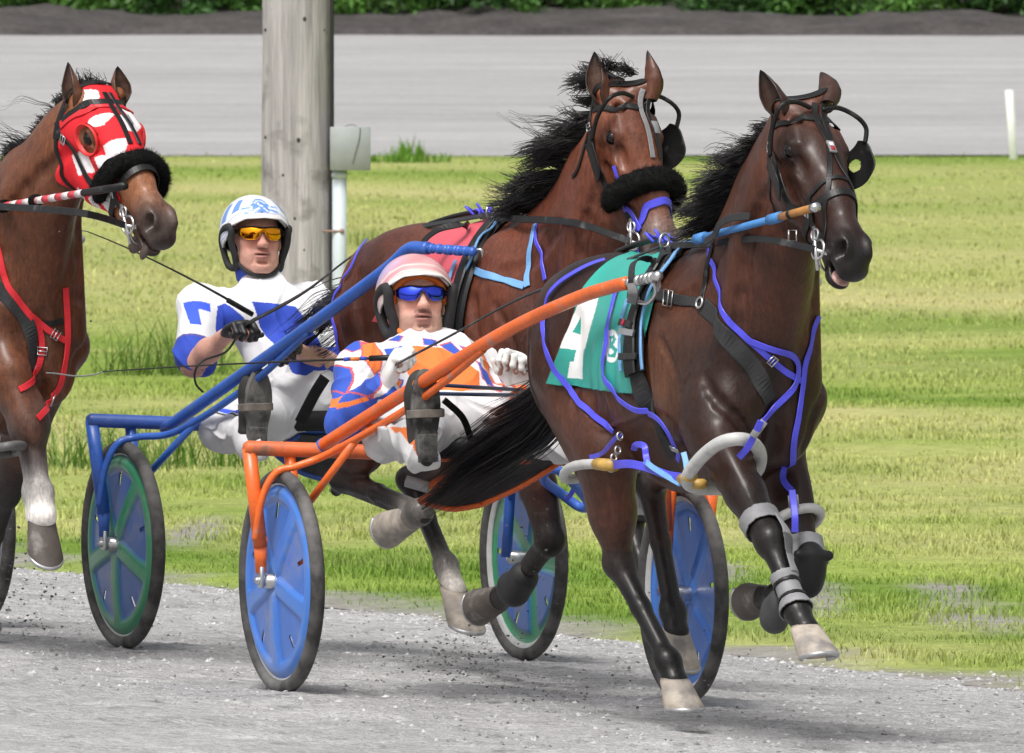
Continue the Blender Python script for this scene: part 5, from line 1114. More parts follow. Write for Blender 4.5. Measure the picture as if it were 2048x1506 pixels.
d1, hf1 = driver(F1, J1, 'driver in white jacket with orange and blue shapes, reclining on the orange sulky', jack1, None, hel1_m, hpat1, gog1, glove_w, sk1, True, V(.985, -.17, .20), V(-.2, 0, 1), (.52, .22, .19), blue_cloth, orange_band, 1.09)
def local_dir(fr, v): return v[0]*fr.d+v[1]*fr.n+v[2]*V3(0, 0, 1)
# orange balaclava edge seen inside the helmet
f, u, l = hf1; hd = J1['head']; mb = MB()
Pb = [hd+.062*f*math.cos(a)+.030*f*0+(.050*math.cos(a*1.0)+.020)*u+.074*l*math.sin(a) for a in np.linspace(-1.75, 1.75, 30)]
Pb = [hd+1.09*((.045+.042*math.cos(a))*f+(-.035+.092*math.cos(a*.72))*u+.078*l*math.sin(a*.95)) for a in np.linspace(-1.9, 1.9, 34)]
mb.tube(F1.w(np.array(Pb)), .011, 10, sq=(1.1, .9)).build('balaclava', orange_band, d1)
# -- driver in white and blue
J2 = dict(pel=V(-.12, -.02, .86), chest=V(-.30, -.07, 1.14), neck=F2.hs(517, 556, -.40), head=F2.hs(511, 473, -.39),
  rs=F2.hs(402, 616, -.34), re=F2.hs(386, 728, -.22), rw=F2.hs(456, 668, -.02), ls=F2.hs(624, 612, -.36), le=F2.hs(668, 730, -.2), lw=F2.hs(590, 700, .05),
  rh=V(-.06, -.12, .84), rk=V(.25, -.47, .77), ra=V(.57, -.51, .77), rf=V(.645, -.52, .73), rt=V(.65, -.51, .975),
  lh=V(-.06, .11, .84), lk=V(.26, .38, .78), la=V(.57, .46, .77), lf=V(.645, .48, .73), lt=V(.65, .48, .97), stubble=.12,
  hands={'rw': (unit(F2.hs(456, 668, -.02)-F2.hs(386, 728, -.22))+V(.35, .0, .0), V(.55, .15, -.8), 1), 'lw': (unit(F2.hs(590, 700, .05)-F2.hs(668, 730, -.2)), V(.4, .2, -.8), -1)}, trouser_m=cloth_m, trouser_pat=lambda P, N: tr2(P, N))
BL2 = np.array([.035, .075, .46]); W2_ = np.array([.73, .73, .75])
def jack2(P, N):
    u, z = P[:, 1], P[:, 2]; C = np.tile(W2_, (len(P), 1)); q = lambda pix, s=-.26: inpoly(u, z, uvpoly(F2, s, pix))
    C[q([(432, 612), (446, 606), (475, 640), (470, 690), (445, 720), (425, 660)])] = BL2
    C[q([(488, 602), (530, 605), (575, 612), (600, 650), (600, 700), (520, 690), (500, 650)])] = BL2
    C[q([(400, 735), (470, 690), (482, 770), (400, 800)])] = BL2; C[q([(520, 700), (660, 690), (660, 760), (540, 745)])] = BL2
    C[q([(470, 690), (515, 690), (540, 745), (540, 800), (486, 800), (482, 760)])] = W2_
    C[q([(575, 600), (640, 606), (650, 640), (600, 640), (582, 622)])] = W2_
    a, b = J2['rs'], J2['re']; ax = unit(b-a); t = (P-a)@ax/np.linalg.norm(b-a); r = np.linalg.norm((P-a)-((P-a)@ax)[:, None]*ax, axis=1); arm = (r < .115) & (u < a[1]+.10)
    C[arm & (t > .70)] = BL2; C[arm & (t > .665) & (t < .70)] = [.1, .08, .3]
    dy = P-(a+b)/2; C[arm & (np.abs(t-.18) < .06) & (u > a[1]-.06) & (u < a[1]+.0) ] = BL2*1.6; C[arm & (t > .12) & (t < .50) & (np.abs(u-(a[1]-.062)) < .018) & (P[:, 0] > a[0]-.02)] = BL2*1.6
    return C
d2, hf2 = driver(F2, J2, 'driver in white and royal blue short sleeved silks with amber goggles on the blue sulky', jack2, None, hel2_m, hpat2, gog2, glove_b, sk2, False, V(.985, -.17, .10), V(-.1, 0, 1), (.46, .20, .17), blue_cloth, None, 1.05)

for fr, rt, pts in ((F1, s1, [(888, 800), (925, 835), (942, 880), (948, 905)]), (F2, s2, [(650, 755), (628, 790), (600, 845)])):
    Pq = smooth_path([fr.hs(px, py, .30-.25*i/len(pts)) for i, (px, py) in enumerate(pts)], 8); MB().add(*ribbon(fr.w(Pq), np.tile(V3(0, -1, .1), (len(Pq), 1)), .022 if fr is F1 else .04, .005)).build('lap_strap', black_m, rt, smooth=False)
# ------------------------------------------------------------------ hair
hair_m = mat('black_hair', (.010, .0085, .0085), rough=.30, spec=.5, var=[(9, .6, 4)]); 
def hair(name, fr, roots, dirs, lens, wind, grav, parent, seed, locks=60, per=12, curl=.02, spread=.02, w0=.0024, seg=11, skin=None, label=None, cfreq=1.3):
    """roots/dirs: polylines sampled per lock (local); strands swept by wind and gravity"""
    r = np.random.default_rng(seed); roots = np.array(roots, float); dirs = np.array(dirs, float); lens = np.array(lens, float); V = []; F = []; nb = 0
    for k in range(locks):
        t = r.uniform(0, 1)*(len(roots)-1); i = min(int(t), len(roots)-2); f_ = t-i; p0 = roots[i]*(1-f_)+roots[i+1]*f_; d0 = unit(dirs[i]*(1-f_)+dirs[i+1]*f_+r.normal(0, .14, 3)); L0 = (lens[i]*(1-f_)+lens[i+1]*f_)*r.uniform(.6, 1.15)
        ph = r.uniform(0, 6.28, 2); ca = unit(r.normal(size=3)); cb = unit(np.cross(ca, r.normal(size=3))); c_amp = curl*r.uniform(.3, 1.3); wv = wind+r.normal(0, .16, 3)
        for j in range(per):
            p = p0+r.normal(0, .006, 3); d = d0+r.normal(0, spread*1.5, 3); L = L0*r.uniform(.72, 1.08); P = []; st = L/seg; off = r.normal(0, 1, 3)*spread
            q = p.copy(); v = unit(d)
            for s_ in range(seg+1):
                a = s_/seg; P.append(q+(ca*math.sin(ph[0]+a*6.28*cfreq)-ca*math.sin(ph[0])+cb*math.sin(ph[1]+a*9*cfreq)-cb*math.sin(ph[1]))*c_amp*a+off*a*a); v = unit(v+(wv*.9+V3(0, 0, -1)*grav)*(st*4)); q = q+v*st
            wd = w0*(1-.75*np.linspace(0, 1, seg+1)**1.5)*r.uniform(.7, 1.3)
            Pn, T, A, B = frames(fr.w(np.array(P))); th = np.array([0, 2.09, 4.19])
            vs = (Pn[:, None]+wd[:, None, None]*(np.cos(th)[None, :, None]*A[:, None]+np.sin(th)[None, :, None]*B[:, None])).reshape(-1, 3); V.append(vs)
            n_ = seg+1; ii, jj = np.meshgrid(np.arange(n_-1), np.arange(3), indexing='ij'); F.append(np.stack([ii*3+jj, ii*3+(jj+1) % 3, (ii+1)*3+(jj+1) % 3, (ii+1)*3+jj], -1).reshape(-1, 4)+nb); nb += len(vs)
    return mesh(name, np.concatenate(V), np.concatenate(F), hair_m, parent, label=label)
def crest(S, pts, inset=.004):           # points just inside the top of the neck
    P = smooth_path(np.array(pts, float), 5); out = []
    for p in P:
        z = p[2]+.25
        for _ in range(60):
            if S.eval(np.array([[p[0], p[1], z]]))[0] < .0: break
            z -= .01
        out.append(V3(p[0], p[1], z-inset))
    return np.array(out)
def bundle(name, fr, guide, rads, N, parent, seed, w0=.0026, seg=26, lmin=.55, wave=.010, flat=(1, 1), lock=14):
    """long hair following a guide line"""
    r = np.random.default_rng(seed); G = smooth_path(np.array(guide, float), 10); d = np.r_[0, np.cumsum(np.linalg.norm(np.diff(G, axis=0), axis=1))]; d /= d[-1]; Pn, T, A, B = frames(G); V = []; F = []; nb = 0; lk = r.normal(0, .55, (lock, 2)); lp = r.uniform(0, 6.28, (lock, 2)); ll = r.uniform(lmin, 1.0, lock)
    for k in range(N):
        q = k % lock; off = lk[q]+r.normal(0, .26, 2); L = min(1, ll[q]*r.uniform(.75, 1.1)); t = np.linspace(0, L, seg); C = np.stack([np.interp(t, d, G[:, i]) for i in range(3)], 1); a_ = np.stack([np.interp(t, d, A[:, i]) for i in range(3)], 1); b_ = np.stack([np.interp(t, d, B[:, i]) for i in range(3)], 1)
        rd = np.interp(t, np.linspace(0, 1, len(rads)), rads)[:, None]; wv = wave*t[:, None]*np.sin(lp[q][0]+t*9+off[0])[:, None]; wv2 = wave*t[:, None]*np.sin(lp[q][1]+t*11+off[1])[:, None]; stray = (r.normal(0, .35, 2) if r.uniform() < .12 else np.zeros(2))
        P = C+a_*((off[0]*flat[0]+stray[0]*t[:, None]*2)*rd+wv)+b_*((off[1]*flat[1]+stray[1]*t[:, None]*2)*rd+wv2); wd = w0*(1-.8*np.linspace(0, 1, seg)**2)*r.uniform(.7, 1.3)
        P_, T_, A_, B_2 = frames(fr.w(P)); th = np.array([0, 2.09, 4.19]); vs = (P_[:, None]+wd[:, None, None]*(np.cos(th)[None, :, None]*A_[:, None]+np.sin(th)[None, :, None]*B_2[:, None])).reshape(-1, 3); V.append(vs)
        ii, jj = np.meshgrid(np.arange(seg-1), np.arange(3), indexing='ij'); F.append(np.stack([ii*3+jj, ii*3+(jj+1) % 3, (ii+1)*3+(jj+1) % 3, (ii+1)*3+jj], -1).reshape(-1, 4)+nb); nb += len(vs)
    return mesh(name, np.concatenate(V), np.concatenate(F), hair_m, parent)
c4 = crest(S4, [(2.60, 0, 1.85), (2.50, 0, 1.75), (2.36, 0, 1.60), (2.20, 0, 1.45), (2.06, 0, 1.42)]); n4c = len(c4)
hair('mane', F1, c4[5:], [V3(-.40, -.85, -.05)]*(n4c-5), np.interp(np.linspace(0, 1, n4c-5), [0, .2, .5, .85, 1], [.06, .11, .16, .19, .14]), V3(-.55, -.38, -.02), .60, horse4, 201, 110, 20, .008, .007, cfreq=.7)
hair('mane', F1, c4[8:], [V3(-.5, -.5, .25)]*(n4c-8), np.full(n4c-8, .22), V3(-1.0, -.4, .25), .35, horse4, 202, 14, 7, .018, .012, .0016, cfreq=.9)
bundle('tail', F1, [V3(.99, 0, 1.36), V3(.89, 0, 1.30), V3(.78, -.0, 1.10), V3(.60, -.02, .945), V3(.36, -.06, .845), V3(.17, -.14, .745), V3(.08, -.26, .625)], [.016, .030, .045, .060, .066, .058, .034], 1400, horse4, 204, .0025, 30, .74, .012)
hair('tail_dock', F1, [V3(1.03, 0, 1.375), V3(.95, 0, 1.33)], [V3(-.9, -.2, .25)]*2, [.08, .10], V3(-.6, -.2, -.3), .7, horse4, 205, 36, 10, .010, .015)
c2 = crest(S2, [(2.56, 0, 1.88), (2.46, 0, 1.78), (2.32, 0, 1.62), (2.16, 0, 1.46), (2.00, 0, 1.42)])
n2c = len(c2)
hair('mane', FH2, c2[:5], [V3(-.7, -.5, .15)]*5, [.15, .18, .19, .17, .13], V3(-.9, -.5, .05), .42, horse2, 210, 26, 18, .016, .009, cfreq=1.0)
hair('mane', FH2, c2[5:], [V3(-.55, -.75, .05)]*(n2c-5), np.interp(np.linspace(0, 1, n2c-5), [0, .3, .6, 1], [.13, .19, .23, .17]), V3(-.65, -.40, .02), .55, horse2, 211, 80, 20, .014, .008, cfreq=.9)
hair('mane', FH2, c2[8:], [V3(-.6, -.6, .3)]*(n2c-8), np.full(n2c-8, .26), V3(-1.0, -.4, .25), .35, horse2, 212, 16, 8, .024, .012, .0016, cfreq=1.1)
hair('forelock', FH2, [poll2+V3(.0, -.05, .05), poll2+V3(.04, .03, .035)], [V3(.1, -.5, .3)]*2, [.08, .08], V3(-.3, -.8, .1), .5, horse2, 213, 16, 8, .016, .01, .0016)
a2 = lambda px, py, u: FH2.loc(A2.w(A2.hp(px, py, u)))
bundle('tail', FH2, [V3(.97, 0, 1.36), V3(.88, -.01, 1.29), a2(672, 640, .0), a2(625, 676, -.04), a2(575, 700, -.08), a2(530, 712, -.12)], [.016, .03, .05, .06, .06, .035], 800, horse2, 214, .0024, 26, .6, .02)
hair('tail_dock', FH2, [V3(1.03, 0, 1.375), V3(.95, 0, 1.33)], [V3(-.9, -.3, .35)]*2, [.12, .14], V3(-.8, -.3, .1), .4, horse2, 215, 22, 7, .016, .02, .0016)
c3 = crest(S3, [tuple(poll3+V3(-.02, 0, 0)), tuple(poll3*.6+V3(2.36, 0, 1.55)*.4), (2.32, 0, 1.60), (2.16, 0, 1.46), (2.0, 0, 1.42)])
n3c = len(c3)
hair('mane', F3, c3, [V3(-.8, -.15, .20)]*n3c, np.interp(np.linspace(0, 1, n3c), [0, .2, .5, 1], [.03, .045, .055, .07]), V3(-.6, -.35, -.1), .7, horse3, 221, 150, 12, .004, .008)
hair('mane', F3, c3[4:], [V3(-.8, -.45, .35)]*(n3c-4), np.full(n3c-4, .24), V3(-.9, -.45, .15), .40, horse3, 222, 12, 4, .02, .03, .0012)
hair('forelock', F3, [poll3+V3(-.02, -.04, .03), poll3+V3(.03, .03, .03)], [V3(.1, -.2, .4)]*2, [.05, .05], V3(-.5, -.4, .0), .5, horse3, 223, 10, 6, .008, .01, .0016)

# ------------------------------------------------------------------ harness parts
strap_m = mat('black_leather', (.009, .0088, .009), rough=.42, spec=.35, var=(25, .35, 3), bump=(150, .2, .002), extra=((.10, .10, .10), 18, .60, .85))
grey_l = mat('grey_leather', (.23, .23, .24), rough=.6, var=[(15, .25, 4)], bump=(60, .3, .003), extra=((.05, .05, .05), 12, .58, .75)); blue_s = mat('blue_strap', (.085, .085, .72), rough=.42, var=(20, .12, 3)); sky_s = mat('pale_blue_strap', (.16, .36, .66), rough=.55, var=(20, .12, 3)); red_s = mat('red_strap', (.62, .02, .03), rough=.45, var=(20, .15, 3))
white_t = mat('grey_white_tube', (.50, .50, .49), rough=.5, var=(12, .15, 4), extra=((.25, .24, .23), 20, .6, .8)); gold_m = mat('yellow_clip', (.55, .34, .08), rough=.45, var=(20, .25, 3)); fuzz_m = mat('black_fleece', (.011, .011, .011), rough=1, spec=.1, var=(60, .4, 3), bump=[(70, 1., .01), (200, .8, .005)])
web_m = mat('grey_webbing', (.022, .022, .024), rough=.8, var=(60, .3, 3), bump=(200, .3, .002))
def strap(name, K, pts, w_, m, root, th=.004, off=.004, snap=True, buckle=None, n=6):
    P, N = K.line(pts, off, n, snap=snap); vs, fs = ribbon(P, N, w_, th); o = mesh(name, vs, fs, m, root, smooth=False)
    if buckle is not None:
        for t in (buckle if isinstance(buckle, (list, tuple)) else [buckle]):
            i = int(t*(len(P)-1)); i = min(max(i, 1), len(P)-2); T = unit(P[i+1]-P[i-1]); N_ = unit(N[i]-T*(N[i]@T)); S_ = np.cross(T, N_); h = w_*.72; c = P[i]+N_*.005
            MB().tube(np.array([c+T*h*.8+S_*h, c+T*h*.8-S_*h, c-T*h*.8-S_*h, c-T*h*.8+S_*h]), .0028, 6, closed=True).tube(np.array([c-S_*h, c+S_*h]), .0022, 6).build('buckle', steel, o)
    return o, P, N
def ringlink(c, ax, R_, r, root, m=None, name='ring'): return MB().torus(c, ax, R_, r, nu=24, nv=8).build(name, m or steel, root)
def tubeline(name, pts, r, m, root, n=6, k=10, closed=False): return MB().tube(smooth_path(np.array(pts), n, closed), r, k, closed=closed).build(name, m, root)
def shell(name, raw, mask, off, th, m, root, col=None, it=3, grow=None):
    Wd, Q, P = raw; N = vnormals(Wd, Q); fm = mask[Q].all(1); Qs = Q[fm]; used = np.unique(Qs); mp = np.full(len(Wd), -1); mp[used] = np.arange(len(used)); Qs = mp[Qs]
    o_ = off if grow is None else off+grow(P[used]); V_ = Wd[used]+N[used]*np.reshape(o_, (-1, 1) if np.ndim(o_) else (1, 1))
    for _ in range(it): V_ = laplace(V_, Qs, .4)
    o = mesh(name, V_, Qs, m, root, col=None if col is None else col(P[used])); md = o.modifiers.new('thickness', 'SOLIDIFY'); md.thickness = th; md.offset = 1; return o
def seg_t(P, a, b):
    ab = b-a; t = (P-a)@ab/(ab@ab); d = np.linalg.norm(P-a-np.clip(t, 0, 1)[:, None]*ab, axis=1); return t, d
class Head:
    def __init__(s, HF, fr, K, sc): s.O, s.h, s.v, s.l = HF; s.fr = fr; s.K = K; s.sc = sc
    def p(s, x, v, l): return s.O+s.sc*(x*s.h+v*s.v+l*s.l)
    def w(s, x, v, l): return s.fr.w(s.p(x, v, l))
    def dirw(s, x, v, l): return unit(s.w(x, v, l)-s.w(0, 0, 0))
    def strap(s, name, pts, w_, m, root, **k): return strap(name, s.K, [s.w(*q) for q in pts], w_, m, root, **k)
def bridle(Hd, root, noseband=True, face='y', m=None, blinker=True, pale=True, off=.004, hole=False):
    m = m or strap_m; b = thing_child('bridle', Hd.w(.1, 0, 0), root); A = (lambda *a, **k: Hd.strap(*a, **{'off': off, **k}))
    A('crown', [(.08, -.12, -.12), (.02, -.06, -.12), (-.01, .0, -.09), (-.005, .10, 0), (-.01, .0, .09), (.02, -.06, .12), (.08, -.12, .12)], .026, m, b)
    A('browband', [(.045, -.06, -.13), (.075, .03, -.10), (.095, .08, -.04), (.10, .1, 0), (.095, .08, .04), (.075, .03, .10), (.045, -.06, .13)], .024, m, b)
    for g in (-1, 1):
        A('cheek_strap', [(.03, -.085, .13*g), (.12, -.105, .14*g), (.20, -.105, .14*g), (.30, -.095, .13*g), (.40, -.078, .12*g), (.475, -.060, .11*g)], .020, m, b, buckle=[.18, .78])
        A('throat_latch', [(.03, -.07, .14*g), (.10, -.13, .14*g), (.18, -.20, .12*g), (.21, -.24, .03*g)], .014, m, b)
    if noseband: A('noseband', [(.40, -.17, -.0), (.40, -.12, -.12), (.385, -.03, -.13), (.375, .05, -.06), (.372, .08, 0), (.375, .05, .06), (.385, -.03, .13), (.40, -.12, .12), (.40, -.17, 0)], .026, m, b)
    for g in (-1, 1):                    # bit ring, cheek and bar
        c = Hd.w(.495, -.072, .072*g); ax = Hd.dirw(0, .1, 1*g); ringlink(c, ax, .030, .0042, b, name='bit_ring'); ringlink(Hd.w(.455, -.055, .078*g), ax, .017, .0036, b)
        MB().tube(np.array([Hd.w(.43, -.05, .076*g), Hd.w(.50, -.075, .080*g), Hd.w(.545, -.105, .074*g)]), .0055, 8).build('bit_cheek', steel, b)
        MB().tube(smooth_path([Hd.w(.50, -.08, .072*g), Hd.w(.515, -.105, .056*g), Hd.w(.515, -.130, .03*g), Hd.w(.515, -.136, 0)], 5), .0045, 6).build('curb_chain', steel, b)
    MB().tube(np.array([Hd.w(.497, -.075, -.078), Hd.w(.50, -.085, 0), Hd.w(.497, -.075, .078)]), .007, 8).build('bit', steel, b)
    if blinker:
        for g in (-1, 1):                # stiff cup held off the face by a bent arm
            f_ = 1.0 if g > 0 else .55; n_, k_ = 36, 36; V_ = []
            for th_ in (0, 1):
                for i in range(n_+1):
                    for j in range(k_+1):
                        a, c_ = i/n_, j/k_; x = (.125 if g > 0 else .15)+.125*a+.01*math.sin(c_*3.1); out = (.105 if g > 0 else .098)+.050*f_*math.sin(c_*1.35)*(1-.25*(2*a-1)**4); v = (-.075+.105*c_*(1-.22*(2*a-1)**4)) if g > 0 else (-.125+.062*c_*(1-.22*(2*a-1)**4)); V_.append(Hd.w(x, v, g*(out+.004*th_)))
            n1 = (n_+1)*(k_+1); F_ = []
            for i in range(n_):
                for j in range(k_):
                    if hole and g > 0 and ((i+.5)/n_-.42)**2/.030+((j+.5)/k_-.40)**2/.030 < 1: continue
                    q = i*(k_+1)+j; F_ += [[q, q+1, q+k_+2, q+k_+1], [q+n1, q+n1+k_+1, q+n1+k_+2, q+n1+1]]
            rimv = [i*(k_+1) for i in range(n_+1)]+[n_*(k_+1)+j for j in range(1, k_+1)]+[i*(k_+1)+k_ for i in range(n_-1, -1, -1)]+[j for j in range(k_-1, 0, -1)]
            for a, c_ in zip(rimv, rimv[1:]+rimv[:1]): F_.append([a, c_, c_+n1, a+n1])
            mesh('blinker', np.array(V_), F_, strap_m, b)
            MB().tube(smooth_path([Hd.w(.07, .055, .02*g), Hd.w(.065, .065, .07*g), Hd.w(.085, .06, .125*g), Hd.w(.11, .045, .155*g) if g > 0 else Hd.w(.115, -.01, .128*g), Hd.w(.145, .02, .152*g) if g > 0 else Hd.w(.165, -.065, .125*g)], 6), .0075, 8).build('blinker_arm', strap_m, b)
    if face == 'y':
        A('face_strap', [(.06, .10, -.012), (.14, .08, -.010), (.205, .06, .0)], .020, m, b); A('face_strap', [(.06, .10, .030), (.14, .08, .018), (.205, .06, .0)], .018, m, b)
        for g in (-1, 1): A('face_strap', [(.205, .06, .004*g), (.28, .05, .022*g), (.36, .04, .06*g), (.44, -.03, .10*g), (.48, -.065, .10*g)], .017, m, b)
        c, nn = Hd.K.near(Hd.w(.215, .06, 0)); ax = [Hd.dirw(1, 0, 0), Hd.dirw(0, 0, 1), nn]; MB().box(c+nn*.006, ax, (.022, .012, .004)).build('strap_plate', grey_l, b)
        MB().box(c+nn*.0105-ax[0]*.008, ax, (.007, .007, .0015)).build('badge', mat('badge_white', (.7, .66, .66)), b); MB().box(c+nn*.0105+ax[0]*.008, ax, (.007, .007, .0015)).build('badge', mat('badge_red', (.35, .02, .03)), b)
    elif face == 'two':
        for l in (-.006, .026): A('face_strap', [(.06, .10, l), (.16, .08, l), (.27, .06, l*1.3)], .019, grey_l if (l < 0 and pale) else m, b)
        c, nn = Hd.K.near(Hd.w(.17, .06, .03)); MB().box(c+nn*.006, [Hd.dirw(1, 0, 0), Hd.dirw(0, 0, 1), nn], (.022, .013, .003)).build('strap_plate', grey_l, b)
    return b
def roll(Hd, root, x=.335, r=.040, up=.0):
    """fleece shadow roll over the nose"""
    P = []
    for a in np.linspace(-2.05, 2.05, 40): P.append(Hd.p(x+.045*(1-math.cos(a))*.5, -.060+.098*math.cos(a), .108*math.sin(a)))
    P = np.array(P); rr = r*np.interp(np.linspace(0, 1, 40), [0, .1, .5, .9, 1], [.55, .95, 1.08, .95, .55]); vs, fs = tube(Hd.fr.w(P), rr, 26); vs = vs+np.stack([ripple(vs, 120, k+300, 2) for k in range(3)], 1)*.0035
    o = mesh('shadow_roll', vs, fs, fuzz_m, root); r_ = np.random.default_rng(5); N_ = 7000; i = r_.integers(0, len(P)-1, N_); t = r_.uniform(0, 1, N_); C = P[i]*(1-t)[:, None]+P[i+1]*t[:, None]; d = r_.normal(size=(N_, 3)); d /= np.linalg.norm(d, axis=1)[:, None]
    T = P[i+1]-P[i]; T /= np.linalg.norm(T, axis=1)[:, None]; d = d-T*np.sum(d*T, 1)[:, None]; d /= np.linalg.norm(d, axis=1)[:, None]; rad = rr[i][:, None]; b0 = C+d*rad*.96; tip = C+d*(rad+r_.uniform(.004, .012, (N_, 1)))+r_.normal(0, .005, (N_, 3)); sd = np.cross(d, T)*.0011
    Vv = Hd.fr.w(np.stack([b0-sd, b0+sd, tip], 1).reshape(-1, 3)); mesh('fleece', Vv, np.arange(N_*3).reshape(-1, 3), fuzz_m, root, smooth=False); return o
Hd4, Hd2, Hd3 = Head(H4, F1, K4, 1.07), Head(H2, FH2, K2, 1.08), Head(H3, F3, K3, 1.08)
b4 = bridle(Hd4, horse4, hole=True); b2 = bridle(Hd2, horse2, noseband=False, face='two'); b3 = bridle(Hd3, horse3, noseband=True, face='two', blinker=False, pale=False, off=.011)
Hd4.strap('noseband', [(.43, -.09, -.12), (.36, -.03, -.13), (.325, .04, -.07), (.32, .08, 0), (.325, .04, .07), (.36, -.03, .13), (.43, -.09, .12)], .014, strap_m, b4)
roll(Hd2, b2); roll(Hd3, b3, .325, .033)
Hd2.strap('blue_noseband', [(.46, -.09, -.12), (.435, -.02, -.12), (.42, .05, -.05), (.418, .08, 0), (.42, .05, .05), (.435, -.02, .12), (.46, -.09, .12)], .026, blue_s, b2, off=.006)
Hd2.strap('blue_tape', [(.40, -.08, -.12), (.44, -.05, -.12), (.47, -.03, -.11)], .02, blue_s, b2, off=.010); Hd2.strap('blue_tape', [(.27, -.03, -.13), (.32, -.05, -.13)], .014, blue_s, b2, off=.008); Hd2.strap('blue_tape', [(.50, -.10, -.11), (.55, -.12, -.10)], .014, blue_s, b2, off=.006)
Hd3.strap('red_browband', [(.055, -.08, -.13), (.085, .03, -.11), (.105, .08, -.04), (.11, .1, 0), (.105, .08, .04), (.085, .03, .11), (.055, -.08, .13)], .028, red_s, b3, off=.010)
# red and white hood
O3, h3, v3, l3 = H3; q3 = (raw3[2]-O3)/1.08; X3, Y3, Z3 = q3@h3, q3@v3, q3@l3
eye_d = np.sqrt((X3-.178)**2+(Y3+.020)**2); hm_ = (X3 > .010+.62*np.clip(-Y3-.01, 0, 1)) & (X3 < .40-.9*np.clip(Y3+.06, 0, 1)+.0*Y3) & (Y3 > -.235) & (raw3[2][:, 2] > 1.45) & (np.abs(Z3) < .16) & ~((eye_d < .042) & (np.abs(Z3) > .05))
for e_ in (e3r, e3l): hm_ &= np.linalg.norm(raw3[2]-e_[0], axis=1) > .05
hood_m = mat('red_white_hood', (1, 1, 1), rough=.75, vcol=True, spec=.2, bump=[(30, .3, .006), (300, .2, .001)])
def hoodcol(P):
    q = (P-O3)/1.08; x, y, z = q@h3, q@v3, q@l3; C = np.tile(np.array([.70, .025, .035]), (len(P), 1)); wv = .5*ripple(P, 45, 77, 1)
    for (a, b, c, r1, r2) in ((.06, .03, -.06, .035, .03), (.17, .035, .03, .055, .022), (.16, .03, -.055, .018, .04), (.13, .02, .07, .04, .03), (.26, .02, -.03, .03, .028), (.285, -.02, -.07, .030, .022), (.20, -.105, -.07, .050, .036), (.30, -.10, -.06, .028, .028), (.31, -.16, -.05, .022, .02), (.36, -.11, -.05, .03, .02), (.24, -.20, -.04, .02, .03), (.20, -.10, .08, .05, .03), (.27, .0, .07, .03, .02)):
        d = np.abs(((x-a)+.5*(y-b))/r1)+np.abs(((y-b)-.4*(x-a))/r2)+((z-c)/.055)**2+wv*.3; C[d < 1.42] = [.80, .76, .77]
    return C
hood = shell('hood', raw3, hm_, .004, .003, hood_m, horse3, hoodcol, 4)
for g in (-1, 1):                        # red eye cups
    ex_, ev_, el_ = Hd3.dirw(1, 0, 0), Hd3.dirw(0, 1, 0), Hd3.dirw(0, 0, g); Vc = []
    for (rad, lo_, hi_) in ((.043, .074, .074), (.049, .088, .082), (.051, .108, .088), (.047, .108, .088), (.041, .090, .080)):
        for k in range(32): a = 2*math.pi*k/32; Vc.append(Hd3.w(.180+rad*math.cos(a)*1.05, -.022+rad*math.sin(a)*.95, g*((lo_+hi_)/2-(lo_-hi_)/2*math.cos(a))))
    Fc = [[r_*32+k, r_*32+(k+1) % 32, (r_+1)*32+(k+1) % 32, (r_+1)*32+k] for r_ in range(4) for k in range(32)]
    mesh('eye_cup', np.array(Vc), Fc, mat('red_eye_cup', (.72, .03, .03), rough=.5), hood)
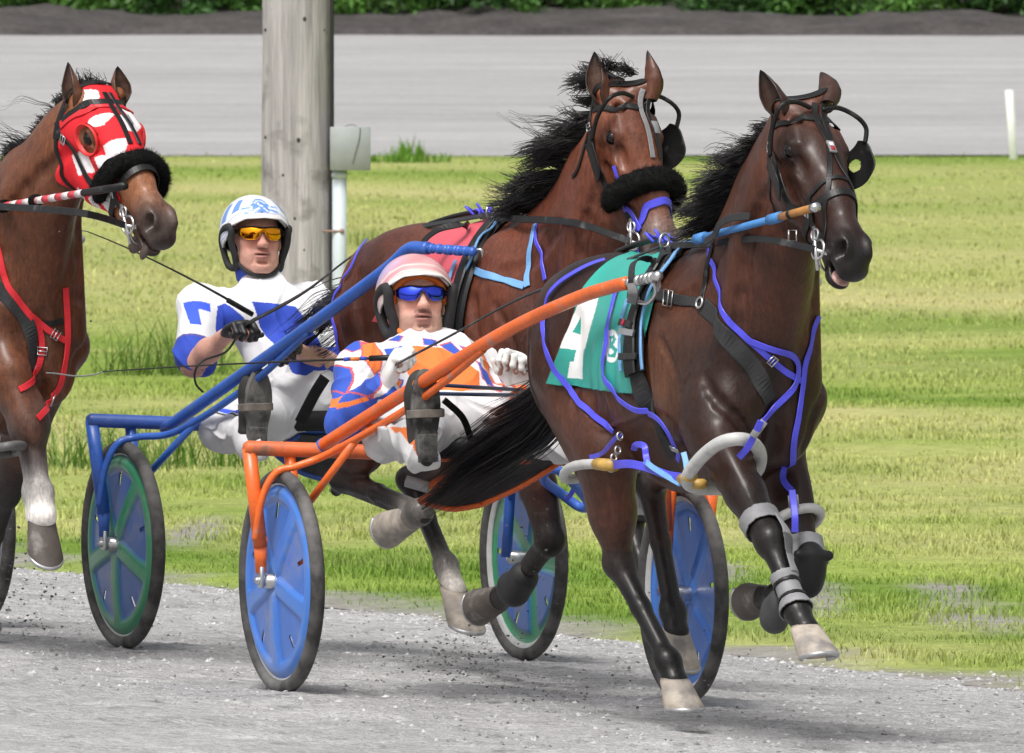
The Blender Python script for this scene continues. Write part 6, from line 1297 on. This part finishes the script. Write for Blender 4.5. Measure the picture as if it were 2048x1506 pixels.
# ---- number cloths
def cloth(name, K, fr, corners, root, base, pat=None, n_=(150, 190), off=.007, sag=.003):
    """saddle cloth lying over the back: right half hugging the flank, left half mirrored"""
    (tl, tr, br, bl) = [np.array(c, float) for c in corners]; A, B = np.meshgrid(np.linspace(0, 1, n_[0]), np.linspace(0, 1, n_[1]), indexing='ij'); pix = (tl*(1-A[..., None])+tr*A[..., None])*(1-B[..., None])+(bl*(1-A[..., None])+br*A[..., None])*B[..., None]
    g = 22; a_ = np.linspace(0, 1, g); G = np.zeros((g, g, 3)); ok = np.zeros((g, g), bool)
    for i in range(g):
        for j in range(g):
            px = (tl*(1-a_[i])+tr*a_[i])*(1-a_[j])+(bl*(1-a_[i])+br*a_[i])*a_[j]; h_ = K.hit(*px); tr_ = K.t.ray_cast(Vector(CAM), Vector(ray(*px)))
            if tr_[0] is not None: G[i, j] = fr.loc(h_[0]); ok[i, j] = True
    for i in range(g):
        good = np.where(ok[i])[0]
        for j in range(g):
            if not ok[i, j] and len(good): G[i, j] = G[i, good[np.argmin(abs(good-j))]]
    # smooth the guide and pull its top row to the spine
    for j in range(g): w_ = max(0, 1-a_[j]/.22); G[:, j, 1] = G[:, j, 1]*(1-w_)+(-.004)*w_; G[:, j, 2] += .03*w_
    for _ in range(6): G[1:-1, 1:-1] = (G[:-2, 1:-1]+G[2:, 1:-1]+G[1:-1, :-2]+G[1:-1, 2:])/4*.6+G[1:-1, 1:-1]*.4
    fi, fj = A*(g-1), B*(g-1); i0 = np.minimum(fi.astype(int), g-2); j0 = np.minimum(fj.astype(int), g-2); u_, v_ = (fi-i0)[..., None], (fj-j0)[..., None]
    P = G[i0, j0]*(1-u_)*(1-v_)+G[i0+1, j0]*u_*(1-v_)+G[i0, j0+1]*(1-u_)*v_+G[i0+1, j0+1]*u_*v_
    Wp = fr.w(P.reshape(-1, 3)); out = np.zeros_like(Wp); Nn = np.zeros_like(Wp)
    for k, p in enumerate(Wp): c, nn = K.near(p); out[k] = c; Nn[k] = nn
    out = out.reshape(*A.shape, 3); Nn = Nn.reshape(*A.shape, 3)
    for _ in range(10):
        for X_ in (out, Nn): X_[1:-1, 1:-1] = (X_[:-2, 1:-1]+X_[2:, 1:-1]+X_[1:-1, :-2]+X_[1:-1, 2:])/4
    Nn /= np.linalg.norm(Nn, axis=2)[..., None]; fold = sag*(ripple(np.stack([A.ravel()*.5, B.ravel()*.15, 0*A.ravel()], 1), 28, 7, 2).reshape(A.shape)*(.3+B))
    out = out+Nn*(off+.004+fold)[..., None]; i, j = np.meshgrid(np.arange(n_[0]-1), np.arange(n_[1]-1), indexing='ij'); q = (i*n_[1]+j).ravel(); F = np.stack([q, q+n_[1], q+n_[1]+1, q+1], 1)
    C = np.tile(np.array(base), (A.size, 1)); 
    if pat: C = pat(pix[..., 0].ravel(), pix[..., 1].ravel(), C)
    m = bpy.data.materials.get('cloth_vinyl') or mat('cloth_vinyl', (1, 1, 1), rough=.42, spec=.5, vcol=True, var=(8, .06, 3), bump=(300, .08, .001))
    V_ = out.reshape(-1, 3); L = fr.loc(V_); Lm = L*V3(1, -1, 1); Vm = fr.w(Lm); Cm = np.tile(np.array(base), (A.size, 1))
    o = mesh(name, np.concatenate([V_, Vm]), np.concatenate([F[:, ::-1], F+len(V_)]), m, root, col=np.concatenate([C, Cm])); md = o.modifiers.new('thickness', 'SOLIDIFY'); md.thickness = .003; md.offset = 0; return o
def z6(pts): return [(980+x*.292, 440+y*.292) for x, y in pts]
def pat4(x, y, C):
    p4 = z6([(655, 520), (778, 500), (704, 800), (686, 888), (662, 888), (645, 972), (666, 986), (656, 1095), (540, 1082), (556, 972), (580, 972), (598, 890), (484, 878), (500, 796)]); C[inpoly(x, y, p4)] = [.86, .87, .86]; C[inpoly(x, y, z6([(636, 655), (626, 786), (570, 770)]))] = [.032, .35, .29]
    cx, cy = z6([(862, 866)])[0]; e = ((x-cx)/(57*.292))**2+((y-cy)/(110*.292))**2; C[e < 1] = [.84, .86, .85]
    for pts in ([(840, 800), (880, 795), (895, 825), (880, 860), (898, 895), (880, 945), (838, 940)],): C[inpoly(x, y, z6(pts))] = [.032, .35, .29]
    for (a, b, c, d) in ((862, 828, 13, 16), (862, 905, 14, 20)): a_, b_ = z6([(a, b)])[0]; C[((x-a_)/(c*.292))**2+((y-b_)/(d*.292))**2 < 1] = [.84, .86, .85]
    return C
cloth('number_cloth', K4, F1, [(1188, 528), (1338, 500), (1268, 786), (1098, 768)], horse4, (.032, .35, .29), pat4)
def pat2(x, y, C):
    C[inpoly(x, y, [(886, 470), (905, 470), (896, 560), (884, 560)])] = C[0]; return C
cloth('number_cloth', K2, FH2, [(842, 488), (962, 450), (888, 660), (748, 642)], horse2, (.62, .09, .12), None, (90, 110))
# ---- saddles, girths, breast straps
def saddle(K, fr, root, mid, edgeA, edgeB, girth, stripe=True):
    sd = thing_child('harness_saddle', K.hit(*mid[len(mid)//2])[0], root)
    def both(name, pts, w_, m, th, off, mir=True, **k):
        o, P, N = strap(name, K, pts, w_, m, sd, th, off, **k)
        if mir:
            L = fr.loc(P)*V3(1, -1, 1); Nl = np.stack([N@fr.d, -(N@fr.n), N[:, 2]], 1); Nw = Nl[:, :1]*fr.d+Nl[:, 1:2]*fr.n+Nl[:, 2:3]*V3(0, 0, 1); vs, fs = ribbon(fr.w(L)[::-1], Nw[::-1], w_, th); mesh(name, vs, fs, m, sd)
        return P, N
    h0 = fr.loc(K.hit(*mid[0])[0]); top = fr.w(V3(h0[0], 0.0, h0[2]+.03)); T = lambda px: [top+0*V3(0, 0, 0)]+list(px)
    both('pad', T(mid), .105, vinyl_m, .020, .012); both('backband', T(mid), .055, strap_m, .010, .030, buckle=None)
    if edgeA: both('pad_trim', edgeA, .016, sky_s if stripe is True else stripe, .006, .026); both('pad_trim', T(edgeB), .014, sky_s if stripe is True else stripe, .006, .026)
    both('girth', girth, .070, web_m, .010, .008); 
    for g in (-1, 1):
        p = fr.w(V3(h0[0], .055*g, h0[2])); c, nn = K.near(p); ringlink(c+nn*.045+V3(0, 0, .012), fr.d*.9+fr.n*.5, .0215, .0042, sd, name='terret_ring')
    return sd, top
sd4, top4 = saddle(K4, F1, horse4, [(1346, 512), (1322, 545), (1296, 595), (1280, 645), (1274, 700), (1277, 748)], [(1268, 606), (1257, 650), (1254, 695), (1257, 742)], [(1358, 520), (1336, 550), (1311, 592), (1299, 640), (1297, 684), (1300, 738)], [(1276, 742), (1284, 775), (1298, 808), (1318, 845), (1336, 885), (1352, 915)])
for y_, x0, x1 in ((652, 1262, 1284), (668, 1262, 1284), (715, 1262, 1288)): strap('crosspiece', K4, [(x0, y_), ((x0+x1)/2, y_+2), (x1, y_+3)], .022, web_m if y_ != 668 else steel, sd4, .008, .040)
c, nn = K4.hit(1272, 654); MB().box(c+nn*.047, [unit(np.cross(V3(0, 0, 1), nn)), unit(np.cross(nn, np.cross(V3(0, 0, 1), nn))), nn], (.008, .010, .0015)).build('badge', mat('badge_red_dark', (.4, .02, .05)), sd4)
sd2, top2 = saddle(K2, FH2, horse2, [(992, 455), (962, 495), (938, 548), (922, 603), (914, 656), (910, 700)], [(922, 530), (906, 585), (898, 640), (896, 690)], [(996, 464), (965, 498), (940, 552), (925, 610), (918, 660), (916, 700)], [(906, 690), (910, 730), (920, 770), (935, 810)])
# breast straps
o, P, N = strap('breast_strap', K4, [(1304, 590), (1340, 596), (1380, 604), (1404, 607)], .034, web_m, horse4, .005, .006, buckle=[.45]); ringlink(K4.hit(1405, 607)[0]+K4.hit(1405, 607)[1]*.012, K4.hit(1405, 607)[1], .016, .004, horse4)
strap('neck_strap', K4, [(1406, 602), (1411, 565), (1419, 520), (1428, 488)], .022, strap_m, horse4); strap('breast_strap', K4, [(1408, 612), (1436, 655), (1474, 698), (1504, 730), (1526, 770), (1540, 800)], .055, web_m, horse4, .005, .004)
b_ = [(1422, 480), (1437, 572), (1451, 633), (1496, 679)]
strap('hanger_strap', K4, b_+[(1530, 708), (1562, 736), (1590, 756), (1604, 762)], .020, blue_s, horse4, buckle=[.82]); strap('hanger_strap', K4, [(1498, 681), (1542, 697), (1580, 708), (1594, 730), (1590, 765), (1568, 797), (1542, 819), (1522, 842)], .020, blue_s, horse4, off=.008, snap=False)
strap('hanger_strap', K4, [(1636, 632), (1622, 676), (1609, 728), (1604, 772), (1596, 831), (1586, 893), (1567, 936), (1568, 963), (1584, 982)], .020, blue_s, horse4, off=.006); strap('hanger_strap', K4, [(1211, 525), (1155, 548), (1120, 571), (1098, 609), (1090, 650), (1098, 703), (1117, 747), (1155, 796), (1190, 831), (1232, 860)], .020, blue_s, horse4, off=.012, snap=False)
strap('hanger_strap', K4, [(1246, 580), (1231, 639), (1224, 688), (1219, 732), (1228, 767), (1252, 796), (1290, 817), (1325, 831), (1345, 855), (1357, 880), (1368, 915)], .020, blue_s, horse4, off=.024, snap=False, buckle=[.9])
u4 = lambda px, py, u: F1.w(F1.hp(px, py, u))
mb = MB()
for (px, py) in ((1505, 880), (1366, 905), (1586, 1010)):
    pass
strap_free = lambda name, pts, nor, w_, m, root, th=.004: mesh(name, *ribbon(smooth_path(np.array(pts), 6), np.tile(np.asarray(nor, float), (len(smooth_path(np.array(pts), 6)), 1)), w_, th), m, root, smooth=False)
tocam = V3(0, -1, .05)
# hobbles
hb = thing_child('hobbles', u4(1372, 955, -.26), horse4)
tubeline('front_hoop', [u4(1374, 958, -.285), u4(1398, 920, -.29), u4(1438, 887, -.28), u4(1480, 878, -.235), u4(1509, 889, -.15), u4(1521, 914, -.075), u4(1508, 948, -.035), u4(1450, 975, -.05), u4(1392, 975, -.2)], .0205, white_t, hb, 8, 14, True)
tubeline('rear_hoop', [u4(1216, 931, -.26), u4(1185, 928, -.275), u4(1150, 932, -.27), u4(1131, 944, -.24), u4(1132, 958, -.18), u4(1165, 955, -.10), u4(1205, 945, -.12), u4(1222, 936, -.2)], .016, white_t, hb, 8, 14, True)
for pts, r in (([u4(1196, 928, -.277), u4(1228, 931, -.268)], .024), ([u4(1366, 958, -.285), u4(1382, 952, -.29)], .022), ([u4(1374, 968, -.25), u4(1405, 968, -.23)], .02)): MB().tube(np.array(pts), r, 14, sq=(.8, 1)).build('hobble_clip', gold_m, hb)
strap_free('hobble_strap', [u4(1228, 930, -.27), u4(1260, 928, -.275), u4(1296, 936, -.28), u4(1335, 950, -.285), u4(1368, 955, -.29)], tocam, .026, blue_s, hb); strap_free('hobble_strap', [u4(1290, 922, -.285), u4(1310, 938, -.29), u4(1350, 962, -.29), u4(1362, 968, -.29)], tocam, .018, sky_s, hb)
strap_free('strap_loop', [u4(1268, 900, -.26), u4(1272, 890, -.27), u4(1288, 892, -.28), u4(1292, 912, -.28), u4(1296, 930, -.285)], tocam, .020, blue_s, hb); strap_free('hanger_strap', [u4(1367, 905, -.29), u4(1372, 925, -.29), u4(1374, 948, -.295)], tocam, .018, sky_s, hb)
for (px, py, u) in ((1240, 872, -.27), (1236, 900, -.275), (1228, 915, -.275)): ringlink(u4(px, py, u), V3(.6, -.7, .1), .011, .0035, hb, name='snap_link')
strap_free('hanger_strap', [u4(1240, 868, -.27), u4(1228, 880, -.272), u4(1205, 906, -.27), u4(1180, 914, -.265)], tocam, .014, blue_s, hb)
strap_free('hanger_end', [u4(1522, 842, -.20), u4(1508, 872, -.21), u4(1494, 897, -.22), u4(1478, 915, -.23)], tocam, .021, blue_s, hb); MB().box(u4(1517, 858, -.20), [V3(.6, 0, .8), V3(.8, 0, -.6), V3(0, 1, 0)], (.030, .012, .004)).build('keeper', grey_l, hb)
lk, le_ = lf[2], lf[1]; ax = unit(lk-le_); cl = F1.w(le_*.36+lk*.64); MB().torus(cl, ax[0]*F1.d+ax[1]*F1.n+ax[2]*V3(0, 0, 1)+V3(.12, 0, 0), .082, .0155, nu=40, nv=12).build('front_hoop', white_t, hb)
strap_free('hanger_end', [u4(1584, 980, .09), u4(1588, 1010, .09), u4(1590, 1035, .085), u4(1590, 1064, .085)], tocam, .021, blue_s, hb); MB().box(u4(1587, 1003, .095), [V3(1, 0, .1), V3(-.1, 0, 1), V3(0, 1, 0)], (.016, .020, .005)).build('keeper', grey_l, hb)
hb2 = thing_child('hobbles', FH2.w(FH2.hp(1110, 960, -.2)), horse2); u2 = lambda px, py, u: FH2.w(FH2.hp(px, py, u))
tubeline('front_hoop', [u2(1160, 1014, -.03), u2(1118, 984, -.10), u2(1090, 962, -.20), u2(1090, 944, -.26), u2(1112, 938, -.27), u2(1150, 970, -.16), u2(1178, 1008, -.05)], .0165, mat('blue_hoop', (.06, .16, .58), rough=.45, var=(12, .15, 3)), hb2, 8, 12, True)
strap_free('hanger_end', [u2(1150, 965, -.12), u2(1144, 985, -.12), u2(1132, 1000, -.12)], tocam, .016, blue_s, hb2)
# ---- leg boots: shells grown from the leg surface
def legboot(name, raw, a, b, t0, t1, off, m, root, rmax=.09, th=.004, extra=None):
    t, d = seg_t(raw[2], a, b); k = (t > t0) & (t < t1) & (d < rmax)
    if extra is not None: k &= extra(raw[2])
    return shell(name, raw, k, off, th, m, root, None, 3)
lb = thing_child('leg_boots', F1.w(rf[2]), horse4)
legboot('boot_strap', raw4, rf[1], rf[2], .78, .90, .007, grey_l, lb); legboot('shin_boot', raw4, rf[2], rf[3], .48, 1.0, .007, grey_l, lb); legboot('boot_band', raw4, rf[2], rf[3], .58, .66, .011, strap_m, lb); legboot('boot_band', raw4, rf[2], rf[3], .80, .88, .011, strap_m, lb)
kb = unit(rf[2]-rf[1]); inner = lambda P: (P@V3(0, 1, 0) > rf[2][1]+.012)
legboot('boot_side', raw4, rf[1], rf[2], .86, 1.25, .010, grey_l, lb, extra=inner); legboot('boot_side', raw4, rf[2], rf[3], .0, .55, .010, grey_l, lb, extra=inner)
c_ = F1.hp(1548, 1222, -.115); S = Solid(); S.ell(c_, (.040, .040, .050), .02); S.ell(c_+V3(.0, 0, -.03), (.045, .042, .04), .02); S.ell(c_+V3(.035, 0, .02), (.035, .036, .05), .02); P_, Q_ = S.mesh(.005); mesh('scalper', F1.w(P_), Q_, mat('grey_black_boot', (.045, .045, .047), rough=.6, var=(20, .3, 3)), lb)
S = Solid(); S.ell(lf[2]+V3(.012, 0, .01), (.068, .058, .066), .02); S.ell(lf[2]+V3(.012, .0, -.045), (.056, .050, .060), .03); S.cap(lf[2]+V3(.06, -.05, .03), lf[2]+V3(.06, .05, .03), .016, .016, .01); P_, Q_ = S.mesh(.005); k_ = P_[:, 2] > lf[2][2]+.012
mesh('knee_boot', F1.w(P_), Q_, vinyl_m, lb); legboot('boot_top', raw4, lf[1], lf[2], .80, 1.02, .014, grey_l, lb)
S = Solid(); S.cap(F1.hp(1578, 1120, .13), F1.hp(1572, 1175, .13), .035, .03, .02); S.ell(F1.hp(1540, 1222, .12), (.05, .04, .045), .02); P_, Q_ = S.mesh(.005)
lb2 = thing_child('leg_boots', FH2.w(lf2[2]), horse2)
mesh_g = mat('grey_mesh_boot', (.17, .17, .175), rough=.8, var=(14, .2, 3), bump=[(220, .8, .004)])
legboot('knee_boot', raw2, lf2[1], lf2[2], .25, 1.0, .012, mesh_g, lb2); legboot('boot_rim', raw2, lf2[1], lf2[2], .94, 1.02, .018, strap_m, lb2)
S = Solid(); S.cap(rf2[3]*.75+rf2[2]*.25, rf2[3], .050, .054, .02); S.ell(rf2[3]+V3(-.02, 0, .0), (.055, .050, .06), .02); P_, Q_ = S.mesh(.005); mesh('fetlock_boot', FH2.w(P_), Q_, mat('black_fetlock_boot', (.028, .028, .029), rough=.6, var=(25, .3, 3), bump=(60, .4, .003)), lb2)
# horse 3 red breast gear
for pts in ([(-5, 430), (-2, 500), (12, 560), (36, 600), (58, 628), (78, 660), (84, 700), (72, 740), (52, 772), (38, 780)], [(58, 628), (90, 655), (120, 677), (134, 682)], [(130, 575), (134, 630), (134, 690), (126, 740), (104, 790), (74, 838)]): strap('red_hanger', K3, pts, .022, red_s, horse3, off=.006, snap=False, buckle=[.7])
strap('breast_strap', K3, [(-20, 560), (20, 600), (52, 640), (64, 690), (64, 740)], .05, web_m, horse3); strap('breast_strap', K3, [(64, 640), (95, 648), (125, 640)], .02, strap_m, horse3)
tubeline('front_hoop', [F3.w(F3.hp(px, py, u)) for px, py, u in ((-20, 900, -.2), (10, 893, -.22), (40, 890, -.14), (52, 898, -.02), (30, 905, .05), (-10, 908, -.05))], .015, mat('grey_hoop', (.12, .12, .12), rough=.5), horse3, 6, 12, True)
# horse 2 blue breast strap
strap('breast_strap', K2, [(928, 530), (960, 545), (1010, 562), (1050, 573)], .026, sky_s, horse2, off=.006, buckle=[.12]); strap('hanger_strap', K2, [(1072, 450), (1064, 490), (1060, 530), (1056, 574)], .024, sky_s, horse2, off=.006); strap('hanger_strap', K2, [(1074, 450), (1076, 490), (1086, 530), (1092, 560)], .018, blue_s, horse2, off=.005)
strap('hanger_strap', K2, [(735, 480), (705, 540), (680, 580), (668, 620), (664, 660), (668, 690), (680, 730)], .012, blue_s, horse2, off=.010, snap=False)
# ---- shaft tug straps and loops
strap_free('tug_loop', [u4(1258, 600, -.275), u4(1262, 560, -.288), u4(1266, 528, -.27), u4(1284, 516, -.22), u4(1306, 522, -.17), u4(1320, 532, -.15)], V3(-.6, -.7, .3), .026, web_m, sd4, .005); strap_free('tug_strap', [u4(1264, 566, -.29), u4(1266, 590, -.285), u4(1262, 606, -.27)], tocam, .030, grey_l, sd4, .005)
strap_free('tug_strap', [u4(1316, 556, -.265), u4(1318, 572, -.25), u4(1308, 590, -.235)], tocam, .012, steel, sd4, .004); tubeline('quick_hitch', [u4(1306, 560, -.26), u4(1312, 585, -.24), u4(1296, 606, -.24), u4(1278, 604, -.25)], .007, steel, sd4)
A2u = lambda px, py, u: A2.w(A2.hp(px, py, u))
strap_free('tug_loop', [A2u(842, 505, -.36), A2u(850, 480, -.34), A2u(880, 458, -.28), A2u(925, 448, -.2), A2u(936, 452, -.16)], V3(-.6, -.7, .3), .028, strap_m, sd2, .005); tubeline('quick_hitch', [A2u(945, 503, -.26), A2u(962, 500, -.24), A2u(966, 515, -.23), A2u(955, 545, -.23), A2u(935, 550, -.22)], .006, steel, sd2)
# ---- head poles
def headpole(name, p0, p1, root, parts):
    p0, p1 = np.array(p0), np.array(p1); o = None
    for (a, b, r, m, nm) in parts:
        mb = MB().tube(np.array([p0*(1-a)+p1*a, p0*(1-b)+p1*b]), r, 12); o_ = mb.build(nm, m, root)
hp4 = thing_child('head_pole', u4(1510, 450, -.12), horse4); tape_b = mat('blue_tape_wrap', (.06, .22, .52), rough=.6, bump=(80, .4, .004), var=(20, .15, 3)); cane = mat('cane', (.42, .19, .05), rough=.4, var=(12, .25, 3))
pA, pB = F1.hp(1388, 480, -.16), F1.hp(1634, 414, -.098)
headpole('head_pole', F1.w(pA), F1.w(pB), hp4, [(0, .72, .0115, tape_b, 'wrap'), (.70, .985, .0125, cane, 'rod'), (.965, 1.0, .0145, steel, 'ferrule'), (.02, .09, .017, tape_b, 'wrap_knot'), (.62, .71, .0165, tape_b, 'wrap_knot'), (.78, .80, .0145, strap_m, 'ring_band')])
strap_free('pole_keeper', [u4(1410, 484, -.165), u4(1428, 470, -.175), u4(1440, 448, -.175), u4(1462, 436, -.16), u4(1500, 432, -.13)], V3(-.5, -.8, .2), .024, web_m, hp4)
hp3 = thing_child('head_pole', F3.w(F3.hp(60, 400, -.12)), horse3); pA, pB = F3.hp(-40, 420, -.16), F3.hp(250, 372, -.085)
stripes = [(i/16*.72, (i+1)/16*.72, .0125, mat('pole_red', (.62, .05, .07), rough=.5) if i % 2 == 0 else mat('pole_white', (.72, .66, .65), rough=.5), 'stripe') for i in range(16)]
headpole('head_pole', F3.w(pA), F3.w(pB), hp3, stripes+[(.72, 1., .013, strap_m, 'rod')])
for t_ in (.16, .38): q0 = F3.w(pA*(1-t_)+pB*t_); MB().torus(q0, F3.w(pB)-F3.w(pA), .017, .006, nu=18, nv=6).torus(q0+unit(F3.w(pB)-F3.w(pA))*.02, F3.w(pB)-F3.w(pA)+V3(.1, 0, .05), .017, .006, nu=18, nv=6).build('cord_wrap', fuzz_m, hp3)
# top knots of cord on the backs
for (K, fr, root, tp) in ((K4, F1, horse4, top4), (K2, FH2, horse2, top2)):
    L = fr.loc(tp); q = lambda s_, u_, z_: fr.w(L+V3(s_, u_, z_))
    mb = MB()
    for k in range(5): mb.tube(smooth_path([q(-.08-.04*k, -.02, .008), q(-.10-.04*k, -.04+.03*(k % 2), .022+.012*(k % 3)), q(-.125-.04*k, -.01, .026), q(-.115-.04*k, .02, .008)], 5), .0045, 8)
    mb.build('blue_cord', blue_s, root); MB().tube(smooth_path([q(-.05, 0, .01), q(-.22, 0, .02), q(-.42, 0, .0), q(-.60, 0, -.03)], 5), .010, 8).build('back_strap', strap_m, root)
# ---- reins and whips
rein_m = mat('rein_leather', (.012, .012, .013), rough=.45, spec=.4, var=(25, .3, 3), extra=((.16, .16, .16), 10, .55, .8))
def reins(name, label, paths, loc):
    t = thing(name, loc, label, 'reins'); 
    for pts, nor, wd in paths: strap_free('line', pts, nor, wd, rein_m, t, .005)
    return t
h1w = F1.w(J1['rw']+V3(.03, 0, .06)); ring4 = u4(1319, 494, -.05)
r4 = reins('reins', 'black driving reins of the front horse, running to the white gloved hand', [([h1w+V3(.0, 0, 0), u4(900, 672, -.26), u4(1050, 592, -.20), u4(1210, 536, -.10), ring4], V3(-.3, -.5, .8), .016), ([ring4, u4(1420, 487, -.12), u4(1520, 478, -.12), Hd4.w(.495, -.072, -.085)], V3(0, -1, .1), .022),
  ([F1.w(J1['lw']+V3(.03, 0, .06)), F1.w(V3(.9, .18, 1.30)), F1.w(F1.loc(ring4)*V3(1, -1, 1))], V3(-.3, -.5, .8), .016), ([F1.w(F1.loc(ring4)*V3(1, -1, 1)), F1.w(V3(2.3, .15, 1.50)), Hd4.w(.495, -.072, .085)], V3(0, -1, .1), .022)], h1w)
c, nn = (u4(1585, 471, -.125), tocam); MB().tube(np.array([c+V3(-.012, -.01, .016), c+V3(.012, -.01, .016), c+V3(.012, -.01, -.016), c+V3(-.012, -.01, -.016)]), .003, 6, closed=True).build('rein_buckle', steel, r4)
h2w = A2.w(J2['rw']+V3(.06, .05, .06)); ring2 = u2(962, 432, -.05)
r2 = reins('reins', 'black driving reins of the middle horse, running to the black gloved hand', [([h2w+V3(-.06, 0, -.05), A2u(600, 590, -.24), A2u(700, 515, -.2), u2(780, 468, -.08), u2(860, 450, -.05), ring2], V3(-.3, -.5, .8), .030), ([ring2, u2(1040, 438, -.12), u2(1150, 446, -.15), Hd2.w(.495, -.072, -.085)], V3(0, -1, .1), .024)], h2w)
r3 = reins('reins', 'black reins of the hooded horse at the left edge', [([F3.w(V3(1.4, -.06, 1.52)), F3.w(V3(2.2, -.17, 1.52)), F3.w(F3.hp(150, 424, -.15)), Hd3.w(.495, -.072, -.085)], V3(0, -1, .1), .024)], F3.w(V3(1.6, 0, 1.5)))
def whip(label, pts, lash, bands, m_bands, grip, loc):
    t = thing('whip', loc, label, 'whip'); P = smooth_path(np.array(pts), 10); MB().tube(P, [.0058, .0042, .0028, .0020], 8).build('rod', strap_m, t); MB().tube(smooth_path(np.array(lash), 8), [.0022, .0026, .0022], 6).build('lash', mat('pale_lash', (.18, .18, .18), rough=.6), t)
    MB().tube(np.array(grip), .0095, 10).build('handle', strap_m, t)
    for (a, b, m) in bands: MB().tube(np.array([a, b]), .0065, 10).build('band', m, t)
    return t
f1 = lambda px, py, s_: F1.w(F1.hs(px, py, s_)); f2 = lambda px, py, s_: A2.w(A2.hs(px, py, s_))
whip('long black whip with orange band in the white gloved hand, pointing left', [f1(820, 714, .05), f1(735, 717, .0), f1(600, 722, -.05), f1(400, 731, -.12), f1(205, 743, -.2)], [f1(205, 743, -.2), f1(185, 750, -.2), f1(150, 752, -.2), f1(112, 747, -.2), f1(92, 746, -.2)], [(f1(718, 718, .0), f1(700, 718, -.0), mat('orange_tape', (.75, .2, .03))), (f1(733, 717, .0), f1(720, 717, .0), blue_cloth), (f1(699, 718, -.0), f1(688, 719, -.0), blue_cloth)], None, [f1(822, 713, .05), f1(738, 717, .0)], f1(780, 716, .0))
whip('thin black whip held up by the driver with black gloves, lash curling down', [f2(496, 624, .02), f2(440, 590, .02), f2(350, 542, -.05), f2(250, 494, -.1), f2(175, 463, -.15)], [f2(175, 463, -.15), f2(148, 459, -.15), f2(131, 464, -.15), f2(125, 478, -.15), f2(118, 495, -.15), f2(104, 516, -.15)], [], None, [f2(505, 629, .02), f2(455, 600, .02)], f2(480, 615, .02))
# tail of a rein falling from the black glove
tubeline('rein_end', [f2(470, 680, .02), f2(450, 705, .04), f2(405, 722, .06), f2(390, 745, .05), f2(392, 768, .04), f2(406, 784, .03)], .004, rein_m, r2)

# ------------------------------------------------------------------ dirt thrown up by hooves and tyres (uncountable)
r = np.random.default_rng(404); B = []
for (px, py, Y, sx, sy, sz, N) in ((905, 1325, 41.6, .12, .25, .055, 800), (1060, 1385, 40.0, .22, .3, .035, 260), (1300, 1290, 39.6, .2, .3, .12, 90), (50, 1200, 43.3, .12, .3, .10, 420), (40, 1130, 43.2, .12, .3, .16, 160), (1060, 1150, 41., .10, .15, .18, 90), (700, 1340, 41., .4, .4, .03, 40), (240, 1000, 43., .08, .1, .25, 50), (110, 700, 42., .15, .2, .30, 45)):
    c = at(px, py, Y); B.append(c+r.normal(0, 1, (N, 3))*np.array([sx, sy, sz]))
B = np.concatenate(B); B = B[B[:, 2] > zg(B[:, 0], B[:, 1])+.005]
V_, F_, _ = stones(len(B), 405, 0, 1, 0, 1, .0012, .0075, base=B); cc = np.repeat(np.clip(r.normal(.14, .06, len(B)), .04, .4)[:, None], 6, 0)*np.array([1, .97, .95])
tag(mesh('flying_dirt', V_, F_, grit_m, col=cc, smooth=False), kind='stuff')
